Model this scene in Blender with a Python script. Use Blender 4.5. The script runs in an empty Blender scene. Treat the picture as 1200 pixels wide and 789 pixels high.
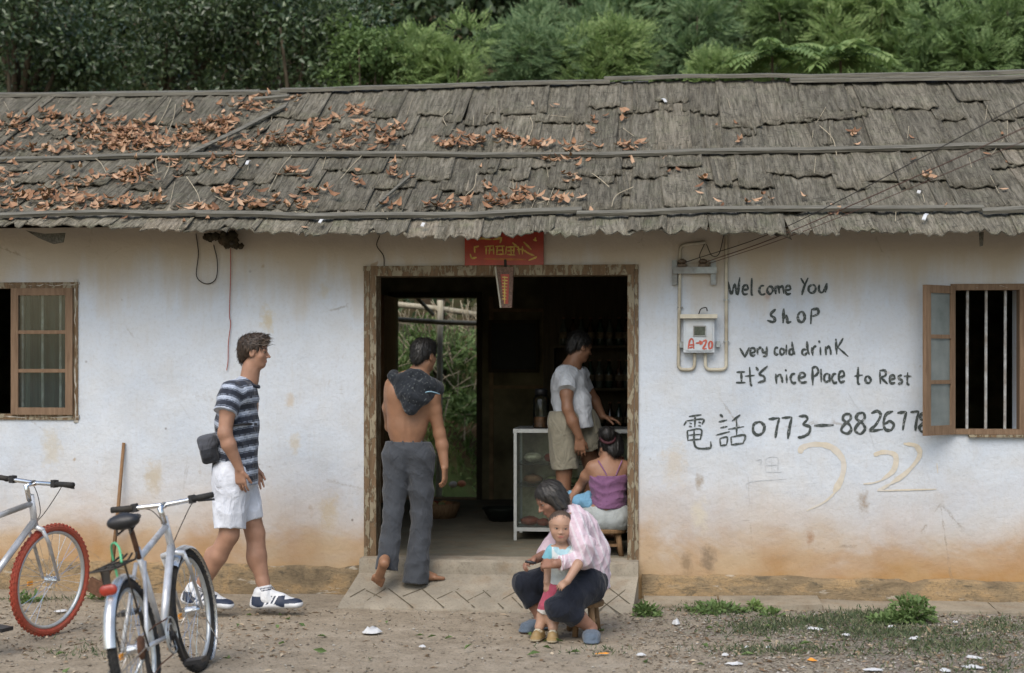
import bpy, math, random
import numpy as np
from mathutils import Vector, Matrix
random.seed(7); RNG = np.random.default_rng(7)
SC = bpy.context.scene; COL = SC.collection
R = math.radians; PI = math.pi
# ------------------------------------------------------------------ camera, sky, sun, exposure
F = 1667.0; CD = 9.6; CH = 1.61; HY = 420.0
cam = bpy.data.objects.new('camera', bpy.data.cameras.new('camera')); COL.objects.link(cam)
cam.location = (0, -CD, CH); cam.rotation_euler = (R(90), 0, 0)
cam.data.sensor_width = 36; cam.data.lens = 36 * F / 1200; cam.data.shift_y = (HY - 394.5) / 1200
cam.data.clip_end = 400; cam.data.clip_start = .1
cam.data.dof.use_dof = True; cam.data.dof.focus_distance = 9.1; cam.data.dof.aperture_fstop = 1.9
SC.camera = cam
SUN_EL, SUN_AZ = 52, 200          # azimuth: compass angle of the sun, 180 = straight behind the camera
w = bpy.data.worlds.new('World'); SC.world = w; w.use_nodes = True
nt = w.node_tree; bgn = nt.nodes['Background']
sky = nt.nodes.new('ShaderNodeTexSky'); sky.sky_type = 'NISHITA'; sky.sun_disc = False
sky.sun_elevation = R(SUN_EL); sky.sun_rotation = R(SUN_AZ); sky.air_density = 1.3; sky.dust_density = 2.6; sky.ozone_density = .6
nt.links.new(sky.outputs[0], bgn.inputs[0]); bgn.inputs[1].default_value = 0.13
sl = bpy.data.lights.new('sun', 'SUN'); sun = bpy.data.objects.new('sun', sl); COL.objects.link(sun)
sl.energy = 1.5; sl.angle = R(50); sl.color = (1, .96, .90)
_az = R(SUN_AZ); _d = Vector((math.sin(_az) * math.cos(R(SUN_EL)), math.cos(_az) * math.cos(R(SUN_EL)), math.sin(R(SUN_EL))))
sun.rotation_euler = _d.to_track_quat('Z', 'Y').to_euler(); sun.location = _d * 20
SC.view_settings.view_transform = 'Standard'; SC.view_settings.look = 'None'; SC.view_settings.exposure = 0.60; SC.view_settings.gamma = 1
# ------------------------------------------------------------------ coordinates
YAW = R(5.7); cA, sA = math.cos(YAW), math.sin(YAW)
def W(px, py, Y):                 # point of the place seen at (px,py) at depth Y
    d = Y + CD
    return Vector(((px - 600) / F * d, Y, CH + (HY - py) / F * d))
def H(px, py, n=0.0):             # the same in the house's own frame: u along the wall, n into the house, z up
    dx = (px - 600) / F; t = (n + CD * cA) / (dx * sA + cA)
    return Vector((CD * sA + t * (dx * cA - sA), n, CH + t * (HY - py) / F))
def h2w(u, n, z): return Vector((u * cA + n * sA, -u * sA + n * cA, z))
# ------------------------------------------------------------------ object helpers
def tag(o, label=None, cat=None, group=None, kind=None):
    if label: o['label'] = label
    if cat: o['category'] = cat
    if group: o['group'] = group
    if kind: o['kind'] = kind
    return o
def empty(name, loc=(0, 0, 0), rz=0.0, parent=None):
    o = bpy.data.objects.new(name, None); COL.objects.link(o); o.location = loc; o.rotation_euler = (0, 0, rz)
    o.empty_display_size = .1
    if parent: o.parent = parent
    return o
class MB:
    def __init__(s): s.v = []; s.f = []; s.uv = None
    def add(s, vs, fs):
        b = len(s.v); s.v += [tuple(p) for p in vs]; s.f += [tuple(b + i for i in f) for f in fs]
    def box(s, lo, hi, M=None):
        x0, y0, z0 = lo; x1, y1, z1 = hi
        vs = [Vector(p) for p in ((x0,y0,z0),(x1,y0,z0),(x1,y1,z0),(x0,y1,z0),(x0,y0,z1),(x1,y0,z1),(x1,y1,z1),(x0,y1,z1))]
        if M is not None: vs = [M @ p for p in vs]
        s.add(vs, [(0,3,2,1),(4,5,6,7),(0,1,5,4),(1,2,6,5),(2,3,7,6),(3,0,4,7)])
        return s
    def bar(s, a, b, w, h, up=(0, 0, 1), taper=1.0):          # square bar from a to b
        a, b = Vector(a), Vector(b); d = (b - a).normalized(); x = d.cross(Vector(up))
        if x.length < 1e-4: x = d.cross(Vector((1, 0, 0)))
        x.normalize(); y = x.cross(d)
        vs = [p + x * i * w / 2 * q + y * j * h / 2 * q for p, q in ((a, 1), (b, taper)) for i, j in ((-1,-1),(1,-1),(1,1),(-1,1))]
        s.add(vs, [(0,1,2,3),(7,6,5,4),(0,4,5,1),(1,5,6,2),(2,6,7,3),(3,7,4,0)]); return s
    def tube(s, pts, r, n=8, cap=True):
        pts = [Vector(p) for p in pts]; m = len(pts)
        rs = r if isinstance(r, (list, tuple)) else [r] * m
        vs = []; prev = None
        for i, p in enumerate(pts):
            t = (pts[min(i + 1, m - 1)] - pts[max(i - 1, 0)])
            t = t.normalized() if t.length > 1e-9 else Vector((0, 0, 1))
            if prev is None:
                x = t.cross(Vector((0, 0, 1)))
                if x.length < 1e-3: x = t.cross(Vector((1, 0, 0)))
            else: x = prev - t * prev.dot(t)
            x.normalize(); prev = x; y = t.cross(x)
            for k in range(n):
                a = 2 * PI * k / n; vs.append(p + (x * math.cos(a) + y * math.sin(a)) * rs[i])
        fs = [(i*n+k, i*n+(k+1) % n, (i+1)*n+(k+1) % n, (i+1)*n+k) for i in range(m-1) for k in range(n)]
        if cap: fs += [tuple(range(n))[::-1], tuple((m-1)*n+k for k in range(n))]
        s.add(vs, fs); return s
    def torus(s, c, ax, R0, r0, n=40, m=8, a0=0, a1=2*PI, flat=1.0):
        c = Vector(c); ax = Vector(ax).normalized(); x = ax.cross(Vector((0, 0, 1)))
        if x.length < 1e-3: x = Vector((1, 0, 0))
        x.normalize(); y = ax.cross(x); full = abs(a1 - a0 - 2*PI) < 1e-6; nn = n if full else n + 1; vs = []
        for i in range(nn):
            a = a0 + (a1 - a0) * i / n; e = x * math.cos(a) + y * math.sin(a)
            for k in range(m):
                b = 2*PI*k/m; vs.append(c + e * (R0 + r0 * math.cos(b)) + ax * (r0 * flat * math.sin(b)))
        fs = [(i*m+k, ((i+1) % nn)*m+k, ((i+1) % nn)*m+(k+1) % m, i*m+(k+1) % m) for i in range(n) for k in range(m)]
        s.add(vs, fs); return s
    def lathe(s, c, prof, n=16, ax=(0, 0, 1)):              # prof: (radius, height) list
        c = Vector(c); q = Vector(ax).to_track_quat('Z', 'Y'); vs = []
        for r, z in prof:
            for k in range(n):
                a = 2*PI*k/n; vs.append(c + q @ Vector((r*math.cos(a), r*math.sin(a), z)))
        m = len(prof); fs = [(i*n+k, i*n+(k+1) % n, (i+1)*n+(k+1) % n, (i+1)*n+k) for i in range(m-1) for k in range(n)]
        fs += [tuple(range(n))[::-1], tuple((m-1)*n+k for k in range(n))]
        s.add(vs, fs); return s
    def ell(s, c, r, n=12, m=8, M=None):
        vs = []; c = Vector(c)
        for i in range(m + 1):
            th = PI * i / m
            for k in range(n):
                a = 2*PI*k/n; p = Vector((r[0]*math.sin(th)*math.cos(a), r[1]*math.sin(th)*math.sin(a), r[2]*math.cos(th)))
                vs.append(c + (M @ p if M is not None else p))
        s.add(vs, [(i*n+k, (i+1)*n+k, (i+1)*n+(k+1) % n, i*n+(k+1) % n) for i in range(m) for k in range(n)]); return s
    def build(s, name, m, parent=None, origin=(0, 0, 0), rz=0.0, smooth=False, sharp=None):
        return mesh_obj(name, s.v, s.f, m, parent, origin, rz, smooth, sharp)
def mesh_obj(name, V, Fc, m, parent=None, origin=(0, 0, 0), rz=0.0, smooth=False, sharp=None):
    # V in the frame of the parent (or a frame turned by rz about the world origin); the object's origin goes to 'origin' in that frame
    me = bpy.data.meshes.new(name); o3 = np.array(tuple(origin), dtype=float)
    V = np.asarray(V, dtype=float) - o3
    me.from_pydata(V.tolist() if len(V) < 5000 else V, [], Fc if len(Fc) < 5000 or not isinstance(Fc, np.ndarray) else Fc)
    me.materials.append(m)
    if smooth:
        me.polygons.foreach_set('use_smooth', np.ones(len(me.polygons), dtype=bool))
        if sharp: 
            try: me.set_sharp_from_angle(angle=R(sharp))
            except Exception: pass
    me.update()
    o = bpy.data.objects.new(name, me); COL.objects.link(o)
    if parent: o.parent = parent; o.location = tuple(origin)
    else:
        c, s_ = math.cos(rz), math.sin(rz); o.location = (origin[0]*c - origin[1]*s_, origin[0]*s_ + origin[1]*c, origin[2]); o.rotation_euler = (0, 0, rz)
    return o
def fast_mesh(name, V, Q, m, parent=None, origin=(0, 0, 0), smooth=True, attr=None):
    # Q: (N,3) or (N,4) int array
    me = bpy.data.meshes.new(name); V = np.asarray(V, dtype=np.float32) - np.array(tuple(origin), dtype=np.float32)
    Q = np.asarray(Q, dtype=np.int32); k = Q.shape[1]
    me.vertices.add(len(V)); me.vertices.foreach_set('co', V.ravel())
    me.loops.add(Q.size); me.loops.foreach_set('vertex_index', Q.ravel())
    me.polygons.add(len(Q)); me.polygons.foreach_set('loop_start', np.arange(0, Q.size, k, dtype=np.int32))
    me.polygons.foreach_set('loop_total', np.full(len(Q), k, dtype=np.int32))
    if smooth: me.polygons.foreach_set('use_smooth', np.ones(len(Q), dtype=bool))
    me.update(calc_edges=True); me.validate()
    if attr is not None:
        a = me.color_attributes.new('Col', 'FLOAT_COLOR', 'POINT'); c = np.ones((len(V), 4), dtype=np.float32); c[:, :3] = attr
        a.data.foreach_set('color', c.ravel())
    me.materials.append(m)
    o = bpy.data.objects.new(name, me); COL.objects.link(o)
    if parent: o.parent = parent
    o.location = tuple(origin); return o
def catmull(pts, n=6):
    P = [np.array(p, dtype=float) for p in pts]
    if len(P) < 3: return [P[0] + (P[-1] - P[0]) * i / n for i in range(n + 1)]
    Q = [2*P[0]-P[1]] + P + [2*P[-1]-P[-2]]; out = []
    for i in range(1, len(Q) - 2):
        a, b, c, d = Q[i-1], Q[i], Q[i+1], Q[i+2]
        for j in range(n):
            t = j / n; out.append(.5*((2*b)+(-a+c)*t+(2*a-5*b+4*c-d)*t*t+(-a+3*b-3*c+d)*t**3))
    return out + [P[-1]]
# ------------------------------------------------------------------ materials
class NM:
    def __init__(s, name):
        s.m = bpy.data.materials.new(name); s.m.use_nodes = True; s.t = s.m.node_tree; s.b = s.t.nodes['Principled BSDF']; s.tc = s.t.nodes.new('ShaderNodeTexCoord')
    def n(s, ty, **kw):
        nd = s.t.nodes.new('ShaderNode' + ty)
        for k, v in kw.items(): setattr(nd, k, v)
        return nd
    def L(s, a, b): s.t.links.new(a, b)
    def co(s, scale=(1, 1, 1), loc=(0, 0, 0), rot=(0, 0, 0), src='Object', rnd=False):
        mp = s.n('Mapping'); s.L(s.tc.outputs[src], mp.inputs[0]); mp.inputs['Scale'].default_value = scale; mp.inputs['Rotation'].default_value = rot; mp.inputs['Location'].default_value = loc
        if rnd:
            oi = s.n('ObjectInfo'); mu = s.n('MATH' if 0 else 'Math', operation='MULTIPLY'); s.L(oi.outputs['Random'], mu.inputs[0]); mu.inputs[1].default_value = 50
            cx = s.n('CombineXYZ'); [s.L(mu.outputs[0], cx.inputs[i]) for i in range(3)]; s.L(cx.outputs[0], mp.inputs['Location'])
        return mp.outputs[0]
    def noise(s, co, scale=5, detail=4, rough=.55, dist=0.0):
        nd = s.n('TexNoise'); s.L(co, nd.inputs['Vector']); nd.inputs['Scale'].default_value = scale; nd.inputs['Detail'].default_value = detail; nd.inputs['Roughness'].default_value = rough; nd.inputs['Distortion'].default_value = dist
        return nd.outputs['Fac']
    def vor(s, co, scale=5, feature='F1', out='Distance'):
        nd = s.n('TexVoronoi', feature=feature); s.L(co, nd.inputs['Vector']); nd.inputs['Scale'].default_value = scale; return nd.outputs[out]
    def ramp(s, fac, pts, interp='LINEAR'):
        r = s.n('ValToRGB'); s.L(fac, r.inputs[0]); e = r.color_ramp.elements; r.color_ramp.interpolation = interp
        while len(e) < len(pts): e.new(.5)
        for i, (p, c) in enumerate(pts):
            e[i].position = p; e[i].color = (c, c, c, 1) if isinstance(c, (int, float)) else tuple(c) + (1,)
        return r.outputs[0]
    def mix(s, fac, a, b, mode='MIX'):
        m = s.n('Mix', data_type='RGBA', blend_type=mode)
        for v, i in ((fac, 0), (a, 6), (b, 7)):
            if isinstance(v, (int, float)): m.inputs[i].default_value = v
            elif isinstance(v, (tuple, list)): m.inputs[i].default_value = tuple(v) + (1,)
            else: s.L(v, m.inputs[i])
        return m.outputs[2]
    def math(s, op, a, b=0.0, clamp=False):
        m = s.n('Math', operation=op, use_clamp=clamp)
        for v, i in ((a, 0), (b, 1)):
            if isinstance(v, (int, float)): m.inputs[i].default_value = v
            else: s.L(v, m.inputs[i])
        return m.outputs[0]
    def xyz(s, co):
        x = s.n('SeparateXYZ'); s.L(co, x.inputs[0]); return x.outputs
    def col(s, c):
        if isinstance(c, (tuple, list)): s.b.inputs['Base Color'].default_value = tuple(c) + (1,)
        else: s.L(c, s.b.inputs['Base Color'])
        return s
    def rough(s, r, spec=None, metal=None):
        if isinstance(r, (int, float)): s.b.inputs['Roughness'].default_value = r
        else: s.L(r, s.b.inputs['Roughness'])
        if spec is not None: s.b.inputs['Specular IOR Level'].default_value = spec
        if metal is not None: s.b.inputs['Metallic'].default_value = metal
        return s
    def bump(s, h, strength=.5, dist=.01, prev=None):
        b = s.n('Bump'); s.L(h, b.inputs['Height']); b.inputs['Strength'].default_value = strength; b.inputs['Distance'].default_value = dist
        if prev is not None: s.L(prev, b.inputs['Normal'])
        s.L(b.outputs[0], s.b.inputs['Normal']); return b.outputs[0]
def simple(name, c, rough=.7, var=.25, scale=20, bump=.2, spec=.3, metal=0.0, dirt=None, stretch=(1, 1, 1), bd=.003):
    N = NM(name); co = N.co(stretch, rnd=True); nz = N.noise(co, scale, 5, .6); nz2 = N.noise(co, scale / 5, 3)
    a = tuple(x * (1 - var) for x in c); b = tuple(min(1, x * (1 + var)) for x in c)
    cc = N.ramp(nz, [(.3, a), (.7, b)])
    if dirt: cc = N.mix(N.ramp(nz2, [(.45, 0.0), (.7, .75)]), cc, dirt)
    N.col(cc).rough(rough, spec, metal); N.bump(nz, bump, bd); return N.m
def attr_mat(name, rough=.6, spec=.3, bumpscale=0, bump=.2, sss=0.0, weave=None, sheen=0.0):
    N = NM(name); a = N.n('Attribute', attribute_name='Col'); co = N.co()
    nz = N.noise(co, 14, 4); c = N.mix(N.ramp(nz, [(.3, 0.0), (.7, .22)]), a.outputs['Color'], (0.0, 0.0, 0.0))
    N.col(c).rough(rough, spec); pb_ = None
    if weave: pb_ = N.bump(N.noise(N.co((1, 1, .6)), 11, 3, .5, 1.8), weave, .03)
    if bumpscale: N.bump(N.noise(co, bumpscale, 4), bump, .002, pb_)
    if sss:
        N.b.inputs['Subsurface Weight'].default_value = sss; N.b.inputs['Subsurface Radius'].default_value = (.6, .25, .15); N.b.inputs['Subsurface Scale'].default_value = .01
    if sheen: N.b.inputs['Sheen Weight'].default_value = sheen
    return N.m
M = {}
STAINS = [(H(x, y).x, H(x, y).z, r, c) for x, y, r, c in ((1012, 588, .045, (.26, .19, .12)), (830, 655, .06, (.17, .13, .09)), (805, 660, .05, (.22, .16, .10)), (313, 375, .06, (.50, .42, .27)), (820, 565, .035, (.28, .22, .15)), (345, 520, .05, (.50, .45, .36)), (820, 605, .07, (.55, .50, .40)), (60, 525, .09, (.50, .46, .38)), (180, 560, .08, (.45, .38, .27)), (950, 630, .03, (.30, .17, .09)), (385, 600, .08, (.44, .36, .25)), (900, 345, .03, (.40, .30, .25)), (790, 545, .10, (.52, .47, .40)), (340, 470, .04, (.52, .45, .36)), (380, 340, .05, (.50, .46, .38)))]
def m_wall():
    N = NM('limewash_wall'); co = N.co(); x = N.xyz(co)
    big = N.noise(co, .9, 4, .6, .6); mid = N.noise(co, 4, 6, .65, .3); fine = N.noise(co, 45, 5, .7); st = N.noise(N.co((9, 1, .8)), 3, 5, .65)
    base = N.ramp(big, [(.3, (.47, .52, .585)), (.55, (.56, .605, .66)), (.75, (.61, .64, .67))])
    base = N.mix(N.ramp(mid, [(.42, 0.0), (.8, .3)]), base, (.48, .42, .32))
    base = N.mix(N.ramp(st, [(.55, 0.0), (.85, .28)]), base, (.42, .38, .32))
    base = N.mix(N.ramp(fine, [(.3, .22), (.5, 0.0)]), base, (.30, .28, .25))
    # ochre splash band above the plinth, its upper edge wandering
    hz = N.math('ADD', x[2], N.math('MULTIPLY', N.math('SUBTRACT', N.noise(N.co((1, 1, 1.6)), 1.5, 5, .6, .5), .5), .62))
    band = N.ramp(hz, [(.14, 1.0), (.34, .84), (.48, .48), (.72, .15), (1.0, 0.0)])
    och = N.mix(N.ramp(N.noise(co, 2.2, 5, .6), [(.35, 0.0), (.65, 1.0)]), (.36, .205, .082), (.43, .30, .165))
    base = N.mix(band, base, och)
    # eave shade and warm ground bounce painted in, along with old smoky patches
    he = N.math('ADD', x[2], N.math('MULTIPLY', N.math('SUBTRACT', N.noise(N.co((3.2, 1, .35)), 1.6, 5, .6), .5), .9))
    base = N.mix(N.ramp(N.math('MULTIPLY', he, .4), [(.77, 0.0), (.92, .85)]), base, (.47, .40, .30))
    # single old stains at their places on the wall
    for (su, sz, sr, cc_) in STAINS:
        dv = N.n('VectorMath', operation='DISTANCE'); N.L(N.co((1, 0, .55)), dv.inputs[0]); dv.inputs[1].default_value = (su, 0, sz*.55)
        dd = N.math('ADD', dv.outputs['Value'], N.math('MULTIPLY', N.math('SUBTRACT', N.noise(co, 16, 5, .7), .5), sr*2.6)); base = N.mix(N.ramp(dd, [(sr*.25, .7), (sr, 0.0)]), base, cc_)
    # specks, chips and small brown spots
    v = N.noise(N.co((1, 1, .7)), 9, 2, .5, .2); spk = N.ramp(v, [(.70, 0.0), (.74, .7)])
    spm = N.ramp(N.noise(co, 1.7, 2), [(.45, 0.0), (.6, 1.0)])
    base = N.mix(N.math('MULTIPLY', spk, spm), base, (.33, .24, .15))
    vd = N.vor(co, 5.0); dots = N.ramp(vd, [(.03, .8), (.065, 0.0)])
    base = N.mix(N.math('MULTIPLY', dots, N.ramp(N.noise(co, 2.3, 2), [(.5, 0.0), (.58, 1.0)])), base, (.12, .09, .07))
    scr = N.noise(N.co((1.2, 1, 9), rot=(0, .5, 0)), 7, 3, .6, .8); 
    base = N.mix(N.math('MULTIPLY', N.ramp(scr, [(.70, 0.0), (.73, .45)]), N.ramp(big, [(.5, 0.0), (.6, 1.0)])), base, (.25, .23, .20))
    # hairline cracks
    ck = N.vor(N.co((1, 1, .7)), 1.1, 'DISTANCE_TO_EDGE'); cn = N.noise(co, 3, 3)
    ck2 = N.math('ADD', ck, N.math('MULTIPLY', N.math('SUBTRACT', N.noise(co, 6, 5, .7), .5), .10)); ckf = N.ramp(N.math('ABSOLUTE', ck2), [(.0, .55), (.006, 0.0)])
    base = N.mix(N.math('MULTIPLY', ckf, N.ramp(cn, [(.52, 0.0), (.6, 1.0)])), base, (.22, .18, .13))
    N.col(base).rough(.9, .15)
    b1 = N.bump(N.noise(co, 2.6, 7, .65), .6, .04); b2 = N.bump(fine, .3, .004, b1)
    N.bump(ckf, -.4, .004, b2); return N.m
def m_bark(name, tint=1.0, lichen=.25):
    N = NM(name); co = N.co((1, 1, 1), rnd=True); g = N.co((26, 2.0, 26), rnd=True)
    f1 = N.noise(g, 2.2, 6, .7, .5); f2 = N.noise(N.co((60, 5, 60), rnd=True), 2.5, 4, .7); n3 = N.noise(co, 6, 4)
    oi = N.n('ObjectInfo')
    c = N.ramp(f1, [(.28, (.036*tint, .033*tint, .026*tint)), (.45, (.105*tint, .097*tint, .078*tint)), (.62, (.182*tint, .170*tint, .140*tint)), (.8, (.29*tint, .275*tint, .235*tint))])
    c = N.mix(N.ramp(n3, [(.5, 0.0), (.72, lichen)]), c, (.13, .15, .085))
    nk = N.noise(N.co((5, 16, 1), rnd=True), 2.2, 4, .7, .6); nkf = N.ramp(nk, [(.60, 0.0), (.635, .85), (.66, .85), (.69, 0.0)])
    c = N.mix(N.ramp(f2, [(.32, .7), (.5, 0.0)]), c, (.03, .027, .022)); c = N.mix(nkf, c, (.025, .022, .017)); c = N.mix(N.ramp(N.noise(N.co((9, .8, 1), rnd=True), 3, 3), [(.5, 0.0), (.75, .5)]), c, (.27, .25, .21))
    r = N.ramp(oi.outputs['Random'], [(0, (.78, .77, .74)), (.5, (.97, .96, .92)), (.9, (1.10, 1.08, 1.03)), (1, (1.3, 1.22, 1.15))])
    c = N.mix(1.0, c, r, 'MULTIPLY'); N.col(c).rough(.92, .15)
    b = N.bump(f1, .9, .018); N.bump(f2, .6, .006, b); return N.m
def m_oldwood(name, c1, c2, peel=None, sc=(30, 30, 2.5), pt=.5):
    N = NM(name); co = N.co(sc, rnd=True); f = N.noise(co, 2, 6, .65, .4); c = N.ramp(f, [(.3, c1), (.7, c2)])
    b = N.bump(f, .5, .006)
    if peel:
        pn = N.noise(N.co((3, 3, 1), rnd=True), 9, 6, .7, .4); pf = N.ramp(pn, [(pt, 0.0), (pt + .03, 1.0)])
        c = N.mix(pf, c, N.mix(N.noise(N.co(), 12, 3), peel, tuple(x * .6 for x in peel))); N.bump(pf, .8, .004, b)
    N.col(c).rough(.8, .25); return N.m
def m_leaf(name, c1, c2, c3, rough=.45, trans=.25, spec=.4):
    N = NM(name); g = N.n('NewGeometry'); c = N.ramp(g.outputs['Random Per Island'], [(0, c1), (.5, c2), (1, c3)])
    N.col(c).rough(rough, spec)
    tr = N.n('BsdfTranslucent'); N.L(N.mix(.5, c, (.10, .16, .03)), tr.inputs[0]); mx = N.n('MixShader'); mx.inputs[0].default_value = trans
    N.L(N.b.outputs[0], mx.inputs[1]); N.L(tr.outputs[0], mx.inputs[2]); N.L(mx.outputs[0], N.t.nodes['Material Output'].inputs[0]); return N.m
def m_glass(name, tint=(.9, .95, .93), rough=.05, alpha=.25):
    N = NM(name); N.t.nodes.remove(N.b); t = N.n('BsdfTransparent'); t.inputs[0].default_value = tint + (1,); g = N.n('BsdfGlossy'); g.inputs['Roughness'].default_value = rough
    d = N.n('BsdfDiffuse'); nz = N.noise(N.co(), 6, 4); N.L(N.ramp(nz, [(.3, (.16, .19, .18)), (.7, (.26, .29, .28))]), d.inputs[0])
    fr = N.n('Fresnel'); fr.inputs[0].default_value = 1.45
    m1 = N.n('MixShader'); m1.inputs[0].default_value = alpha; N.L(t.outputs[0], m1.inputs[1]); N.L(d.outputs[0], m1.inputs[2])
    m2 = N.n('MixShader'); N.L(fr.outputs[0], m2.inputs[0]); N.L(m1.outputs[0], m2.inputs[1]); N.L(g.outputs[0], m2.inputs[2]); N.L(m2.outputs[0], N.t.nodes['Material Output'].inputs[0]); return N.m
def m_ground():
    N = NM('dirt_ground'); co = N.co(); x = N.xyz(co)
    a = N.noise(co, .5, 5, .6); b = N.noise(co, 5, 6, .7); c = N.noise(co, 60, 4, .7); v = N.vor(co, 38, 'F1', 'Color')
    col = N.ramp(b, [(.3, (.21, .175, .13)), (.5, (.29, .245, .185)), (.72, (.37, .32, .25))])
    gv = N.math('ADD', N.math('MULTIPLY', x[0], .35), N.math('MULTIPLY', N.math('SUBTRACT', a, .5), 3.0))
    gr = N.ramp(N.math('MULTIPLY', N.math('ADD', gv, 0.0), 1.0), [(.25, 0.0), (.7, .75)])
    grey = N.mix(.5, (.20, .185, .155), v, 'MULTIPLY'); grey = N.mix(.35, (.24, .22, .19), grey)
    col = N.mix(gr, col, grey); col = N.mix(N.ramp(c, [(.3, .6), (.5, 0.0)]), col, (.07, .055, .04)); col = N.mix(N.ramp(c, [(.62, 0.0), (.75, .45)]), col, (.42, .38, .31))
    N.col(col).rough(.95, .1); p = N.bump(b, .5, .03); N.bump(c, .7, .008, p); return N.m
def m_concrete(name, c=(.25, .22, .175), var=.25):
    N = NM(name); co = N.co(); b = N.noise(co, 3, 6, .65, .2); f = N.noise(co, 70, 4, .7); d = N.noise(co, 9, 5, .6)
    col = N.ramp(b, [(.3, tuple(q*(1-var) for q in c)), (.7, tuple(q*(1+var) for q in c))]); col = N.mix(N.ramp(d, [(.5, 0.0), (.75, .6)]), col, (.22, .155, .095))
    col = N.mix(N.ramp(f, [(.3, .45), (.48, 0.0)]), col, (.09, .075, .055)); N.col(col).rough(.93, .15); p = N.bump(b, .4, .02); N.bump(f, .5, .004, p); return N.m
def m_plinth():
    N = NM('plinth_render'); co = N.co(); a = N.noise(N.co((1, 1, 2)), 3, 6, .7, .5); b = N.noise(N.co((1, 1, 3)), 7, 6, .75, .4); f = N.noise(co, 60, 4, .7)
    c = N.ramp(a, [(.3, (.13, .10, .065)), (.47, (.24, .18, .11)), (.6, (.34, .235, .125)), (.75, (.28, .23, .16))]); c = N.mix(N.ramp(b, [(.56, 0.0), (.64, .8)]), c, (.10, .085, .06)); c = N.mix(N.ramp(N.noise(N.co((1, 1, 4), loc=(3, 1, 2)), 5, 6, .7), [(.60, 0.0), (.66, .7)]), c, (.44, .40, .33)); c = N.mix(N.ramp(f, [(.3, .5), (.48, 0.0)]), c, (.07, .06, .045))
    N.col(c).rough(.95, .1); p = N.bump(b, .7, .03); N.bump(f, .5, .005, p); return N.m
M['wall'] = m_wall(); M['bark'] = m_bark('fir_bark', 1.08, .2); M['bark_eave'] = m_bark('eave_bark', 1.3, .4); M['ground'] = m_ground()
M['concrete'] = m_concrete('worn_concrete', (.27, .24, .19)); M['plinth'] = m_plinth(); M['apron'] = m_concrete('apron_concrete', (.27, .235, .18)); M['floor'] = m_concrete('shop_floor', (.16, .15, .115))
M['batten'] = m_oldwood('weathered_batten', (.05, .046, .036), (.20, .19, .155), sc=(2.0, 40, 40))
M['frame_peel'] = m_oldwood('peeling_frame', (.11, .072, .04), (.20, .135, .08), (.33, .285, .20), pt=.50)
M['sash'] = m_oldwood('brown_sash', (.135, .085, .052), (.23, .155, .10))
M['lumber_dark'] = m_oldwood('dark_board', (.035, .028, .016), (.07, .055, .032)); M['stoolwood'] = m_oldwood('stool_wood', (.13, .075, .035), (.24, .15, .08))
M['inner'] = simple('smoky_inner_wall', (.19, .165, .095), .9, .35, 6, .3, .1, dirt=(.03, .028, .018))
M['bambu'] = m_oldwood('weathered_bamboo', (.30, .27, .19), (.50, .46, .36))
M['steel'] = simple('painted_steel', (.30, .33, .33), .5, .25, 30, .1, .5, dirt=(.12, .09, .06)); M['bars'] = simple('window_bar', (.36, .37, .36), .6, .35, 40, .2, .4, dirt=(.16, .12, .08))
M['pvc'] = simple('aged_conduit', (.50, .47, .38), .55, .15, 20, .1, .4, dirt=(.22, .17, .10)); M['chrome'] = simple('chrome', (.72, .73, .74), .22, .1, 60, .04, .5, 1.0)
M['alu'] = simple('aluminium', (.50, .52, .52), .4, .1, 30, .05, .5, .6); M['silver'] = simple('silver_paint', (.66, .67, .69), .3, .1, 25, .04, .6, .35, dirt=(.20, .18, .15)); M['rubber'] = simple('black_rubber', (.022, .022, .022), .75, .3, 60, .3, .3, dirt=(.06, .05, .038))
M['redrubber'] = simple('red_tyre', (.38, .07, .04), .65, .25, 60, .25, .35, dirt=(.30, .10, .06)); M['blackplastic'] = simple('black_plastic', (.018, .018, .02), .45, .2, 60, .1, .5)
M['wire'] = simple('wire_black', (.03, .025, .02), .6, .2, 60, .1); M['redwire'] = simple('wire_red', (.33, .09, .07), .5, .2, 60, .1); M['rustwire'] = simple('rusty_wire', (.10, .055, .04), .7, .3, 60, .1)
N_ = NM('brush_paint'); co_1 = N_.co(); N_.col(N_.mix(N_.ramp(N_.noise(co_1, 70, 5, .7), [(.54, 0.0), (.68, .85)]), N_.mix(N_.noise(co_1, 8, 3), (.03, .04, .04), (.09, .10, .095)), (.36, .38, .38))).rough(.9, .1); M['ink'] = N_.m; M['faint'] = simple('faded_paint', (.56, .505, .41), .9, .1, 30, .1, .1, dirt=(.57, .55, .52))
M['red'] = simple('red_plaque', (.33, .035, .015), .4, .2, 12, .05, .5, dirt=(.20, .03, .015)); M['gold'] = simple('gold_paint', (.50, .34, .07), .45, .3, 30, .1, .5); M['paper'] = simple('white_litter', (.50, .51, .52), .7, .12, 20, .2); M['orange'] = simple('orange_peel', (.75, .30, .04), .6, .2, 30, .2)
M['redpaint'] = simple('red_marks', (.42, .10, .07), .8, .2, 30, .1); M['glass'] = m_glass('window_glass', alpha=.06); M['frost'] = m_glass('dusty_glass', alpha=.72); M['caseglass'] = m_glass('case_glass', rough=.02, alpha=.03)
M['rust'] = simple('rusty_iron', (.12, .06, .035), .8, .3, 40, .3); M['stick'] = m_oldwood('broom_stick', (.16, .09, .045), (.28, .17, .09))
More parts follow.
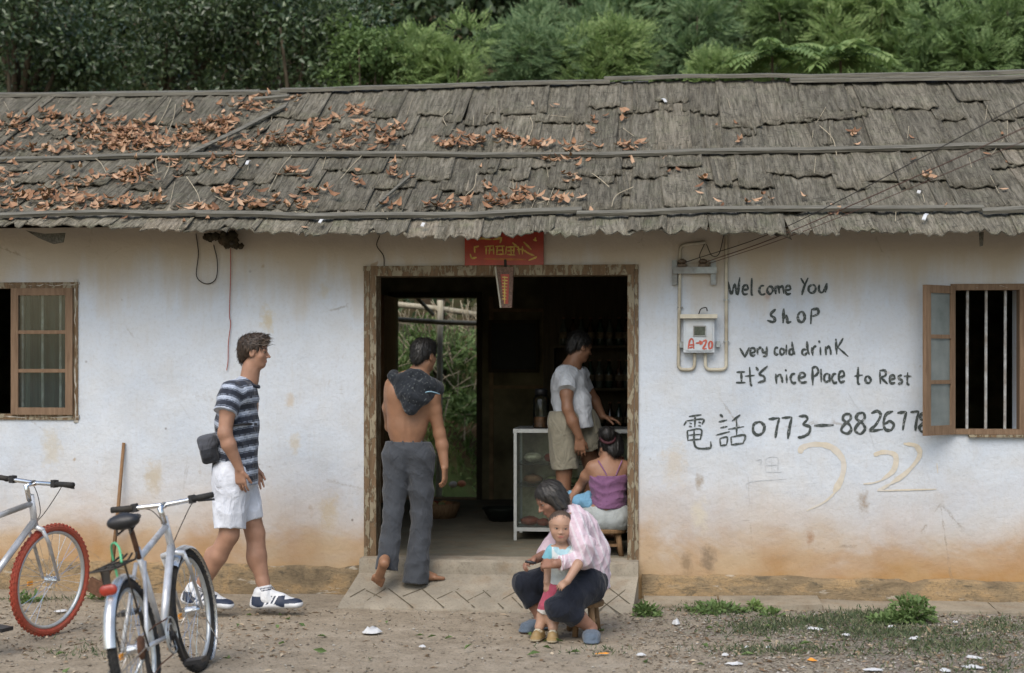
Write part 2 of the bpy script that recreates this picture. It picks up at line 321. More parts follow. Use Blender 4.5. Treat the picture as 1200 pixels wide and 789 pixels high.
# ================================================================== GROUND AND HILLSIDE
def fnoise(x, y, seed=0, octs=4, base=1.0):
    r = np.random.default_rng(seed); v = np.zeros_like(x, dtype=float); amp = 1.0; f = base
    for o in range(octs):
        for k in range(4):
            a = r.uniform(0, 2*PI); v += amp * np.sin((x*math.cos(a) + y*math.sin(a)) * f * r.uniform(.7, 1.4) * 2*PI + r.uniform(0, 6.28)) / 4
        amp *= .5; f *= 2.1
    return v
def grid_sheet(name, xs, ys, zf, m, **kw):
    X, Y = np.meshgrid(xs, ys, indexing='ij'); Z = zf(X, Y); V = np.stack([X, Y, Z], -1).reshape(-1, 3); nx, ny = len(xs), len(ys)
    i = (np.arange(nx-1)[:, None] * ny + np.arange(ny-1)[None]).ravel(); Q = np.stack([i, i+ny, i+ny+1, i+1], 1)
    return tag(fast_mesh(name, V, Q, m), **kw)
def gz(X, Y):
    near = np.exp(-(np.maximum(0, np.abs(Y + 1.8) - 2.5))**2 / 2)
    return np.minimum(.012 * fnoise(X, Y, 3, 4, .5) * near - .004, .012)
def space(a, b, fa, fb, step, big):
    return np.unique(np.concatenate([np.linspace(a, fa, big), np.arange(fa, fb, step), np.linspace(fb, b, big)]))
grid_sheet('ground', space(-90, 90, -5, 5, .06, 14), space(-90, 5.2, -5.5, .8, .06, 14), gz, M['ground'], kind='structure')
def hillz(X, Y):
    s = Y - 5.4; b = np.clip(s / 1.1, 0, 1); b = b*b*(3-2*b)
    return -.03 + .95 * b + np.maximum(0, s - .8) * .62 + .10 * fnoise(X, Y, 9, 4, .22) * np.clip(s + .3, 0, 1)
def m_hill():
    N = NM('hillside_earth'); co = N.co(); x = N.xyz(co); a = N.noise(co, 1.2, 6, .65)
    c = N.ramp(a, [(.35, (.07, .048, .028)), (.6, (.14, .095, .055))]); g = N.mix(N.noise(co, 9, 4), (.03, .06, .018), (.09, .13, .045))
    f = N.ramp(N.math('ADD', N.math('MULTIPLY', x[1], .25), N.math('MULTIPLY', a, 1.0)), [(.30, 1.0), (.33, 1.0)])
    col = N.mix(N.ramp(a, [(.45, 0.0), (.6, .9)]), c, g); N.col(col).rough(.95, .1); N.bump(a, .8, .06); return N.m
M['hill'] = m_hill()
grid_sheet('hillside', space(-70, 70, -6, 6, .25, 14), space(5.0, 60, 5.0, 12, .2, 16), hillz, M['hill'], kind='structure')
# ================================================================== THE HOUSE
house = tag(empty('shop_house', (0, 0, 0), -YAW), 'long low whitewashed shop house with a bark roof and an open doorway', 'house')
FZ = .26                                                         # shop floor height
UL, UR, WT = -6.2, 6.0, .26
def walls(mb, u0, u1, z0, z1, n0, n1, holes, axis='n', step=None):
    us = sorted({u0, u1, *[h[0] for h in holes], *[h[1] for h in holes]}); zs = sorted({z0, z1, *[h[2] for h in holes], *[h[3] for h in holes]})
    solid = lambda i, j: 0 <= i < len(us)-1 and 0 <= j < len(zs)-1 and not any(h[0] <= (us[i]+us[i+1])/2 <= h[1] and h[2] <= (zs[j]+zs[j+1])/2 <= h[3] for h in holes)
    P = (lambda u, n, z: (u, n, z)) if axis == 'n' else (lambda u, n, z: (n, u, z))
    for i in range(len(us)-1):
        for j in range(len(zs)-1):
            if not solid(i, j): continue
            a, b, c, d = us[i], us[i+1], zs[j], zs[j+1]
            q = [P(a,n0,c), P(b,n0,c), P(b,n0,d), P(a,n0,d), P(a,n1,c), P(b,n1,c), P(b,n1,d), P(a,n1,d)]; fs = [(0,1,2,3), (5,4,7,6)]
            if not solid(i-1, j): fs.append((4,0,3,7))
            if not solid(i+1, j): fs.append((1,5,6,2))
            if not solid(i, j-1): fs.append((0,4,5,1))
            if not solid(i, j+1): fs.append((3,2,6,7))
            mb.add(q, fs)
dL, dR = H(434, 500).x, H(743, 500).x; dT = H(590, 317).z
lwL, lwR, lwT, lwB = H(-66, 400).x, H(90, 400).x, H(45, 333).z, H(45, 490).z
rwL, rwR, rwT, rwB = H(1116, 400).x, H(1198, 400).x, H(1150, 335).z, H(1150, 507).z
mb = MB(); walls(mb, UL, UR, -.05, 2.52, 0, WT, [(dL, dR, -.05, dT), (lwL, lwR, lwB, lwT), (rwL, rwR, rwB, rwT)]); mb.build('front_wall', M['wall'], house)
bL, bR, bT = H(462, 470, 4.0).x, H(559, 470, 4.0).x, H(510, 349, 4.0).z; bB = H(510, 587, 4.0).z
mb = MB(); walls(mb, UL, UR, -.05, 2.52, 4.0, 4.22, [(bL, bR, bB, bT)]); mb.build('back_wall', M['inner'], house)
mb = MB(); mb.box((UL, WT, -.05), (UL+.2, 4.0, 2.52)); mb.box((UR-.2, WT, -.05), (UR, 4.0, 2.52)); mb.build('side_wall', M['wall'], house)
pl_u, pr_u = bL - .14, H(770, 500, 2).x + .35
mb = MB(); mb.box((pl_u-.1, WT, FZ), (pl_u, 4.0, 2.5)); mb.build('partition_wall', M['inner'], house)
mb = MB(); mb.box((pr_u, WT, FZ), (pr_u+.1, 4.0, 2.5)); mb.build('partition_wall', M['inner'], house)
# the dark inner cross wall on the right, nearer than the back wall
mu = H(637, 400, 3.0).x
mb = MB(); mb.box((mu, 2.95, FZ), (pr_u, 3.05, 2.5)); mb.box((mu, 3.05, FZ), (mu+.08, 4.0, 2.5)); mb.build('cross_wall', M['lumber_dark'], house)
mb = MB(); mb.box((UL+.2, WT, 2.5), (UR-.2, 4.0, 2.54)); mb.build('ceiling', M['lumber_dark'], house)
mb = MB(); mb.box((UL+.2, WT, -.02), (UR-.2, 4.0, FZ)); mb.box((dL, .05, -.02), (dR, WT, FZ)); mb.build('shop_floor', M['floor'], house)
# plinth, with a worn lip
def plinth(u0, u1, z0, z1, top0, top1):
    n = max(2, int((u1-u0)/.08)); vs = []; fs = []
    r = random.Random(int(u0*10) + 3); 
    for i in range(n+1):
        u = u0 + (u1-u0)*i/n; zt = top0 + (top1-top0)*i/n + .006*math.sin(u*5) + .004*math.sin(u*13+2) + r.uniform(-.005, .005) - (.02 if r.random() < .06 else 0); k = r.uniform(-.003, .003)
        vs += [(u, -.045+k, -.05), (u, -.04+k, zt-.015), (u, -.028+k, zt), (u, -.002, zt+.006)]
    for i in range(n):
        for j in range(3): fs.append((i*4+j, i*4+4+j, i*4+5+j, i*4+1+j))
    fs += [(0, 1, 2, 3), (n*4+3, n*4+2, n*4+1, n*4)]
    return vs, fs
for a, b, t0, t1 in ((UL, H(424, 650).x, .215, .185), (H(752, 650).x, UR, .165, .135)):
    v, f = plinth(a, b, 0, 0, t0, t1); o = mesh_obj('plinth', v, f, M['plinth'], house, smooth=True); 
# doorway: sill, jambs, lintel
def part(name, mb, m, parent, smooth=False): return mb.build(name, m, parent, smooth=smooth)
df = empty('door_frame', (0, 0, 0), 0, house)
jw = .058
part('jamb', MB().box((dL, -.018, FZ), (dL+jw*.75, WT*.6, dT)), M['frame_peel'], df); part('jamb', MB().box((dR-jw*.75, -.018, FZ), (dR, WT*.6, dT)), M['frame_peel'], df)
part('lintel', MB().box((dL, -.02, dT-.035), (dR, WT*.6, dT+.001)).box((dL-.045, -.022, dT+.001), (dR+.03, .004, dT+.034)), M['frame_peel'], df)
part('architrave', MB().box((dL-.042, -.014, FZ), (dL-.003, .002, dT+.001)), M['frame_peel'], df); part('architrave', MB().box((dR+.003, -.012, FZ), (dR+.03, .002, dT+.001)), M['frame_peel'], df)
# concrete sill and ramp with scored diamonds (setting)
def ramp_pt(px, py):
    dx = (px-600)/F; dz = (HY-py)/F
    # plane of the ramp: z = z0 + g*(n - n0)
    z0, n0, g = .165, -.13, .145/.40
    t = (z0 + g*(CD*cA*-1 - n0)*1 - CH) / (dz - g*(dx*sA + cA))
    n = -CD*cA + t*(dx*sA + cA); u = CD*sA + t*(dx*cA - sA); return Vector((u, n, CH + t*dz))
s0, s1 = H(421, 655, -.13).x, H(748, 655, -.13).x
def ramp_z(n): return .165 + (n+.13)*.145/.40
mb = MB()
nx = 40; rr = random.Random(4)
rows = [(.06, FZ+.004), (-.118, FZ+.002), (-.130, FZ-.012), (-.135, .168), (-.25, ramp_z(-.25)), (-.38, ramp_z(-.38)), (-.50, ramp_z(-.50)), (-.545, .004), (-.56, -.05)]
e0, e1 = H(396, 716, -.53).x, H(741, 722, -.53).x; vs = []; fs = []
for i in range(nx+1):
    a = i/nx
    for j, (n, z) in enumerate(rows):
        k = np.clip((-.13-n)/.42, 0, 1); u = (s0+(e0-s0)*k)*(1-a) + (s1+(e1-s1)*k)*a
        vs.append((u, n + (rr.uniform(-.006, .006) if j > 1 else 0), z + rr.uniform(-.0025, .0025)))
m_ = len(rows)
for i in range(nx):
    for j in range(m_-1): fs.append((i*m_+j+1, i*m_+m_+j+1, i*m_+m_+j, i*m_+j))
b0 = len(vs)
for i, sgn in ((0, 0), (nx, 1)):
    top = [i*m_+j for j in range(m_)]; base = []
    for j in top: x = vs[j]; vs.append((x[0], x[1], -.06)); base.append(len(vs)-1)
    for j in range(m_-1):
        q = (top[j], top[j+1], base[j+1], base[j]); fs.append(q if not sgn else q[::-1])
ramp = tag(mesh_obj('concrete_ramp', vs, fs, M['concrete'], None, (0, 0, 0), -YAW, smooth=True, sharp=40), kind='structure')
gv = MB()
def groove(p, q):
    a, b = ramp_pt(*p), ramp_pt(*q); d = (b-a).normalized(); nn = Vector((0, -.145, .4)).normalized(); sd = d.cross(nn)*.0045
    a += nn*.0015; b += nn*.0015; gv.add([a-sd, b-sd, b+sd, a+sd, a-nn*.006, b-nn*.006], [(0,1,2,3)])
for p, q in [((429,692),(447,701)),((455,690),(484,712)),((472,699),(500,688)),((494,690),(520,712)),((512,702),(538,690)),((532,692),(556,712)),((548,704),(572,692)),((566,692),(590,713)),((584,705),(604,694)),
             ((690,694),(730,722)),((700,717),(735,690)),((712,688),(738,708)),((690,705),(712,690)),((410,700),(428,690)),((430,704),(452,690)),((600,700),(612,712))]: groove(p, q)
M['groove'] = simple('scored_line', (.10, .085, .06), .95, .2, 40, .1, .1)
gv.build('scored_diamond', M['groove'], ramp)
# apron of broken concrete slabs at the right foot of the wall
apron = tag(mesh_obj('concrete_apron', *(lambda m: (m.v, m.f))(MB().box((H(752,700).x, -.30, -.05), (UR, -.046, .012))), M['apron'], None, (0,0,0), -YAW), kind='structure')
rr = random.Random(11); u = H(752, 700).x + .01; k = 0
while u < UR - .1:
    w_ = rr.uniform(.28, .75); nn = 5; vs = []
    jag = [(u+w_*(i/nn), -.30 - rr.uniform(.01, .055)) for i in range(nn+1)]
    top = [(u+.004, -.047), (u+w_-.006, -.047)] ; poly = [(u+.004, -.047)] + [(x + (.006 if i == 0 else (-.006 if i == nn else 0)), y) for i, (x, y) in enumerate(jag)] + [(u+w_-.006, -.047)]
    z = .022 + rr.uniform(-.004, .012); tilt = rr.uniform(-.02, .02); m = len(poly)
    vt = [(x, y, z + (y+.15)*.05 + (x-u)*tilt) for x, y in poly]; vb = [(x, y, -.04) for x, y in poly]
    mesh_obj('concrete_slab', vt+vb, [tuple(range(m))] + [(i, i+m, (i+1)%m+m, (i+1)%m) for i in range(m)], M['apron'], apron); u += w_
# ------------------------------------------------------------------ windows
lw = empty('window', (0, 0, 0), 0, house)
part('frame', MB().box((lwL-.03, -.012, lwT-.03), (lwR+.012, .06, lwT+.012)).box((lwL-.03, -.012, lwB-.012), (lwR+.012, .06, lwB+.028)).box((lwR-.028, -.011, lwB+.028), (lwR+.011, .06, lwT-.03)).box((lwL-.03, -.011, lwB+.028), (lwL+.0, .06, lwT-.03)), M['frame_peel'], lw)
a, b = H(15, 337).x, H(87, 337).x; zt, zb = H(50, 338).z, H(50, 486).z; st = .052
sash = MB(); sash.box((a, -.032, zb), (a+st, .0, zt)); sash.box((b-st, -.032, zb), (b, .0, zt))
for z0_, z1_ in ((zt-.05, zt), (zb, zb+.05)): sash.box((a+st, -.03, z0_), (b-st, -.002, z1_))
hh = (zt-zb-.1-.05)/3
for k in (1, 2): sash.box((a+st, -.028, zb+.05+k*hh+(k-1)*.025), (b-st, -.004, zb+.05+k*hh+k*.025))
so = part('sash', sash, M['sash'], lw)
for k in range(3): part('pane', MB().box((a+st, -.017, zb+.05+k*(hh+.025)), (b-st, -.014, zb+.05+k*(hh+.025)+hh)), M['glass'], lw)
for px in (-34, -8, 27, 50, 71): x = H(px, 400, .07).x; part('bar', MB().tube([(x, .07, lwB), (x, .07, lwT)], .009, 6), M['bars'], lw)
# thin curtain behind the glass
cu = MB(); vs = []; n = 60
for i in range(n+1):
    x = a + (b-a)*i/n; y = .16 + .018*math.sin(i*.55) + .01*math.sin(i*1.3)
    vs += [(x, y, lwB+.02), (x, y, lwT-.02)]
cu.add(vs, [(2*i, 2*i+2, 2*i+3, 2*i+1) for i in range(n)]); M['curtain'] = simple('grey_curtain', (.032, .05, .042), .9, .25, 20, .1, .1); cu.build('curtain', M['curtain'], lw, smooth=True)
rw = empty('window', (0, 0, 0), 0, house)
part('frame', MB().box((rwL-.012, -.014, rwT-.028), (rwR+.02, .07, rwT+.012)).box((rwL-.012, -.02, rwB-.012), (rwR+.02, .07, rwB+.022)).box((rwL-.011, -.012, rwB+.022), (rwL+.018, .07, rwT-.028)).box((rwR-.02, -.012, rwB+.022), (rwR+.019, .07, rwT-.028)), M['sash'], rw)
part('ledge', MB().box((rwL+.1, -.035, rwB-.03), (rwR+.05, -.001, rwB-.013)), M['frame_peel'], rw)
for px in (1133, 1155, 1177.5): x = H(px, 400, .05).x; part('bar', MB().tube([(x, .05, rwB), (x+.002, .051, (rwB+rwT)/2), (x+.004, .05, rwT)], .0095, 8), M['bars'], rw)
# the open sash, swung out on its left hinges
hx = rwL + .004; sw = .30; ang = math.atan2(.20, -.225); 
sh = empty('open_sash', (hx, -.02, rwB+.0), PI + math.radians(42), rw)       # local x runs from hinge to free edge
zT = rwT - rwB - .002
sm = MB(); sm.box((0, -.014, -.012), (.042, .014, zT)); sm.box((sw-.048, -.014, -.012), (sw, .014, zT))
h3 = (zT - .1 - .05)/3
for z0_, z1_ in ((zT-.05, zT), (-.012, .05), (.05+h3, .075+h3), (.075+2*h3, .10+2*h3)): sm.box((.042, -.012, z0_), (sw-.048, .012, z1_))
part('sash', sm, M['sash'], sh)
pn = MB()
for k in range(3): pn.box((.042, -.003, .05+k*(h3+.025)), (sw-.048, .001, .05+k*(h3+.025)+h3))
part('glass_panes', pn, M['frost'], sh)
# loose plaster edges round the windows
M['plaster'] = simple('cracked_plaster', (.46, .43, .37), .95, .3, 25, .6, .1, dirt=(.22, .15, .09))
def ragged(a, b, w_, seed, out):
    r = random.Random(seed); a, b = Vector(a), Vector(b); n = max(4, int((b-a).length/.035)); d = (b-a).normalized(); s = d.cross(Vector((0, 1, 0))); vs = []; fs = []
    for i in range(n+1):
        p = a + (b-a)*i/n; q = r.uniform(.3, 1)*w_
        vs += [p - s*out*.0 + Vector((0, -.003, 0)), p + s*out*q + Vector((0, -.010 - r.uniform(0, .006), 0)), p + s*out*(q+.01) + Vector((0, .001, 0))]
    for i in range(n):
        for j in (0, 1): fs.append((i*3+j, i*3+3+j, i*3+4+j, i*3+1+j))
    return vs, fs
for (A, B, o_, sd) in (((lwL, 0, lwT+.012), (lwR+.02, 0, lwT+.012), -1, 1), ((lwR+.012, 0, lwT+.03), (lwR+.012, 0, lwB-.03), -1, 2), ((lwL, 0, lwB-.012), (lwR+.02, 0, lwB-.012), 1, 3), ((rwL+.04, 0, rwT+.012), (rwR+.05, 0, rwT+.012), -1, 4), ((rwL+.1, 0, rwB-.03), (rwR, 0, rwB-.03), 1, 5)):
    v, f = ragged(A, B, .028, sd, o_); mesh_obj('plaster_edge', v, f, M['plaster'], lw if sd < 4 else rw)
# ------------------------------------------------------------------ back door: frame, leaf, threshold; panels on the back wall
bd = empty('back_door', (0, 0, 0), 0, house)
part('frame', MB().box((bL-.05, 3.96, bB-.02), (bL, 4.0-.002, bT+.05)).box((bR, 3.955, bB-.02), (bR+.05, 3.998, bT+.05)).box((bL, 3.957, bT), (bR, 3.998, bT+.05)), M['lumber_dark'], bd)
part('threshold', MB().box((bL, 3.90, FZ+.001), (bR, 4.1, bB+.03)), M['stick'], bd)
for k in range(4): part('board', MB().box((bL-.02+.0, 3.95-.15*(k+1), FZ+.02), (bL+.025, 3.945-.15*k, bT)), M['stick'], bd)
pb = MB(); q0, q1 = H(575, 378, 3.99), H(629, 434, 3.99)
pb.box((q0.x, 3.97, q1.z), (q1.x, 3.998, q0.z)); M['slate'] = simple('dark_slate', (.012, .016, .012), .6, .3, 10, .1)
# low wooden wall dado/panel frame (brown, in the back wall)
dd = MB(); z5 = H(600, 452, 3.97).z
for u0_, u1_, z0_, z1_ in ((bR+.12, mu-.02, z5-.03, z5), (bR+.12, bR+.16, FZ, 2.2), (q1.x+.06, q1.x+.10, z5, 2.2), (bR+.16, q1.x+.06, q0.z+.10, q0.z+.13)): dd.box((u0_, 3.972, z0_), (u1_, 3.999, z1_))
part('wall_board', dd, simple('board_brown', (.26, .18, .10), .8, .3, 10, .2, .2), house)
# ------------------------------------------------------------------ roof
EN, RN = -.50, 1.92
def eave_z(u): return 2.385 + .10*np.clip(-u/3.6, 0, 1.4) + .012*math.sin(u*1.7) + .004*math.sin(u*6.1)
def ridge_z(u): return 3.775 + .012*math.sin(u*1.1+1)
SL = math.hypot(RN-EN, 1.385)
def rpt(u, s):                       # s metres up the slope from the eave
    t = s/SL; sag = -.035*math.sin(PI*max(0, min(1, t)))
    return Vector((u, EN + (RN-EN)*t, eave_z(u) + (ridge_z(u)-eave_z(u))*t + sag))
def rframe(u, s):
    d = (rpt(u, s+.05) - rpt(u, s-.05)).normalized(); x = (rpt(u+.05, s) - rpt(u-.05, s)).normalized(); n = x.cross(d).normalized(); x = d.cross(n)
    return x, d, n
dk = MB(); us = [UL-.15 + (UR-UL+.3)*i/60 for i in range(61)]; vs = []
for u in us:
    for s in (.30, SL*.5, SL): p = rpt(u, s); vs += [p + Vector((0, 0, -.045)), p + Vector((0, 0, -.075))]
fs = []
for i in range(60):
    b = i*6; c = b+6
    for j in (0, 2): fs += [(b+j, c+j, c+j+2, b+j+2), (b+j+1, b+j+3, c+j+3, c+j+1)]
    fs += [(b, b+1, c+1, c), (b+4, c+4, c+5, b+5)]
roof = mesh_obj('roof', vs, fs, M['lumber_dark'], house)
# rear slope, coarse
rb = MB(); vs = []
for u in us: z = ridge_z(u); vs += [(u, RN, z+.01), (u, 4.6, z-1.5), (u, RN, z-.05), (u, 4.6, z-1.56)]
rb.add(vs, [(i*4, i*4+4, i*4+5, i*4+1) for i in range(60)] + [(i*4+2, i*4+3, i*4+7, i*4+6) for i in range(60)] + [(i*4+1, i*4+5, i*4+7, i*4+3) for i in range(60)]); rb.build('rear_slope', M['bark'], roof)
gb = MB()
for u in (UL, UR-.06): gb.add([(u, WT, 2.5), (u, 4.2, 2.5), (u, RN, 3.70), (u+.06, WT, 2.5), (u+.06, 4.2, 2.5), (u+.06, RN, 3.70)], [(0,2,1), (3,4,5), (0,1,4,3), (1,2,5,4), (2,0,3,5)])
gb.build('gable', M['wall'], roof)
for u in np.arange(UL+.2, UR, .62):
    p0, p1 = rpt(u, .40), rpt(u, SL-.1); MB().bar(p0 + Vector((0, 0, -.105)), p1 + Vector((0, 0, -.105)), .06, .055).build('rafter', M['lumber_dark'], roof)
def shingle_mesh(seed, L, w_, m, ragged_=.03, curl=.02):
    r = random.Random(seed); nx = 8; ny = 4; vs = []; fs = []
    ph = [r.uniform(0, 6) for _ in range(3)]; jag = [r.uniform(-ragged_, ragged_) for _ in range(nx+1)]
    split = r.randint(2, nx-2) if r.random() < .5 else -9
    for i in range(nx+1):
        x = (i/nx-.5)*w_; rip = .006*math.sin(i*1.9+ph[0]) + .004*math.sin(i*3.1+ph[1])
        lift = curl*(2*x/w_)**2*.6 + r.uniform(-.0015, .0015)
        for j in range(ny+1):
            y = -L*j/ny; zz = .003 + .007*(j/ny) + rip*.8 + lift + (curl*.35*(j/ny)**3)
            if j == ny: y += jag[i]; zz += r.uniform(-.003, .008)
            if i == split and j >= ny-1: zz -= .014; y += .02*(j == ny)
            vs.append((x + r.uniform(-.002, .002), y, zz))
    for i in range(nx):
        for j in range(ny): fs.append((i*(ny+1)+j, i*(ny+1)+j+1, (i+1)*(ny+1)+j+1, (i+1)*(ny+1)+j))
    # thickness: a skirt along both sides and the lower end
    rim = [j for j in range(ny+1)] + [i*(ny+1)+ny for i in range(1, nx+1)] + [nx*(ny+1)+j for j in range(ny-1, -1, -1)]; b = len(vs)
    for k in rim: x, y, z = vs[k]; vs.append((x, y, z-.008))
    for k in range(len(rim)-1): fs.append((rim[k], b+k, b+k+1, rim[k+1]))
    me = bpy.data.meshes.new('bark_shingle'); me.from_pydata(vs, [], fs); me.materials.append(m)
    me.polygons.foreach_set('use_smooth', [i < nx*ny for i in range(len(fs))]); me.update(); return me, vs, fs
cnt = 0; far = MB(); rr = random.Random(5); sizes = [.14, .19, .24, .30]; var = {}
def lay(uc, s_low, L, ww, lift, eave, rag, turn=.012):
    global cnt
    q = (min(3, int(ww/.07)), int(round(L/.12)), eave)
    if q not in var: var[q] = [shingle_mesh(len(var)*9+k, q[1]*.12, (q[0]+.5)*.07, M['bark_eave'] if eave else M['bark'], rag, .012) for k in range(4)]
    me, vv, ff = var[q][rr.randrange(4)]; x, d, n = rframe(uc, s_low + L/2); top = rpt(uc, s_low + L) + n*lift
    a = rr.gauss(0, turn); x2 = x*math.cos(a) + d*math.sin(a); d2 = d*math.cos(a) - x*math.sin(a)
    Mx = Matrix((x2*(ww/((q[0]+.5)*.07))*(1 if rr.random() < .5 else -1), d2*(L/(q[1]*.12)), n)).transposed().to_4x4(); Mx.translation = top
    pw = h2w(*rpt(uc, s_low + L/2)); px = 600 + F*pw.x/(pw.y + CD)
    if -25 < px < 1225 and cnt < 299:
        o = bpy.data.objects.new('bark_shingle', me); COL.objects.link(o); o.parent = roof; o.matrix_local = Mx; cnt += 1
    else: far.add([Mx @ Vector(q_) for q_ in vv], ff)
# strips run up the slope under each batten, split at uneven heights; the upper piece laps over the lower
for lo, hi, parts_, eave in ((-.05, .50, 1, True), (.34, 1.50, 2, False), (1.37, SL+.03, 2, False)):
    u = UL-.1; i = 0
    while u < UR+.1:
        ww = rr.choice((.13, .17, .2, .24, .28))*rr.uniform(.85, 1.15); uc = u+ww/2; base = .014 + .005*(i % 3) + rr.uniform(0, .004)
        if eave: s = lo + .02*math.sin(uc*7+1) + .016*math.sin(uc*3.1) + rr.uniform(-.025, .03); lay(uc, s, hi-s, ww*1.12, base, True, .04, .03)
        else:
            cutp = lo + (hi-lo)*rr.uniform(.30, .68); l0 = lo + rr.uniform(-.03, .03); lay(uc, l0, cutp+.08-l0, ww*1.12, base, False, .022); lay(uc + rr.uniform(-.01, .01), cutp, hi-cutp, ww*1.14, base+.009, False, .022, .018)
        u += ww*.97; i += 1
for k in range(38): uc = rr.uniform(-3.9, 3.9); s = rr.choice((rr.uniform(.45, 1.1), rr.uniform(1.5, 2.2))); lay(uc, s, rr.uniform(.25, .55), rr.uniform(.06, .14), .030, False, .03, .05)
if far.v: o = far.build('bark_shingles_beyond', M['bark'], roof, smooth=True); o['kind'] = 'stuff'
print('shingles', cnt)
# battens pinned across the bark and the ridge poles
def batten(px0, py0, px1, py1, s_guess, w_, h_, name='batten', lift=.03, seed=0):
    r = random.Random(seed)
    def solve(px, py):
        lo, hi = -.1, SL+.1
        for _ in range(40):
            mid = (lo+hi)/2; 
            n = EN+(RN-EN)*mid/SL; p = H(px, py, n); z = rpt(p.x, mid).z + lift
            if z < p.z: lo = mid
            else: hi = mid
        return p.x, mid
    (u0, sa), (u1, sb) = solve(px0, py0), solve(px1, py1); k = max(2, int(abs(u1-u0)/.35)); vs = []; fs = []
    for i in range(k+1):
        t = i/k; u = u0+(u1-u0)*t; s = sa+(sb-sa)*t + r.uniform(-.006, .006); x, d, n = rframe(u, s); c = rpt(u, s) + n*(lift + r.uniform(-.002, .004))
        for a_, b_ in ((-1, -1), (1, -1), (1, 1), (-1, 1)): vs.append(c + d*a_*w_/2*(1+r.uniform(-.12, .12)) + n*b_*h_/2)
    for i in range(k):
        for j in range(4): fs.append((i*4+j, i*4+4+j, i*4+4+(j+1)%4, i*4+(j+1)%4))
    fs += [(0, 1, 2, 3), (k*4+3, k*4+2, k*4+1, k*4)]; mesh_obj(name, vs, fs, M['batten'], roof)
for i, (a_, w_) in enumerate((((-60, 253, 250, 249), .05), ((232, 250, 682, 245), .055), ((676, 251, 905, 244), .05), ((895, 244, 1152, 243), .05), ((1150, 246, 1260, 245), .06),
          ((-60, 188, 118, 184), .05), ((110, 184, 290, 180), .055), ((282, 180, 505, 179), .05), ((498, 180, 702, 181), .045), ((698, 181, 1134, 170), .06), ((1128, 170, 1260, 170), .055))): batten(*a_, .0, w_, .022, lift=.062, seed=i)
batten(338, 122, 222, 180, 0, .11, .012, 'loose_bark_strip', .07, 50); batten(482, 205, 442, 240, 0, .07, .012, 'loose_bark_strip', .07, 51); batten(300, 116, 340, 112, 0, .05, .02, 'loose_bark_strip', .08, 52)
for i, (u0, u1, dn, dz, w_) in enumerate(((UL-.1, H(338, 110, 1.9).x, -.03, .0, .075), (H(330, 108, 1.9).x, H(715, 110, 1.9).x, -.04, .015, .07), (H(708, 106, 1.9).x, H(1100, 98, 1.9).x, -.02, .045, .08), (H(925, 98, 1.9).x, UR, -.08, .0, .07), (UL, H(300, 110, 1.9).x, .05, .02, .06), (H(300, 110, 1.9).x, H(760, 110, 1.9).x, .06, .01, .06), (H(1090, 98, 1.9).x, UR+.1, -.01, .05, .07))):
    mb = MB(); k = 8; r = random.Random(60+i)
    for j in range(k):
        ua, ub = u0+(u1-u0)*j/k, u0+(u1-u0)*(j+1)/k
    pts = [(u0+(u1-u0)*j/k, RN+dn+r.uniform(-.006, .006), ridge_z(u0+(u1-u0)*j/k)+.035+dz+r.uniform(-.006, .006)) for j in range(k+1)]
    vs = []; fs = []
    for p in pts:
        for a_, b_ in ((-1, -.6), (1, -.1), (1, .5), (-1, .0)): vs.append((p[0], p[1]+a_*w_/2, p[2]+b_*.045))
    for q in range(k):
        for j in range(4): fs.append((q*4+j, q*4+4+j, q*4+4+(j+1)%4, q*4+(j+1)%4))
    fs += [(0, 1, 2, 3), (k*4+3, k*4+2, k*4+1, k*4)]; mesh_obj('ridge_board', vs, fs, M['batten'], roof)
# ------------------------------------------------------------------ dead leaves and straws lying on the bark
M['deadleaf'] = m_leaf('dead_leaf', (.15, .075, .042), (.29, .155, .085), (.47, .31, .20), .6, .08, .25)
def curled(mb, c, x, y, n, L, w_, curl, seed):
    r = random.Random(seed); vs = []
    for i in range(4):
        t = i/3; ww = w_*(.22, 1, .8, .1)[i]; a = curl*(t-.5)*2; cc = c + x*(L*(t-.5)) + n*(abs(a)**1.5*L*.35)
        for j in (-1, 0, 1): vs.append(cc + y*ww*.5*j + n*(abs(j)*ww*.28*curl + .004))
    mb.add(vs, [(i*3+j, i*3+3+j, i*3+4+j, i*3+1+j) for i in range(3) for j in (0, 1)])
def roof_at(px, py):
    lo, hi = -.05, SL
    for _ in range(26):
        mid = (lo+hi)/2; p = H(px, py, EN+(RN-EN)*mid/SL)
        if rpt(p.x, mid).z + .04 < p.z: lo = mid
        else: hi = mid
    return p.x, mid
lv = MB(); rr = random.Random(21)
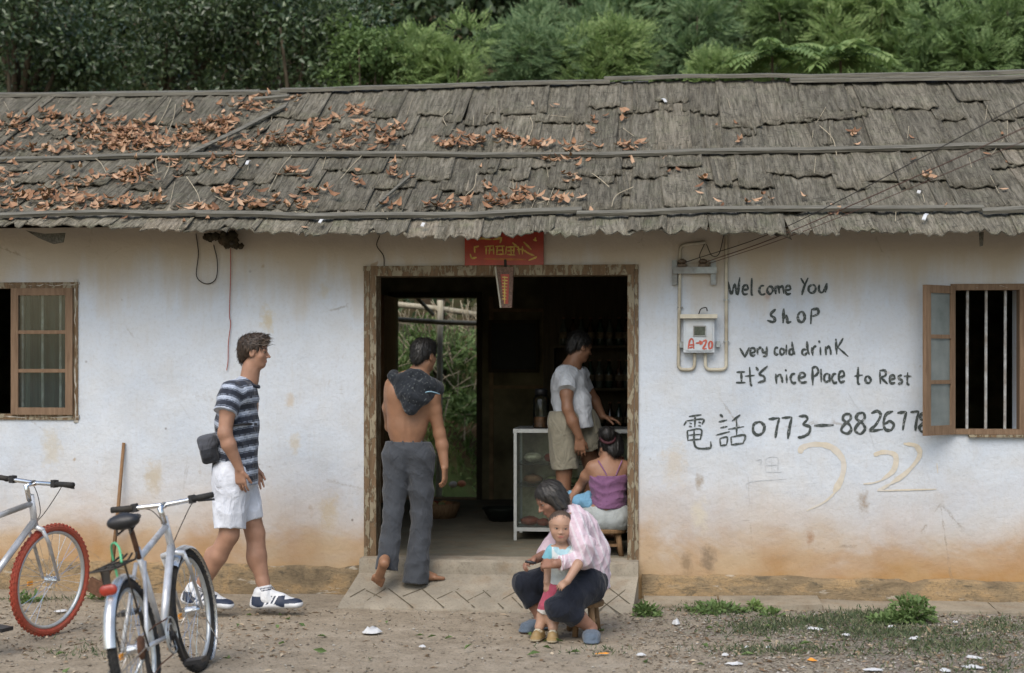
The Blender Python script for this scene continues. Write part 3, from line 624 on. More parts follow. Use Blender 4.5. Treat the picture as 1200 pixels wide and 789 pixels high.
clusters = [(20,150,26,10,40),(60,137,14,7,16),(88,148,24,8,26),(125,160,40,10,70),(118,138,10,7,14),(62,176,60,5,46),(160,152,34,9,60),(165,174,40,5,40),(215,165,36,6,50),(245,152,30,6,60),(262,145,16,5,30),(300,126,34,7,30),(222,128,10,5,9),(150,170,30,5,30),
 (8,205,20,12,22),(30,232,50,8,50),(75,230,20,7,30),(85,215,24,7,20),(150,210,26,8,36),(165,200,14,5,14),(120,240,50,5,44),(175,236,22,5,18),(60,246,60,3,20),(200,190,12,9,12),(245,195,10,6,9),(270,190,14,8,18),(268,225,14,6,16),(310,235,24,6,20),(345,203,12,6,12),(352,243,12,4,10),(370,225,14,6,12),(235,246,14,4,12),(300,244,30,3,14),
 (290,172,36,4,34),(345,160,28,7,36),(375,148,16,6,22),(330,168,26,5,20),(350,120,6,9,6),(417,132,20,6,26),(412,163,22,8,24),(390,172,40,3,18),(455,165,16,9,22),(428,147,9,3,5),(465,152,8,3,6),(540,170,36,5,26),(560,165,34,4,20),(592,160,12,5,12),(615,168,24,5,14),(640,172,36,3,14),(678,175,20,3,9),(735,172,18,4,12),(595,160,10,3,6),
 (660,188,20,3,12),(668,205,9,9,11),(612,230,22,8,22),(600,238,20,4,16),(550,240,22,4,16),(515,243,30,3,12),(660,236,18,4,12),(462,205,7,10,10),(420,215,8,10,7),(460,240,9,4,5),(480,206,5,3,3),(570,221,8,3,4),(695,150,6,8,6),(732,132,4,8,4),(820,212,4,9,5),(742,190,4,2,2),(885,237,12,3,5),(843,240,4,2,2),(1000,155,6,4,4),(1086,206,5,5,4),(978,248,6,5,5),(1104,246,10,2,3),(866,167,4,2,3),(652,128,5,3,2),(300,116,20,3,8)]
for cx, cy, rx, ry, n_ in clusters:
    for i in range(int(n_*1.25)):
        px, py = cx + rr.gauss(0, .62)*rx, cy + rr.gauss(0, .62)*ry
        if py < 113: continue
        u, s = roof_at(px, py); x, d, n = rframe(u, s); a = rr.uniform(0, 2*PI); t = rr.uniform(-.5, .5); n2 = (n + x*t + d*rr.uniform(-.5, .5)).normalized(); xx = (x*math.cos(a) + d*math.sin(a)); xx = (xx - n2*xx.dot(n2)).normalized()
        curled(lv, rpt(u, s) + n*rr.uniform(.035, .065), xx, n2.cross(xx), n2, rr.uniform(.045, .10), rr.uniform(.018, .042), rr.uniform(.4, 1.3), i)
for i in range(200):
    px = rr.uniform(-20, 1220); py = rr.uniform(118, 268)
    if rr.random() > (1.0 if px < 320 else .22): continue
    u, s = roof_at(px, py); x, d, n = rframe(u, s); a = rr.uniform(0, 2*PI); xx = x*math.cos(a)+d*math.sin(a); curled(lv, rpt(u, s)+n*.04, xx, n.cross(xx), n, rr.uniform(.04, .08), rr.uniform(.015, .03), rr.uniform(.4, 1.2), i)
tag(lv.build('fallen_leaves', M['deadleaf'], None, (0, 0, 0), -YAW, smooth=True), kind='stuff', label='curled brown dead leaves drifted over the left side of the bark roof', cat='leaves')
M['straw'] = simple('dry_straw', (.36, .31, .22), .8, .3, 20, .1); st_ = MB()
for pts in [((180,158),(192,140),(202,118)),((196,163),(205,140),(207,125)),((186,205),(184,190),(190,178)),((193,212),(200,195),(196,180)),((220,210),(232,228),(236,240)),((100,182),(118,192),(126,205)),((546,232),(556,222),(559,206)),((620,165),(625,150),(622,140)),((717,245),(722,232),(742,222)),((694,206),(705,214),(714,222)),((130,142),(138,135),(140,133)),((400,212),(415,195),(428,182)),((315,228),(330,200),(345,182)),((960,150),(975,165),(980,185)),((524,150),(520,140),(528,132))]:
    P = []
    for px, py in catmull(pts, 4): u, s = roof_at(px, py); P.append(rpt(u, s) + rframe(u, s)[2]*.06)
    st_.tube(P, .003, 4)
for i in range(60):
    px, py = rr.uniform(0, 1200), rr.uniform(120, 265); a = rr.gauss(1.5, .6); l = rr.uniform(8, 26); P = []
    for k in range(4): u, s = roof_at(px + math.cos(a)*l*k/3, max(116, py - math.sin(a)*l*k/3)); P.append(rpt(u, s) + rframe(u, s)[2]*.05)
    st_.tube(P, .002, 4)
tag(st_.build('dry_straw', M['straw'], None, (0, 0, 0), -YAW), kind='stuff', label='thin dry straws and twigs scattered over the bark roof', cat='straw')
# ================================================================== ON THE WALL: painted writing, plaque, meter, wires
def stroke(mb, pts, w_, n0, seed, taper=.25):
    # brush stroke on the wall face: a thin raised ribbon through house-frame points
    P = [np.array(p) for p in catmull(pts, 5)]; r = random.Random(seed); m = len(P); vs = []
    for i, p in enumerate(P):
        d = P[min(i+1, m-1)] - P[max(i-1, 0)]; l = math.hypot(d[0], d[2]) or 1e-6; s = np.array([-d[2]/l, 0, d[0]/l]); e = min(i, m-1-i)/2.0
        ww = w_*(.5 + .5*min(1, e))*(1 + r.uniform(-.15, .15) + .14*math.sin(i*.5+seed)); k = n0 - .0004*(i % 3)
        for q, y in ((-1, k), (1, k)): vs.append((p[0]+s[0]*ww/2*q, y, p[2]+s[2]*ww/2*q))
    mb.add(vs, [(2*i, 2*i+1, 2*i+3, 2*i+2) for i in range(m-1)])
def write(name, label, cat, strokes, org, sc, w_, mat, n=-.0022, mark=None):
    if name == 'painted_lettering':          # each word a part of its line
        iv = sorted((min(q[0] for q in (p[1] if isinstance(p[0], (int, float)) else p)), max(q[0] for q in (p[1] if isinstance(p[0], (int, float)) else p)), i) for i, p in enumerate(strokes)); words = []; end = -1e9
        for a, b, i in iv:
            if a > end + 22: words.append([])
            words[-1].append(i); end = max(end, b)
        org0 = H(org[0]+iv[0][0]/sc, org[1] + max(q[1] for p in strokes for q in (p[1] if isinstance(p[0], (int, float)) else p))/sc, 0.0); root = tag(empty(name, h2w(*org0), -YAW), label, cat)
        for w_i in words:
            mb = MB()
            for k, i in enumerate(sorted(w_i)):
                p = strokes[i]; ww = p[0] if isinstance(p[0], (int, float)) else w_; p = p[1] if isinstance(p[0], (int, float)) else p; stroke(mb, [H(org[0]+x/sc, org[1]+y/sc, 0.0)[:] for x, y in p], ww, n - .00035*(k % 7), i)
            mb.v = [tuple(Vector(v)-org0) for v in mb.v]; mb.build('painted_word', mat, root)
        return root
    mb = MB(); k = 0
    for pts in strokes:
        ww = w_
        if isinstance(pts[0], (int, float)): ww = pts[0]; pts = pts[1]
        n_ = n - .00035*(k % 7); stroke(mb, [H(org[0]+x/sc, org[1]+y/sc, 0.0)[:] for x, y in pts], ww, n_, k); k += 1
    v = np.array(mb.v); o = (v[:, 0].mean(), 0.0, v[:, 2].min()); ob = tag(mb.build(name, mat, None, o, -YAW), label, cat); return ob
C7 = ((840, 310), 5.0)
write('painted_lettering', 'black hand painted line Welcome You, topmost of the wall writing', 'writing', [
 [(65,100),(85,175),(105,115),(120,178),(135,75)], [(152,150),(180,145),(178,125),(160,125),(150,150),(158,175),(182,172)], [(205,80),(203,172),(212,176)], [(278,125),(258,128),(248,155),(262,178),(285,172)],
 [(302,130),(295,155),(310,175),(328,155),(322,132),(302,130)], [(342,125),(345,175)], [(345,140),(360,128),(366,172)], [(366,140),(385,128),(392,172)], [(402,152),(430,146),(425,126),(408,130),(402,155),(412,175),(435,170)],
 [(492,80),(515,120)], [(535,78),(512,130),(498,180)], [(560,118),(540,132),(540,158),(560,168),(578,150),(575,127),(560,118)], [(600,118),(598,150),(612,165),(630,150),(645,110)], [(645,110),(636,165)]], *C7, .0155, M['ink'])
write('painted_lettering', 'black hand painted word shop, second line of the wall writing', 'writing', [
 [(345,262),(320,285),(318,300),(340,318),(330,338),(295,328)], [(392,258),(388,345)], [(388,320),(405,300),(412,320),(415,340),(437,335)], [(492,275),(475,300),(480,330),(500,338),(515,315),(508,285),(492,275)], [(555,262),(550,350)], [(552,265),(590,262),(592,290),(560,305)]], *C7, .018, M['ink'])
write('painted_lettering', 'black hand painted line very cold drink, third line on the wall', 'writing', [
 [(135,490),(165,545)], [(165,545),(190,485)], [(195,520),(222,512),(218,492),(200,495),(196,525),(210,535),(226,528)], [(236,490),(240,530)], [(240,505),(250,488),(262,492)], [(266,490),(272,515),(288,512)], [(292,480),(290,530),(270,540)],
 [(360,490),(345,488),(338,508),(345,528),(362,525)], [(385,490),(372,500),(372,522),(386,528),(396,510),(385,490)], [(408,470),(406,530)], [(450,495),(428,500),(425,522),(440,528),(450,515)], [(440,452),(446,500),(456,528)],
 [(525,500),(505,500),(500,522),(515,530),(530,515)], [(528,450),(532,500),(542,530)], [(556,485),(562,535)], [(560,505),(572,480),(582,485)], [(606,485),(608,532)], [(597,445),(603,460)], [(636,480),(640,532)], [(640,500),(655,480),(665,500),(668,530)],
 [(697,435),(703,528)], [(740,432),(708,488)], [(708,485),(770,540)]], *C7, .0155, M['ink'])
write('painted_lettering', "black hand painted line It's nicePlace to Rest, fourth line on the wall", 'writing', [
 [(115,632),(165,630)], [(143,632),(145,692)], [(112,693),(168,692)], [(192,600),(198,700),(208,705)], [(165,655),(222,650)], [(228,600),(243,622)], [(298,595),(250,640),(275,655),(278,680),(240,692)],
 [(345,640),(350,700)], [(350,660),(370,645),(380,665),(385,695)], [(408,645),(410,695)], [(400,615),(408,625)], [(460,640),(440,645),(432,670),(445,695),(465,690)], [(480,668),(515,655),(508,635),(488,640),(480,670),(495,692),(528,688)],
 [(560,605),(562,708)], [(555,610),(580,600),(595,625),(580,650),(562,655)], [(610,612),(612,690)], [(655,640),(635,645),(628,670),(640,690),(655,680)], [(660,640),(660,665),(662,690)], [(700,640),(682,645),(675,670),(688,695),(705,688)],
 [(715,665),(745,650),(738,625),(720,632),(714,665),(725,690),(750,682)], [(828,600),(826,690),(840,702)], [(805,655),(855,648)], [(885,652),(870,665),(875,690),(892,694),(902,675),(885,652)], [(955,628),(958,700)], [(952,622),(985,622),(988,650),(960,662)], [(960,662),(1000,700)],
 [(1012,675),(1040,668),(1036,650),(1018,655),(1012,678),(1022,697),(1045,692)], [(1085,648),(1065,655),(1068,670),(1085,680),(1080,697),(1060,698)], [(1118,632),(1115,695),(1128,705)], [(1095,655),(1140,655)]], *C7, .0155, M['ink'])
C3 = ((780, 460), 3.75)
write('painted_lettering', 'black painted Chinese word for telephone and the number 0773-8826778', 'writing', [
 (.013, [(102,106),(158,98)]), (.013, [(130,100),(128,152)]), (.013, [(92,125),(80,145)]), (.013, [(92,125),(165,117),(160,140)]), (.010, [(104,133),(116,138)]), (.010, [(143,130),(156,133)]), (.010, [(102,148),(116,151)]), (.010, [(142,146),(156,148)]),
 (.013, [(95,168),(98,213)]), (.013, [(95,168),(155,162),(153,208)]), (.011, [(98,188),(152,184)]), (.012, [(98,210),(152,205)]), (.014, [(125,165),(126,222),(140,244),(180,246),(198,240),(198,215)]),
 (.015, [(238,96),(252,108)]), (.013, [(233,130),(270,121)]), (.013, [(240,156),(272,149)]), (.014, [(220,188),(282,172)]), (.012, [(238,202),(242,236)]), (.012, [(238,202),(270,197),(268,230)]), (.012, [(242,234),(268,230)]),
 (.013, [(328,98),(292,125)]), (.013, [(275,162),(345,150)]), (.014, [(312,118),(312,192)]), (.013, [(287,196),(290,232)]), (.013, [(287,196),(348,188),(340,225)]), (.013, [(290,230),(340,223)]),
 [(408,130),(388,140),(385,170),(402,187),(426,178),(434,150),(420,132),(406,130)], [(452,118),(500,112)], [(500,112),(490,150),(482,200)], [(510,112),(555,108)], [(555,108),(545,150),(537,204)], [(585,105),(615,104),(622,118),(602,142)], [(602,142),(634,152),(628,180),(600,196),(580,197)], (.020, [(652,146),(738,143)]),
 [(812,94),(786,98),(780,120),(808,142),(815,165),(798,181),(772,168),(784,142),(812,118),(812,94)], [(870,88),(846,94),(838,115),(864,135),(876,160),(856,182),(832,167),(845,140),(874,115),(870,88)], [(903,92),(930,82),(945,100),(925,140),(900,168),(955,162)], [(1000,82),(970,95),(958,130),(965,162),(990,165),(1003,142),(985,127),(962,140)],
 [(1018,90),(1058,85)], [(1058,85),(1048,125),(1042,166)], [(1075,87),(1112,82)], [(1112,82),(1102,125),(1097,168)], [(1146,88),(1124,95),(1120,115),(1142,133),(1142,162),(1124,172),(1115,152),(1138,128),(1146,88)]], *C3, .0185, M['ink'])
write('faded_marking', 'faded ochre curved brush marks below the telephone number', 'marking', [
 (.036, [(590,268),(602,242),(660,228),(730,242),(780,300),(775,370),(740,440)]), (.014, [(745,438),(700,480),(620,520)]), (.032, [(915,275),(960,262),(1010,278),(1002,340),(950,385)]), (.012, [(950,385),(915,397),(870,402)]), (.030, [(1045,225),(1100,235),(1115,280),(1060,350),(990,400)]), (.018, [(990,400),(955,420),(930,432)]), (.010, [(932,432),(1060,428),(1190,425)]), (.008, [(1192,310),(1196,355)])], *C3, .014, M['faint'])
M['pencil'] = simple('grey_scratch', (.48, .50, .52), .9, .15, 30, .1, .1)
write('faded_marking', 'thin grey scratched box marks below the painted word for telephone', 'marking', [
 [(365,435),(365,395),(530,380)], [(440,345),(440,292),(492,288),(492,350)], [(440,350),(510,350)], [(440,320),(492,318)], [(465,292),(467,345)], [(395,300),(420,295),(415,320)]], *C3, .005, M['pencil'])
write('faded_marking', 'long thin brown crack running down through the painted phone number', 'crack', [[(800,0),(830,50),(850,75),(880,140),(905,200),(918,245)]], *C3, .003, M['pencil'])
# ---- red plaque over the door
C1 = ((530, 260), 7.17); hq = lambda x, y, n=0.0: H(C1[0][0]+x/C1[1], C1[0][1]+y/C1[1], n)
a, b = hq(105, 92, -.03), hq(768, 362, -.03)
plaque = tag(empty('red_plaque', h2w((a.x+b.x)/2, -.0, b.z), -YAW), 'red painted board with gold lettering over the shop doorway', 'signboard')
PO = Vector(((a.x+b.x)/2, 0, b.z))
def pbuild(mb, name, m, root, org): 
    mb.v = [tuple(Vector(p) - org) for p in mb.v]; o = mb.build(name, m, root); return o
pbuild(MB().box((a.x, -.032, b.z), (b.x, -.012, a.z)), 'board', M['red'], plaque, PO)
def marks(strokes, w_, n, seed):
    mb = MB()
    for k, pts in enumerate(strokes): stroke(mb, [hq(x, y, n)[:] for x, y in pts], w_, n - .0004*(k % 5), seed+k)
    return mb
g1 = [[(x, 205), (x+r1, 275)] for x, r1 in ((285, 0), (318, -8), (345, 4), (380, -6), (420, 8), (455, -6), (490, 6), (520, -4), (555, 10), (590, 0))] + [[(272, 210), (350, 202)], [(362, 208), (440, 204)], [(300, 240), (345, 236)], [(375, 240), (430, 238)], [(450, 215), (530, 210)], [(462, 245), (520, 240)], [(545, 235), (600, 230)], [(370, 275), (440, 272)], [(460, 275), (530, 280)]]
pbuild(marks(g1, .010, -.0345, 5), 'gold_characters', M['gold'], plaque, PO)
pbuild(marks([[(265, 312), (620, 318)]], .016, -.0345, 30), 'gold_underline', simple('dull_gold', (.36, .13, .03), .5, .2, 40), plaque, PO)
pbuild(marks([[(150,270),(165,305),(205,300)], [(185,205),(190,262)], [(185,215),(225,205)], [(505,175),(560,225)], [(600,170),(665,235)], [(595,235),(640,265),(690,285)], [(640,325),(680,310),(712,295)], [(215,150),(260,140),(330,150)], [(340,150),(420,135)], [(385,115),(410,150),(400,180)], [(680,150),(710,160)], [(700,130),(695,160)]], .012, -.0345, 60), 'gold_ornament', M['gold'], plaque, PO)
# hanging tapered tablet
ta = [hq(372, 380, -.05), hq(515, 380, -.05), hq(500, 722, -.05), hq(418, 722, -.05)]
tab = tag(empty('hanging_tablet', h2w(ta[2].x, 0, ta[2].z), -YAW), 'narrow tapered red and brown tablet hanging below the red board', 'sign'); TO = Vector((ta[2].x, 0, ta[2].z))
vs = [Vector(p) for p in ta] + [Vector(p) + Vector((0, .04, 0)) for p in ta]
mb = MB(); mb.add(vs, [(3, 2, 1, 0), (4, 5, 6, 7), (0, 1, 5, 4), (1, 2, 6, 5), (2, 3, 7, 6), (3, 0, 4, 7)]); pbuild(mb, 'board', simple('tablet_brown', (.16, .10, .075), .7, .5, 90, .2), tab, TO)
mb = MB(); ctr = [hq(405, 440, -.053), hq(480, 440, -.053), hq(470, 690, -.053), hq(435, 690, -.053)]; mb.add(ctr, [(3, 2, 1, 0)]); pbuild(mb, 'red_field', M['red'], tab, TO)
pbuild(marks([[(440, 455), (440, 690)]] + [[(418 + i % 3, 465+i*26), (468-i*2, 470+i*26)] for i in range(8)], .009, -.056, 80), 'gold_characters', M['gold'], tab, TO)
pbuild(MB().tube([Vector((ta[0].x-.008, -.052, ta[0].z)), Vector((ta[3].x-.008, -.052, ta[3].z))], .006, 5), 'pale_edge', M['pvc'], tab, TO)
pbuild(MB().tube([Vector(((ta[0].x+ta[1].x)/2, -.03, ta[0].z+.05)), Vector(((ta[0].x+ta[1].x)/2, -.03, ta[0].z-.02))], .01, 6), 'hook', M['wire'], tab, TO)
# ---- meter box, conduits, insulators
C2 = ((780, 270), 4.385); hm = lambda x, y, n=0.0: H(C2[0][0]+x/C2[1], C2[0][1]+y/C2[1], n)
c0 = hm(172, 630); MO = Vector((c0.x, 0, c0.z)); meter = tag(empty('meter_box', h2w(*MO), -YAW), 'small grey electricity meter box with red marks on the white wall', 'meter box')
M['boxpaint'] = simple('meter_paint', (.46, .50, .53), .5, .1, 20, .08, .4, dirt=(.36, .30, .22))
a, b = hm(92, 452, -.06), hm(250, 628, -.06); pbuild(MB().box((a.x, -.075, b.z), (b.x, -.002, a.z)), 'box', M['boxpaint'], meter, MO)
a2, b2 = hm(104, 462, -.08), hm(240, 618, -.08); pbuild(MB().box((a2.x, -.083, b2.z), (b2.x, -.076, a2.z)), 'door', M['boxpaint'], meter, MO)
a3, b3 = hm(142, 490, -.088), hm(208, 545, -.088); mb = MB(); t_ = .007
mb.box((a3.x, -.091, b3.z), (a3.x+t_, -.084, a3.z)).box((b3.x-t_, -.091, b3.z), (b3.x, -.084, a3.z)).box((a3.x+t_, -.090, a3.z-t_), (b3.x-t_, -.084, a3.z)).box((a3.x+t_, -.090, b3.z), (b3.x-t_, -.084, b3.z+t_)); pbuild(mb, 'window_rim', M['steel'], meter, MO)
pbuild(MB().box((a3.x+t_, -.0865, b3.z+t_), (b3.x-t_, -.0835, a3.z-t_)), 'window', simple('meter_glass', (.07, .085, .07), .15, .3, 60, .02), meter, MO)
a4, b4 = hm(75, 432, -.1), hm(266, 452, -.1); pbuild(MB().box((a4.x, -.115, b4.z), (b4.x, -.002, a4.z)), 'hood', M['pvc'], meter, MO)
for x, y in ((82, 588), (270, 585)): q = hm(x, y, -.03); pbuild(MB().box((q.x-.012, -.045, q.z-.02), (q.x+.012, -.002, q.z+.02)), 'lug', M['steel'], meter, MO)
mm = MB()
for k, pts in enumerate([[(115,612),(125,565),(140,562),(145,610)], [(118,590),(143,588)], [(155,580),(185,577)], [(172,568),(188,577),(175,588)], [(190,572),(208,565),(205,585),(192,608),(212,608)], [(225,570),(238,575),(238,600),(225,608),(222,585),(228,570)], [(120,605),(140,600)]]): stroke(mm, [hm(x, y, -.0855)[:] for x, y in pts], .011, -.0855-.0003*(k % 4), 200+k)
pbuild(mm, 'red_marks', M['redpaint'], meter, MO)
def pipe(name, pts, label, r=.0115):
    P = [hm(x, y, n) for x, y, n in pts]; Q = [P[0]]
    for i in range(1, len(P)-1):
        d0 = (P[i-1]-P[i]); d1 = (P[i+1]-P[i]); k = min(.035, d0.length*.4, d1.length*.4)
        for t in (0, .25, .5, .75, 1): A = P[i]+d0.normalized()*k; B = P[i]+d1.normalized()*k; Q.append(A.lerp(P[i], t).lerp(P[i].lerp(B, t), t))
    Q.append(P[-1]); org = Vector((Q[-1].x, 0, min(q.z for q in Q))); mb = MB().tube([q-org for q in Q], r, 8); root = tag(empty(name, h2w(*org), -YAW), label, 'conduit'); mb.build('pipe', M['pvc'], root, smooth=True)
    for (x, y) in ((pts[1][0], (pts[1][1]+pts[2][1])/2), (pts[1][0], pts[2][1]*.8 + pts[1][1]*.2)):
        q = hm(x, y, -.012) - org; MB().box((q.x-.018, -.024, q.z-.005), (q.x+.018, -.001, q.z+.005)).build('clip', M['steel'], root)
pipe('conduit', [(205, 62, -.02), (75, 78, -.014), (66, 716, -.014), (148, 716, -.014), (150, 632, -.03)], 'cream conduit looping down to the left of the meter box')
pipe('conduit', [(312, -25, -.014), (312, 0, -.014), (312, 716, -.014), (205, 716, -.014), (204, 632, -.03)], 'cream conduit running down from the eave right of the meter box')
a = hm(140, 222); BO = Vector((a.x, 0, a.z)); brk = tag(empty('insulator_bracket', h2w(*BO), -YAW), 'grey steel bracket with two small insulators above the meter box', 'bracket')
q0, q1 = hm(40, 190, -.04), hm(262, 222, -.04); pbuild(MB().box((q0.x, -.06, q1.z), (q1.x, -.035, q0.z)), 'crossbar', M['steel'], brk, BO)
for x in (46, 245): p, q = hm(x-13, 155, -.02), hm(x+13, 281, -.02); pbuild(MB().box((p.x, -.0345, q.z), (q.x, -.002, p.z)), 'upright', M['steel'], brk, BO)
for x in (85, 192): p = hm(x, 190, -.047); pbuild(MB().lathe((p.x, -.047, p.z), [(.012, 0), (.032, .004), (.034, .018), (.018, .024), (.03, .034), (.028, .046), (.012, .056)], 12), 'insulator', simple('brown_porcelain', (.12, .09, .065), .3, .3, 30), brk, BO)
def wire(name, label, pts, r, m, sag=0.0, n=14):
    P = [Vector(p) for p in pts]
    if len(P) == 2: P = [P[0].lerp(P[1], i/n) + Vector((0, 0, -sag*4*(i/n)*(1-i/n))) for i in range(n+1)]
    else: P = [Vector(tuple(p)) for p in catmull([p[:] for p in P], 6)]
    org = P[0].copy(); mb = MB().tube([p-org for p in P], r, 5); me = mb; o = mesh_obj(name, mb.v, mb.f, m, None, (0,0,0)); o.location = org
    return tag(o, label, 'wire')
i1 = h2w(*hm(92, 168, -.047)); i2 = h2w(*hm(200, 166, -.047))
wire('overhead_wire', 'thin dark wire rising right across the roof, upper of three', [i1, W(930, 262, -.75), W(1330, 52, -4.2)], .0028, M['wire'])
wire('overhead_wire', 'rusty wire rising right across the roof, middle one, from the right insulator', [i2, W(935, 268, -.78), W(1330, 92, -4.2)], .0032, M['rustwire'])
wire('overhead_wire', 'lowest thin wire rising right from the bracket across the roof', [i2 + Vector((.02, 0, -.01)), W(950, 268, -.78), W(1330, 112, -4.2)], .0022, M['rustwire'])
wire('loose_wire', 'short looped wire hanging between the two insulators', [h2w(*hm(200, 70, -.02)), h2w(*hm(175, 130, -.05)), h2w(*hm(190, 165, -.05))], .003, M['wire'])
wire('loose_wire', 'short dark wire curling from the conduit to the right insulator', [h2w(*hm(210, 72, -.02)), h2w(*hm(238, 130, -.05)), h2w(*hm(275, 120, -.04)), h2w(*hm(300, 20, -.03))], .003, M['wire'])
wire('loose_wire', 'small bent wire end sticking up on the meter box hood', [h2w(*hm(170, 432, -.03)), h2w(*hm(182, 405, -.04)), h2w(*hm(208, 398, -.05)), h2w(*hm(214, 415, -.05))], .004, M['wire'])
C6 = ((220, 250), 4.615); h6 = lambda x, y, n=-.012: h2w(*H(C6[0][0]+x/C6[1], C6[0][1]+y/C6[1], n))
wire('hanging_wire', 'black wire loop hanging on the wall under the left eave', [h6(45, 110), h6(58, 220), h6(48, 340), h6(100, 382), h6(152, 355), h6(160, 260), h6(140, 170)], .0035, M['wire'])
wire('hanging_wire', 'long red wire hanging down the wall behind the walking man', [h6(232, 190), h6(232, 330), h6(226, 540), h6(232, 600), h6(220, 700), h6(218, 800), h6(210, 850)], .0032, M['redwire'])
wire('hanging_wire', 'short bent dark wire above the left corner of the doorway', [h6(1038, 120), h6(1022, 175), h6(1058, 230), h6(1062, 290)], .0035, M['wire'])
# mud nests under the eave
nz = tag(empty('wasp_nest', h6(215, 150, -.08)), 'dark lumpy mud nest under the left eave', 'nest'); mb = MB(); rr = random.Random(3); o0 = h6(215, 150, -.08)
M['mud'] = simple('mud_nest', (.045, .038, .025), .95, .5, 30, .8, .1, dirt=(.16, .11, .07))
for x, y, r in ((120, 130, .032), (150, 125, .03), (185, 150, .028), (215, 140, .042), (240, 150, .045), (215, 165, .035), (262, 175, .025), (288, 178, .02), (100, 130, .022), (240, 125, .04), (200, 120, .035)): mb.ell(h6(x, y, -.07) - o0, (r, r*.9, r*.95), 10, 7)
for i, p in enumerate(mb.v): mb.v[i] = tuple(np.array(p)*(1) + np.array([rr.gauss(0, .0035) for _ in range(3)]))
mb.build('nest_body', M['mud'], nz, smooth=True)
mb = MB().ell((0, 0, 0), (.014, .02, .014), 8, 6); mb.build('entrance', M['wire'], nz).location = h6(238, 160, -.115) - o0
# bits of bark hanging from the eave at the far left and right
def scrap(pts, label, n=-.42):
    P = [h2w(*H(x, y, n)) for x, y in pts]; c = sum(P, Vector())/len(P); m = len(P); vs = [p-c for p in P] + [p-c+Vector((0, .015, 0)) for p in P]
    o = mesh_obj('bark_scrap', vs, [tuple(range(m))[::-1], tuple(range(m, 2*m))] + [(i, (i+1) % m, (i+1) % m+m, i+m) for i in range(m)], M['bark'], None); o.location = c; tag(o, label, 'bark scrap')
scrap([(30,270),(52,274),(76,273),(74,284),(62,286),(45,279)], 'torn brown bark scrap hanging below the eave at far left')
scrap([(1148,272),(1153,272),(1152,288),(1149,289)], 'narrow bark splinter hanging from the eave at right')
scrap([(903,270),(912,268),(924,271),(928,281),(918,276),(910,277)], 'dark bent scrap under the eave beside the wires')
# white strips stuck in the roof
for px, py, l, lab in ((1083, 258, .10, 'white paper strip stuck on the eave at right'), (1076, 229, .03, 'small white scrap on the bark roof above the long white strip'), (292, 194, .07, 'white feather like scrap lying on the left of the roof'), (497, 267, .05, 'small white scrap at the eave left of the red board'), (778, 121, .07, 'pale pinkish bark flake lying near the ridge'), (378, 263, .05, 'bluish white scrap at the eave above the walking man')):
    u, s = roof_at(px, py); x, d, n = rframe(u, s); c = rpt(u, s)+n*.062; a = math.sin(px)*.5; d2 = d*math.cos(a)+x*math.sin(a); x2 = n.cross(d2)
    vs = [c + d2*l*(t-.5) + x2*w_*.022 + n*.012*math.sin(t*3) for t in (0, .5, 1) for w_ in (-.5, .5)]; vs = [h2w(*v) for v in vs]; o = mesh_obj('paper_scrap', [v-vs[0] for v in vs] + [v-vs[0]+Vector((0, 0, .004)) for v in vs], [(0,1,3,2),(2,3,5,4),(6,8,9,7),(8,10,11,9)], M['paper'], None); o.location = vs[0]; tag(o, lab, 'scrap')
# ------------------------------------------------------------------ broom leaning on the wall
b0, b1 = h2w(*H(131, 668, -.13)), h2w(*H(145, 519, -.015)); 
hoe = tag(empty('hoe', b0), 'long handled hoe leaning on the wall between the bicycles', 'tool')
MB().tube([Vector((0, 0, 0)), (b1-b0)*.5 + Vector((.004, 0, 0)), b1-b0], [.014, .0125, .011], 8).build('handle', M['stick'], hoe, smooth=True)
hb = W(116, 688, -.18) - b0; mb = MB(); mb.box((-.075, -.02, -.055), (.045, .015, .035), Matrix.Translation(hb) @ Matrix.Rotation(.5, 4, 'Y')); mb.tube([(0, 0, .03), hb], .02, 8); mb.build('blade', M['rust'], hoe)
# ================================================================== VEGETATION BEHIND THE HOUSE
def unit(v): return v/np.maximum(1e-9, np.linalg.norm(v, axis=-1, keepdims=True))
def leaves(C, Nn, D, L, Wd, fold=.25):
    # folded four-point leaves: C base, D pointing direction, Nn face normal
    D = unit(D); S = unit(np.cross(D, Nn)); Nn = np.cross(S, D); L = L[:, None]; Wd = Wd[:, None]
    V = np.stack([C, C + D*L*.5 + S*Wd*.5 + Nn*Wd*fold, C + D*L - Nn*L*.12, C + D*L*.5 - S*Wd*.5 + Nn*Wd*fold], 1).reshape(-1, 3)
    i = np.arange(len(C))*4; Q = np.concatenate([np.stack([i, i+1, i+2], 1), np.stack([i, i+2, i+3], 1)]); return V, Q
def blob_points(rng, blobs, n, shell=.55):
    w_ = np.array([b[3]*b[4]*b[5] for b in blobs])**.67; k = rng.choice(len(blobs), n, p=w_/w_.sum()); B = np.array(blobs)[k]
    d = unit(rng.normal(size=(n, 3))); r = shell + (1-shell)*rng.random((n, 1))**.5; r *= 1 + .18*np.sin(d[:, :1]*7 + B[:, :1]*5)*np.sin(d[:, 2:3]*6+B[:, 1:2]*3)
    return B[:, :3] + d*r*B[:, 3:6], d
def sub_blobs(rng, c, r, n, size=(.25, .45)):
    out = []
    for i in range(n):
        d = rng.normal(size=3); d /= np.linalg.norm(d); q = rng.random()**.4*.8; s = rng.uniform(*size)
        out.append([c[0]+d[0]*r[0]*q, c[1]+d[1]*r[1]*q, c[2]+d[2]*r[2]*q, r[0]*s*1.1, r[1]*s, r[2]*s])
    return out
M['wood'] = simple('bark_trunk', (.10, .08, .055), .9, .35, 12, .6, .1, stretch=(1, 1, .3))
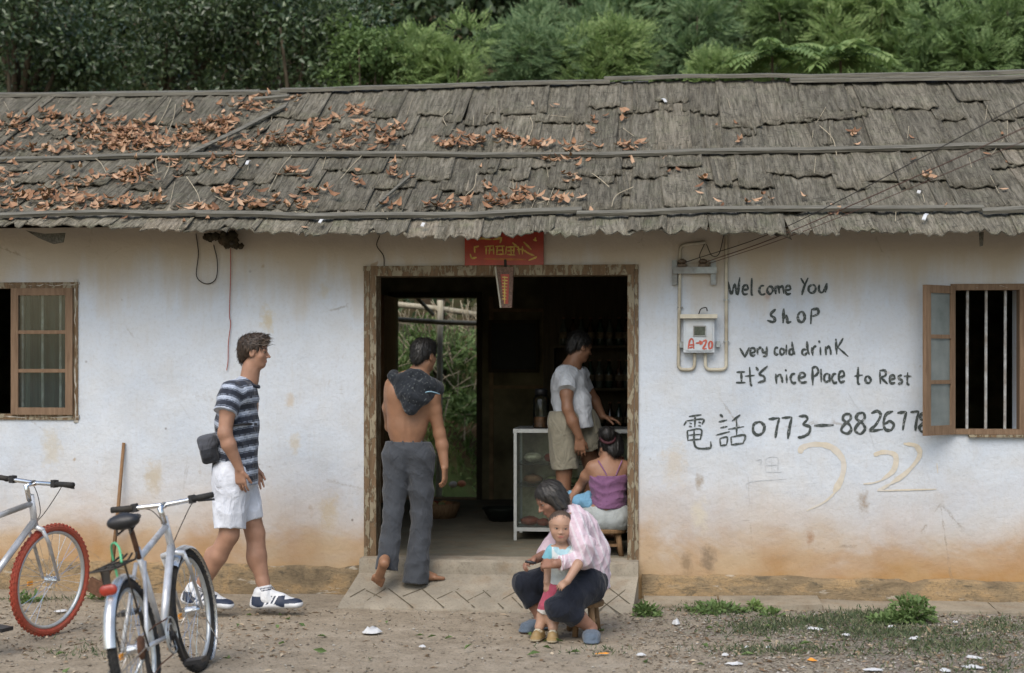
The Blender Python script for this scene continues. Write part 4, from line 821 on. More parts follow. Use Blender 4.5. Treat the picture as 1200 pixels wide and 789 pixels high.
def plant(name, label, cat, base, c, r, n, L, Wd, m, seed, group=None, pinnate=False, nb=14, trunk=.06, up=.25, shell=.5, size=(.25, .45)):
    rng = np.random.default_rng(seed); base = np.array(base, float); root = tag(empty(name, base), label, cat, group)
    bl = sub_blobs(rng, np.array(c)-base, r, nb, size)
    if pinnate:
        P, d = blob_points(rng, bl, n, shell); D = unit(d + rng.normal(size=(n, 3))*.45 + np.array([0, -.15, up])); Nn = unit(np.array([0, -.75, .85]) + rng.normal(size=(n, 3))*.35)
        m_ = 9; t = (np.arange(m_)+1)/m_; Ls = L*rng.uniform(.7, 1.2, n); S = unit(np.cross(D, Nn)); Nn = np.cross(S, D)
        pos = P[:, None] + D[:, None]*(t[None, :, None]*Ls[:, None, None]) - Nn[:, None]*(t[None, :, None]**2*.22*Ls[:, None, None])
        A = []; Bv = []
        for sg in (-1, 1):
            dd = unit(D[:, None]*.55 + sg*S[:, None]*1.0 - .12*Nn[:, None] + np.zeros((1, m_, 1))); A.append(pos.reshape(-1, 3)); Bv.append(dd.reshape(-1, 3))
        A.append(pos[:, -1]); Bv.append(D); C = np.concatenate(A); DD = np.concatenate(Bv); NN = np.concatenate([np.repeat(Nn, m_, 0)]*2 + [Nn]); NN = unit(NN + rng.normal(size=NN.shape)*.2)
        taper = np.concatenate([np.tile(np.sin(np.clip(t, .1, 1)*PI*.85+.25), n)]*2 + [np.ones(n)*.8]); V, Q = leaves(C, NN, DD, Wd*3.0*taper, Wd*1.0*taper+.004, .1)
    else:
        P, d = blob_points(rng, bl, n, shell); D = unit(d*.5 + rng.normal(size=(n, 3))*.7 + np.array([0, -.1, -.15 + up])); Nn = unit(d*.5 + np.array([0, -.35, .8]) + rng.normal(size=(n, 3))*.55)
        V, Q = leaves(P, Nn, D, L*rng.uniform(.6, 1.25, n), Wd*rng.uniform(.6, 1.25, n), .2)
    fast_mesh('crown', V, Q, m, root, smooth=False)
    mb = MB(); rr = random.Random(seed)
    if trunk:
        top = np.array(c)-base; mb.tube([(0, 0, -.2), tuple(top*.45 + np.array([rr.uniform(-.1, .1), 0, 0])), tuple(top*.9)], [trunk, trunk*.75, trunk*.35], 7)
        for b in bl[:10]:
            s = top*rr.uniform(.35, .8); mb.tube([tuple(s), tuple((s+np.array(b[:3]))/2 + np.array([0, 0, .08])), tuple(b[:3])], [trunk*.4, trunk*.25, trunk*.1], 5)
        mb.build('trunk', M['wood'], root, smooth=True)
    return root
M['lf_dark'] = m_leaf('dark_leaf', (.04, .07, .03), (.07, .11, .048), (.15, .20, .10), .30, .25, .7)
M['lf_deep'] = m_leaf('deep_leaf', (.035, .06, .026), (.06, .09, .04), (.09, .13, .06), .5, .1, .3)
M['lf_mid'] = m_leaf('mid_leaf', (.10, .165, .055), (.155, .235, .085), (.22, .31, .12), .55, .42, .3)
M['lf_soft'] = m_leaf('soft_leaf', (.10, .175, .08), (.165, .245, .115), (.23, .31, .15), .6, .42, .25)
M['lf_light'] = m_leaf('light_leaf', (.17, .26, .085), (.24, .34, .12), (.33, .42, .17), .55, .45, .3)
hz = lambda x, y: float(hillz(np.array([x*1.0]), np.array([y*1.0]))[0])
def pl(px, py, Y): return W(px, py, Y)
def shrub(label, px, py, Y, rx, rz, n, m, seed, pinn, L=.3, Wd=.028, cat='shrub', **kw):
    c = pl(px, py, Y); d = Y+CD; r = (rx*d/F, rx*d/F*.8, rz*d/F); return plant('shrub' if cat == 'shrub' else 'tree', label, cat, (c.x, Y, hz(c.x, Y)), tuple(c), r, n, L, Wd, m, seed, pinnate=pinn, **kw)
# dark evergreen trees on the left
shrub('dense dark glossy tree filling the far left above the roof', 20, 30, 7.2, 150, 130, 9000, M['lf_dark'], 1, False, .085, .045, 'tree', nb=34, trunk=.14, size=(.2, .36), shell=.3)
shrub('dark glossy leaved tree second from the left above the roof', 190, 35, 7.6, 150, 120, 9000, M['lf_dark'], 2, False, .085, .045, 'tree', nb=34, trunk=.14, size=(.2, .36), shell=.3)
shrub('dark small leaved tree just left of the pale round topped bush', 350, 40, 7.3, 130, 115, 9000, M['lf_dark'], 3, False, .08, .042, 'tree', nb=34, trunk=.12, size=(.2, .36), shell=.3)
shrub('greener loose shrub between the dark trees and the pale round bush', 425, 75, 6.7, 62, 60, 2600, M['lf_mid'], 4, False, .08, .04, nb=16)
# feathery bushes in the middle
shrub('pale feathery round topped bush above the left side of the doorway', 515, 78, 7.0, 72, 72, 1615, M['lf_light'], 5, True, .19, .018, nb=18)
shrub('soft green feathery bush above the red board', 610, 92, 7.1, 70, 62, 1360, M['lf_soft'], 6, True, .19, .018, nb=16)
shrub('tall soft blue green bush above the centre of the roof', 665, 70, 7.9, 75, 68, 1700, M['lf_soft'], 7, True, .20, .019, nb=18)
shrub('feathery bush with light green tips above the right side of the doorway', 715, 85, 7.0, 62, 60, 1360, M['lf_light'], 8, True, .19, .018, nb=16)
shrub('dark bluish bush behind the roof left of the palm like fronds', 820, 62, 7.4, 66, 66, 1530, M['lf_soft'], 9, True, .19, .019, nb=16)
shrub('small light bush at the ridge below the dark bluish bush', 845, 92, 6.6, 40, 32, 714, M['lf_light'], 10, True, .17, .018, nb=10)
shrub('mid green bush high between the bluish bush and the fronds', 930, 30, 8.2, 80, 62, 1530, M['lf_mid'], 11, True, .20, .020, nb=16)
shrub('light leafy bush above and right of the palm like fronds', 1015, 38, 7.6, 66, 62, 1445, M['lf_light'], 12, True, .20, .020, nb=16)
shrub('wide leafy green bush above the right window', 1105, 70, 7.0, 80, 70, 1870, M['lf_mid'], 13, True, .21, .021, nb=18)
shrub('green bush at the far right edge above the roof', 1200, 60, 7.1, 70, 85, 1700, M['lf_mid'], 14, True, .21, .021, nb=18)
shrub('tall dim tree behind the bushes at top right', 1090, 5, 9.5, 120, 60, 2040, M['lf_soft'], 15, True, .3, .03, 'tree', nb=18, trunk=.1)
shrub('dim feathery tree behind the bushes at top centre', 790, 15, 9.3, 110, 55, 1700, M['lf_soft'], 16, True, .3, .03, 'tree', nb=16, trunk=.1)
# sumac like rosettes of long fronds
def rosette(label, px, py, Y, n, L, seed):
    c = pl(px, py, Y); b = (c.x, Y, hz(c.x, Y)); root = tag(empty('sumac', b), label, 'plant', 'young sumacs with arching fronds'); rr = random.Random(seed); top = Vector(c)-Vector(b)
    MB().tube([(0, 0, -.1), tuple(top*.5+Vector((.03, 0, 0))), tuple(top)], [.03, .022, .015], 6).build('stem', M['wood'], root)
    for k in range(n):
        a = 2*PI*k/n + rr.uniform(-.2, .2); Lk = L*rr.uniform(.75, 1.1); el = rr.uniform(.15, .7); dr = Vector((math.cos(a)*math.cos(el), math.sin(a)*math.cos(el), math.sin(el))); P = []
        for j in range(12): t = j/11; P.append(np.array(top + dr*Lk*t + Vector((0, 0, -.45*Lk*t*t))))
        C = []; D = []; 
        for j in range(1, 12):
            tg = P[j]-P[j-1]; tg /= np.linalg.norm(tg); s = np.cross(tg, [0, 0, 1]); s /= np.linalg.norm(s)
            for sg in (-1, 1): C.append(P[j]); D.append(tg*.5 + s*sg - np.array([0, 0, .35]))
        C.append(P[-1]); D.append(P[-1]-P[-2]); C = np.array(C); D = np.array(D); nn = len(C); V, Q = leaves(C, np.tile([0, -.1, 1.0], (nn, 1)), D, np.full(nn, Lk*.27), np.full(nn, Lk*.095), .08)
        mb = MB().tube([tuple(p) for p in P], [.006]*12, 4); Vt = np.array(mb.v); T = np.array([(f[0], f[1], f[2]) for f in mb.f if len(f) == 4] + [(f[0], f[2], f[3]) for f in mb.f if len(f) == 4]); T = T+len(V)
        fast_mesh('frond', np.concatenate([V, Vt]), np.concatenate([Q, T]), M['lf_light'] if k % 3 else M['lf_mid'], root, smooth=False)
rosette('arching palm like sumac, left one above the roof', 905, 66, 6.4, 18, .62, 1)
rosette('arching palm like sumac, right one above the roof', 985, 72, 6.3, 18, .66, 2)
# shade forest behind everything and undergrowth on the slope
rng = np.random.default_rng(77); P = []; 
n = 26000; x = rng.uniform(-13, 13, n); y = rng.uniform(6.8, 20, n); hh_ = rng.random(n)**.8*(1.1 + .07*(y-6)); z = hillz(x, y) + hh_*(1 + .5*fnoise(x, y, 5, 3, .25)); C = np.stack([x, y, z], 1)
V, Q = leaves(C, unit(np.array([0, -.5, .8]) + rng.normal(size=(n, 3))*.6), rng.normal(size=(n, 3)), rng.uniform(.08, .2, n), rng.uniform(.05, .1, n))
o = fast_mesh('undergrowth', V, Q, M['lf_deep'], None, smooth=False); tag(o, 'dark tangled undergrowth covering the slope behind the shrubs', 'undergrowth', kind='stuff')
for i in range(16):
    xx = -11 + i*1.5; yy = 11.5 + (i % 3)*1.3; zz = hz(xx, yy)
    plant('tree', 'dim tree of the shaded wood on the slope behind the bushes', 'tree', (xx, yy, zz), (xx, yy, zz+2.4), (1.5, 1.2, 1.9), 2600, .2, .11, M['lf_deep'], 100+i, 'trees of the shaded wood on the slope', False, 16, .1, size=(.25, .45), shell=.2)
# ------------------------------------------------------------------ the yard seen through the back door
YB = 4.9
lt = tag(empty('pole_shelter', W(515, 587, YB)), 'rough shelter of bamboo poles and straw seen through the back door', 'shelter'); o0 = Vector(lt.location); q = lambda px, py, Y=YB: W(px, py, Y) - o0
MB().tube([q(514, 610), q(515, 500), q(516, 352)], [.035, .033, .03], 10).build('post', M['bambu'], lt, smooth=True)
MB().tube([q(455, 356, 5.0), q(515, 362, 5.0), q(580, 372, 5.0)], .03, 8).build('beam', M['bambu'], lt, smooth=True)
MB().tube([q(455, 374, 4.8), q(520, 378, 4.8), q(590, 380, 4.8)], .026, 8).build('beam', M['bambu'], lt, smooth=True)
MB().tube([q(489, 350, 4.7), q(508, 369, 4.8)], .02, 8).build('brace', M['bambu'], lt, smooth=True)
mb = MB(); rr = random.Random(8); 
for i in range(90):
    x = rr.uniform(462, 575); y = rr.uniform(350, 378); l = rr.uniform(8, 45); a = rr.uniform(-14, 14); mb.tube([q(x, y, 5.0), q(x+a*.4, y+l*.5, 4.95), q(x+a, y+l, 4.9)], .0035, 3)
s_ = mb.build('straw', M['straw'], lt); s_['kind'] = 'stuff'
for k, (x0, y0, x1, y1) in enumerate(((512, 468, 528, 466), (512, 420, 530, 416), (514, 500, 524, 540))): MB().tube([q(x0, y0), q(x1, y1)], .008, 6).build('stub', M['bambu'], lt)
rng = np.random.default_rng(5); n = 5200; x = rng.uniform(-1.9, .3, n); y = rng.uniform(5.0, 7.2, n); z = hillz(x, y); keep = (fnoise(x, y, 12, 3, .6) + rng.normal(size=n)*.3 > -.15)
x, y, z = x[keep], y[keep], z[keep]; n = len(x); V, Q = leaves(np.stack([x, y, z], 1), np.tile([0, -1.0, .3], (n, 1)) + rng.normal(size=(n, 3))*.4, np.array([0, -.2, 1.0]) + rng.normal(size=(n, 3))*.5, rng.uniform(.06, .18, n), rng.uniform(.012, .03, n))
tag(fast_mesh('yard_grass', V, Q, M['lf_light'], None, smooth=False), 'bright grass and weeds in the yard behind the back door', 'grass', kind='stuff')
shrub('tangled shrub behind the bamboo post in the back yard', 520, 410, 6.4, 70, 45, 2200, M['lf_mid'], 31, False, .10, .03, nb=16)
shrub('low weedy bush at the foot of the bank in the back yard', 545, 480, 5.8, 45, 26, 900, M['lf_mid'], 32, False, .1, .03, nb=10, trunk=0)
mb = MB(); rr = random.Random(9)
for i in range(60):
    a = W(rr.uniform(460, 570), rr.uniform(380, 500), 5.6); mb.tube([a, a+Vector((rr.uniform(-.25, .25), rr.uniform(-.1, .1), rr.uniform(-.3, .3)))], .005, 3)
tag(mb.build('dry_twigs', M['straw'], None), 'tangle of pale dry twigs in the back yard', 'twigs', kind='stuff')
for px, py, nm, m, lb in ((531, 568, 'litter_lump', 'paper', 'pale round lump on the grass beside the shirtless man hand'), (541, 567, 'orange_lump', 'orange', 'orange lump on the grass of the back yard')):
    p = W(px, py, 5.15); tag(MB().ell((0, 0, 0), (.045, .04, .035), 10, 7).build(nm, simple(nm, (.55, .20, .10) if m == 'orange' else (.5, .42, .33), .8), None), lb, 'litter').location = p
# ================================================================== FOREGROUND: grass, weeds, pebbles, litter
def gpt(px, py):
    d = F*CH/(py-HY); return ((px-600)/F*d, d-CD)
rng = np.random.default_rng(9)
def patch(lst, seed):
    P = []; r = np.random.default_rng(seed)
    for px, py, rx, ry, n in lst:
        a = px + r.normal(size=n)*rx*.5; b = np.maximum(703, py + r.normal(size=n)*ry*.5); d = F*CH/(b-HY); P.append(np.stack([(a-600)/F*d, d-CD], 1))
    return np.concatenate(P)
G = patch([(835,713,50,9,900),(890,738,60,10,600),(950,730,90,8,1300),(1040,742,100,9,1400),(1120,758,100,12,1100),(960,765,120,8,300),(900,762,90,6,400),(1170,735,50,10,500),(1020,722,60,7,800),(1150,785,90,12,300),(760,717,14,7,150),(105,765,60,10,120),(700,765,60,6,60),(40,700,60,8,200)], 4)
n = len(G); C = np.stack([G[:, 0], G[:, 1], np.full(n, .0)], 1); V, Q = leaves(C, rng.normal(size=(n, 3)), np.array([0, 0, 1.0]) + rng.normal(size=(n, 3))*np.array([.8, .8, .3]), rng.uniform(.012, .05, n), rng.uniform(.004, .010, n), .1)
M['grass'] = m_leaf('short_grass', (.06, .085, .045), (.10, .135, .07), (.20, .20, .12), .6, .2, .2)
tag(fast_mesh('short_grass', V, Q, M['grass'], None, smooth=False), 'thin short grass in patches on the ground at right', 'grass', kind='stuff')
def weed(label, px, py, r_, h_, n, seed, m='lf_mid', L=.045, Wd=.026):
    x, y = gpt(px, py); rng = np.random.default_rng(seed); root = tag(empty('weed', (x, y, 0)), label, 'weed')
    d = unit(rng.normal(size=(n, 3)))*rng.random((n, 1))**.4; d[:, 2] = np.abs(d[:, 2]); P = d*np.array([r_, r_*.6, h_]); V, Q = leaves(P, np.array([0, -.3, 1.0]) + rng.normal(size=(n, 3))*.5, d + rng.normal(size=(n, 3))*.5, rng.uniform(.6, 1.2, n)*L, rng.uniform(.6, 1.2, n)*Wd, .15)
    fast_mesh('foliage', V, Q, M[m], root, smooth=False); mb = MB()
    for i in range(8): mb.tube([(0, 0, -.01), tuple(P[i]*.5 + np.array([0, 0, .01])), tuple(P[i])], .002, 4)
    mb.build('stems', M['lf_mid'], root)
weed('bushy green weed at the foot of the wall, largest on the right', 1068, 728, .15, .15, 480, 1); weed('low round weed against the ramp right side', 757, 722, .08, .07, 160, 2); weed('low tuft of weeds left of the bushy weed', 1040, 730, .12, .05, 160, 3)
weed('tiny bright green weed by the apron edge', 884, 716, .05, .05, 70, 4, 'lf_light'); weed('small sprawling weed under the wall right of the ramp', 840, 718, .20, .05, 260, 5); weed('small weed at the apron edge in line with the shop word', 905, 722, .06, .03, 60, 6); weed('thin green weed at the far left beside the red tyre', 32, 705, .10, .05, 90, 7); weed('sprig of green weeds behind the silver bicycle', 120, 700, .10, .05, 80, 8)
# pebbles and grit
def pebbles(n, seed, xr, yr, sz, mat, name, label, dens=None):
    r = np.random.default_rng(seed); x = r.uniform(*xr, n); y = r.uniform(*yr, n)
    if dens is not None: k = dens(x, y, r); x, y = x[k], y[k]; n = len(x)
    s = sz[0] + (sz[1]-sz[0])*r.random(n)**4; base = np.array([(1,0,0),(0,1,0),(-1,0,0),(0,-1,0),(0,0,.8),(0,0,-.5)], float); V = base[None]*s[:, None, None]*r.uniform(.5, 1.3, (n, 6, 1)); V[:, :, 2] *= .6
    a = r.uniform(0, 6.28, n); c, s2 = np.cos(a)[:, None], np.sin(a)[:, None]; X = V[:, :, 0]*c - V[:, :, 1]*s2; Y = V[:, :, 0]*s2 + V[:, :, 1]*c; V = np.stack([X + x[:, None], Y + y[:, None], V[:, :, 2] + .004 + gz(x, y)[:, None]], -1).reshape(-1, 3)
    T = np.array([(0,1,4),(1,2,4),(2,3,4),(3,0,4),(1,0,5),(2,1,5),(3,2,5),(0,3,5)]); Q = (T[None] + (np.arange(n)*6)[:, None, None]).reshape(-1, 3); return tag(fast_mesh(name, V, Q, mat, None, smooth=False), label, 'gravel', kind='stuff')
def m_peb():
    N = NM('pebble'); g = N.n('NewGeometry'); N.col(N.ramp(g.outputs['Random Per Island'], [(0, (.13, .105, .08)), (.35, (.19, .16, .12)), (.7, (.24, .21, .17)), (1, (.42, .40, .36))])).rough(.9, .2); return N.m
M['peb'] = m_peb()
pebbles(9000, 1, (-3.4, 3.6), (-3.2, -.35), (.003, .014), M['peb'], 'pebbles', 'fine scattered pebbles over the dirt yard')
pebbles(16000, 2, (.6, 3.6), (-3.2, -.5), (.004, .016), M['peb'], 'gravel', 'grey brown gravel and chips thick on the ground at right', lambda x, y, r: (x > .7 + r.normal(size=len(x))*.5) & (y < -.55 - .3*r.random(len(x))))
M['chips'] = m_leaf('ground_litter', (.14, .09, .055), (.27, .20, .13), (.45, .38, .28), .8, .0, .1)
r = np.random.default_rng(31); n = 9000; x = r.uniform(-3.6, 3.6, n); y = r.uniform(-3.1, -.3, n); k = r.random(n) < np.clip(.045 + .50*np.maximum(0, x-.3) + .35*(x < -1.2)*(y > -2), 0, 1); k &= ~((x > -1.15) & (x < .85) & (y > -.62)); x, y = x[k], y[k]; n = len(x)
V, Q = leaves(np.stack([x, y, gz(x, y)+.006], 1), np.array([0, 0, 1.0]) + r.normal(size=(n, 3))*.35, r.normal(size=(n, 3))*np.array([1, 1, .12]), r.uniform(.015, .06, n), r.uniform(.006, .022, n), .14)
tag(fast_mesh('leaf_litter', V, Q, M['chips'], None, smooth=False), 'dry leaf bits and bark chips scattered on the dirt', 'leaf litter', kind='stuff')
r = np.random.default_rng(33); n = 46; px = r.uniform(60, 1150, n); py = r.uniform(722, 785, n); P = np.array([gpt(a, b) for a, b in zip(px, py)]); V, Q = leaves(np.stack([P[:, 0], P[:, 1], np.full(n, .012)], 1), np.array([0, 0, 1.0]) + r.normal(size=(n, 3))*.4, r.normal(size=(n, 3))*np.array([1, 1, .15]), r.uniform(.05, .09, n), r.uniform(.02, .035, n), .35)
tag(fast_mesh('green_leaves', V, Q, M['lf_mid'], None, smooth=False), 'a few fallen green leaves on the dirt yard', 'leaves', kind='stuff')
def litter(px, py, w_, h_, label, m='paper', name='paper_litter', seed=1, tall=.02):
    x, y = gpt(px, py); r = random.Random(seed); k = 5; vs = []; fs = []
    for i in range(k):
        for j in range(k):
            e = 1 if 0 < i < k-1 and 0 < j < k-1 else 0; a = (i/(k-1)-.5)*w_ + r.uniform(-.1, .1)*w_; b = (j/(k-1)-.5)*h_ + r.uniform(-.1, .1)*h_
            if (i in (0, k-1)) and (j in (0, k-1)): a *= .7; b *= .7
            vs.append((a, b, .010 + e*r.uniform(.3, 1)*tall + (0 if e else r.uniform(0, .006))))
    for i in range(k-1):
        for j in range(k-1): fs.append((i*k+j, (i+1)*k+j, (i+1)*k+j+1, i*k+j+1))
    vs = [(a*.85, b*.85, c*.75) for a, b, c in vs]; o = mesh_obj(name, vs, fs, M[m], None, smooth=seed % 2 == 0); o.location = (x, y, 0); o.rotation_euler[2] = r.uniform(-.5, .5); tag(o, label, 'litter')
for i, a in enumerate([(436,743,.13,.10,'crumpled white plastic bag in front of the ramp','paper','plastic_bag',.05),(495,760,.045,.04,'small round pale scrap in front of the ramp','paper','paper_litter',.02),(792,733,.05,.06,'small pinkish white scrap right of the ramp end','paper','paper_litter',.05),(751,770,.06,.04,'small white scrap right of the squatting woman foot'),(955,739,.11,.05,'long white scrap lying on the grass, nearest the apron'),
 (991,746,.05,.06,'small greyish white scrap on the grass, right of the long one'),(1045,737,.06,.03,'narrow white scrap left of the bushy weed front'),(1072,750,.08,.05,'white crushed scrap in front of the bushy weed'),(952,776,.06,.04,'bright orange scrap on the gravel','orange','orange_scrap',.02),(860,780,.10,.06,'pale greyish wrapper on the gravel at the bottom'),(1022,787,.12,.05,'white scrap at the bottom edge, left of the large one'),(1140,784,.12,.06,'large white scrap at the bottom edge on the right'),
 (1108,788,.06,.06,'pinkish scrap at the bottom right edge'),(875,761,.03,.02,'tiny white bit on the grass, left one of two'),(900,761,.03,.02,'tiny white bit on the grass, right one of two'),(1140,773,.10,.03,'thin pale strip above the large white scrap'),(72,718,.10,.06,'white and pink packet lying behind the red tyre','paper','packet',.02),(850,770,.04,.03,'small scrap just above the pale wrapper'),(706,768,.09,.03,'yellow green leaf scrap in front of the blue slipper','orange','leaf_scrap',.01),(1120,731,.04,.03,'small white flake on the apron under the right window')]):
    litter(a[0], a[1], a[2], a[3], a[4], *(a[5:7] if len(a) > 5 else ('paper', 'paper_litter')), seed=i, tall=a[7] if len(a) > 7 else .02)
# ================================================================== PEOPLE
class Sdf:
    """Bodies and clothes are grown as one smooth surface from tapered limbs, then meshed with surface nets."""
    def __init__(s): s.p = []
    def cap(s, a, b, ra, rb, k=.02, w=None, f=1.0, sub=False, fb=False, fa=False): s.p.append(('c', np.array(a, float), np.array(b, float), ra, rb, k, None if w is None else np.array(w, float)/np.linalg.norm(w), f, sub, fb, fa)); return s
    def chain(s, pts, rs, k=.02, w=None, f=1.0):
        for i in range(len(pts)-1): s.cap(pts[i], pts[i+1], rs[i], rs[i+1], k, w, f)
        return s
    def box(s, c, hs, r=.01, ax=None, k=.01): s.p.append(('b', np.array(c, float), np.array(hs, float), np.eye(3) if ax is None else np.array(ax, float), k, False, r)); return s
    def ell(s, c, r, ax=None, k=.02, sub=False): s.p.append(('e', np.array(c, float), np.array(r, float), np.eye(3) if ax is None else np.array(ax, float), k, sub)); return s
    def mesh(s, h=.006, fold=None, cut=(), mg=.03):
        lo = np.full(3, 1e9); hi = -lo
        for p in s.p:
            if p[0] == 'c':
                r = max(p[3], p[4])*max(1, p[7])
                if p[8]: continue
                lo = np.minimum(lo, np.minimum(p[1], p[2])-r); hi = np.maximum(hi, np.maximum(p[1], p[2])+r)
            elif not p[5]: r = p[2].max() if p[0] == 'e' else np.linalg.norm(p[2]); lo = np.minimum(lo, p[1]-r); hi = np.maximum(hi, p[1]+r)
        lo -= 2.5*h + .008; hi += 2.5*h + .008; N = np.ceil((hi-lo)/h).astype(int)+1; D = np.full(N, mg, np.float32)
        for p in s.p:
            if p[0] == 'c': r = max(p[3], p[4])*max(1, p[7]) + mg; l2 = np.minimum(p[1], p[2])-r; h2 = np.maximum(p[1], p[2])+r
            else: r = (p[2].max() if p[0] == 'e' else np.linalg.norm(p[2])) + mg; l2 = p[1]-r; h2 = p[1]+r
            i0 = np.maximum(0, np.floor((l2-lo)/h).astype(int)); i1 = np.minimum(N, np.ceil((h2-lo)/h).astype(int)+1)
            if (i1 <= i0).any(): continue
            ax = [ (lo[q] + h*np.arange(i0[q], i1[q])).astype(np.float32) for q in range(3)]; X = ax[0][:, None, None]; Y = ax[1][None, :, None]; Z = ax[2][None, None, :]
            sl = tuple(slice(i0[q], i1[q]) for q in range(3))
            if p[0] == 'c':
                _, a, b, ra, rb, k, w, f, sub, fb, fa = p; ab = b-a; L2 = max(1e-12, ab@ab); L = math.sqrt(L2)
                qx, qy, qz = X-a[0], Y-a[1], Z-a[2]; tt = (qx*ab[0]+qy*ab[1]+qz*ab[2])/L2; t = np.clip(tt, 0, 1); qx = qx-t*ab[0]; qy = qy-t*ab[1]; qz = qz-t*ab[2]
                if w is not None: e = (qx*w[0]+qy*w[1]+qz*w[2])*(1/f-1); qx = qx+e*w[0]; qy = qy+e*w[1]; qz = qz+e*w[2]
                d = np.sqrt(qx*qx+qy*qy+qz*qz)-(ra+(rb-ra)*t)
                if w is not None and f < 1: d = d*(.5+.5*f)
                if fb: d = np.maximum(d, (tt-1)*L)
                if fa: d = np.maximum(d, -tt*L)
            elif p[0] == 'b':
                _, c, r3, A, k, sub, rd = p; qx, qy, qz = X-c[0], Y-c[1], Z-c[2]; e = [np.abs(qx*A[i][0]+qy*A[i][1]+qz*A[i][2])-r3[i]+rd for i in range(3)]
                d = np.sqrt(sum(np.maximum(q_, 0)**2 for q_ in e)) + np.minimum(np.maximum(np.maximum(e[0], e[1]), e[2]), 0) - rd
            else:
                _, c, r3, A, k, sub = p; qx, qy, qz = X-c[0], Y-c[1], Z-c[2]; e = [(qx*A[i][0]+qy*A[i][1]+qz*A[i][2])/r3[i] for i in range(3)]
                k0 = np.sqrt(e[0]**2+e[1]**2+e[2]**2); k1 = np.sqrt((e[0]/r3[0])**2+(e[1]/r3[1])**2+(e[2]/r3[2])**2); d = k0*(k0-1)/np.maximum(k1, 1e-6)
            cur = D[sl]; kk = max(k, 1e-5)
            if sub: hh = np.clip(.5-.5*(cur+d)/kk, 0, 1); D[sl] = cur*(1-hh) + (-d)*hh + kk*hh*(1-hh)
            else: hh = np.clip(.5+.5*(cur-d)/kk, 0, 1); D[sl] = cur*(1-hh) + d*hh - kk*hh*(1-hh)
        if fold is not None or cut:
            g = np.argwhere(np.abs(D) < .028); P = lo + g*h; v = D[g[:, 0], g[:, 1], g[:, 2]]
            if fold is not None: v = v + fold(P)
            for pt, nn in cut: v = np.maximum(v, (P-np.array(pt))@(np.array(nn, float)/np.linalg.norm(nn)))
            D[g[:, 0], g[:, 1], g[:, 2]] = v
            if cut:
                g2 = np.argwhere(D <= -.028); P2 = lo+g2*h; v = D[g2[:, 0], g2[:, 1], g2[:, 2]]
                for pt, nn in cut: v = np.maximum(v, (P2-np.array(pt))@(np.array(nn, float)/np.linalg.norm(nn)))
                D[g2[:, 0], g2[:, 1], g2[:, 2]] = v
        return nets(D, lo, h)
def nets(D, lo, h):
    S = D < 0; n = D.shape; c = np.zeros((n[0]-1, n[1]-1, n[2]-1), np.int8)
    for i in (0, 1):
        for j in (0, 1):
            for k in (0, 1): c += S[i:n[0]-1+i, j:n[1]-1+j, k:n[2]-1+k]
    idx = np.argwhere((c > 0) & (c < 8)); ID = np.full(c.shape, -1, np.int32); ID[idx[:, 0], idx[:, 1], idx[:, 2]] = np.arange(len(idx))
    acc = np.zeros((len(idx), 3)); cnt = np.zeros(len(idx)); I, J, K = idx.T
    cor = [(i, j, k) for i in (0, 1) for j in (0, 1) for k in (0, 1)]; val = {q: D[I+q[0], J+q[1], K+q[2]] for q in cor}
    for a in cor:
        for q in range(3):
            if a[q] == 0:
                b = tuple(1 if z == q else a[z] for z in range(3)); va, vb = val[a], val[b]; m = (va < 0) != (vb < 0); t = np.where(m, va/np.where(m, va-vb, 1), 0)
                p = np.array(a, float)[None] + (np.eye(3)[q][None])*t[:, None]; acc += p*m[:, None]; cnt += m
    V = lo + h*(idx + acc/np.maximum(cnt, 1)[:, None]); Q = []
    for q in range(3):
        o = [z for z in range(3) if z != q]; s0 = [slice(1, n[z]-1) for z in range(3)]; s0[q] = slice(0, n[q]-1); s1 = list(s0); s1[q] = slice(1, n[q]); A = S[tuple(s0)]; B = S[tuple(s1)]; g = np.argwhere(A != B); 
        if not len(g): continue
        fl = A[tuple(g.T)]; base = g.copy()
        for z in o: base[:, z] += 1
        def at(da, db): t = base.copy(); t[:, o[0]] += da; t[:, o[1]] += db; return ID[t[:, 0], t[:, 1], t[:, 2]]
        f = np.stack([at(-1, -1), at(0, -1), at(0, 0), at(-1, 0)], 1)
        if q == 1: fl = ~fl
        f[~fl] = f[~fl][:, ::-1]; Q.append(f)
    return V, np.concatenate(Q)
def folds(seed, amp, wl=.09, n=7, stretch=(1, 1, .45)):
    r = np.random.default_rng(seed); K = [unit(r.normal(size=3)*np.array(stretch))*2*PI/(wl*r.uniform(.6, 1.7)) for _ in range(n)]; ph = r.uniform(0, 6.28, n)
    def f(P):
        v = 0; wp = P + .02*np.sin(P[:, [1, 2, 0]]*23)
        for k, p in zip(K, ph): v = v + (1-np.abs(np.sin(wp@k*.5+p))**.7)
        return -amp*(v/n-.35)*2
    return f
def nrm(v): v = np.array(v, float); return v/np.linalg.norm(v)
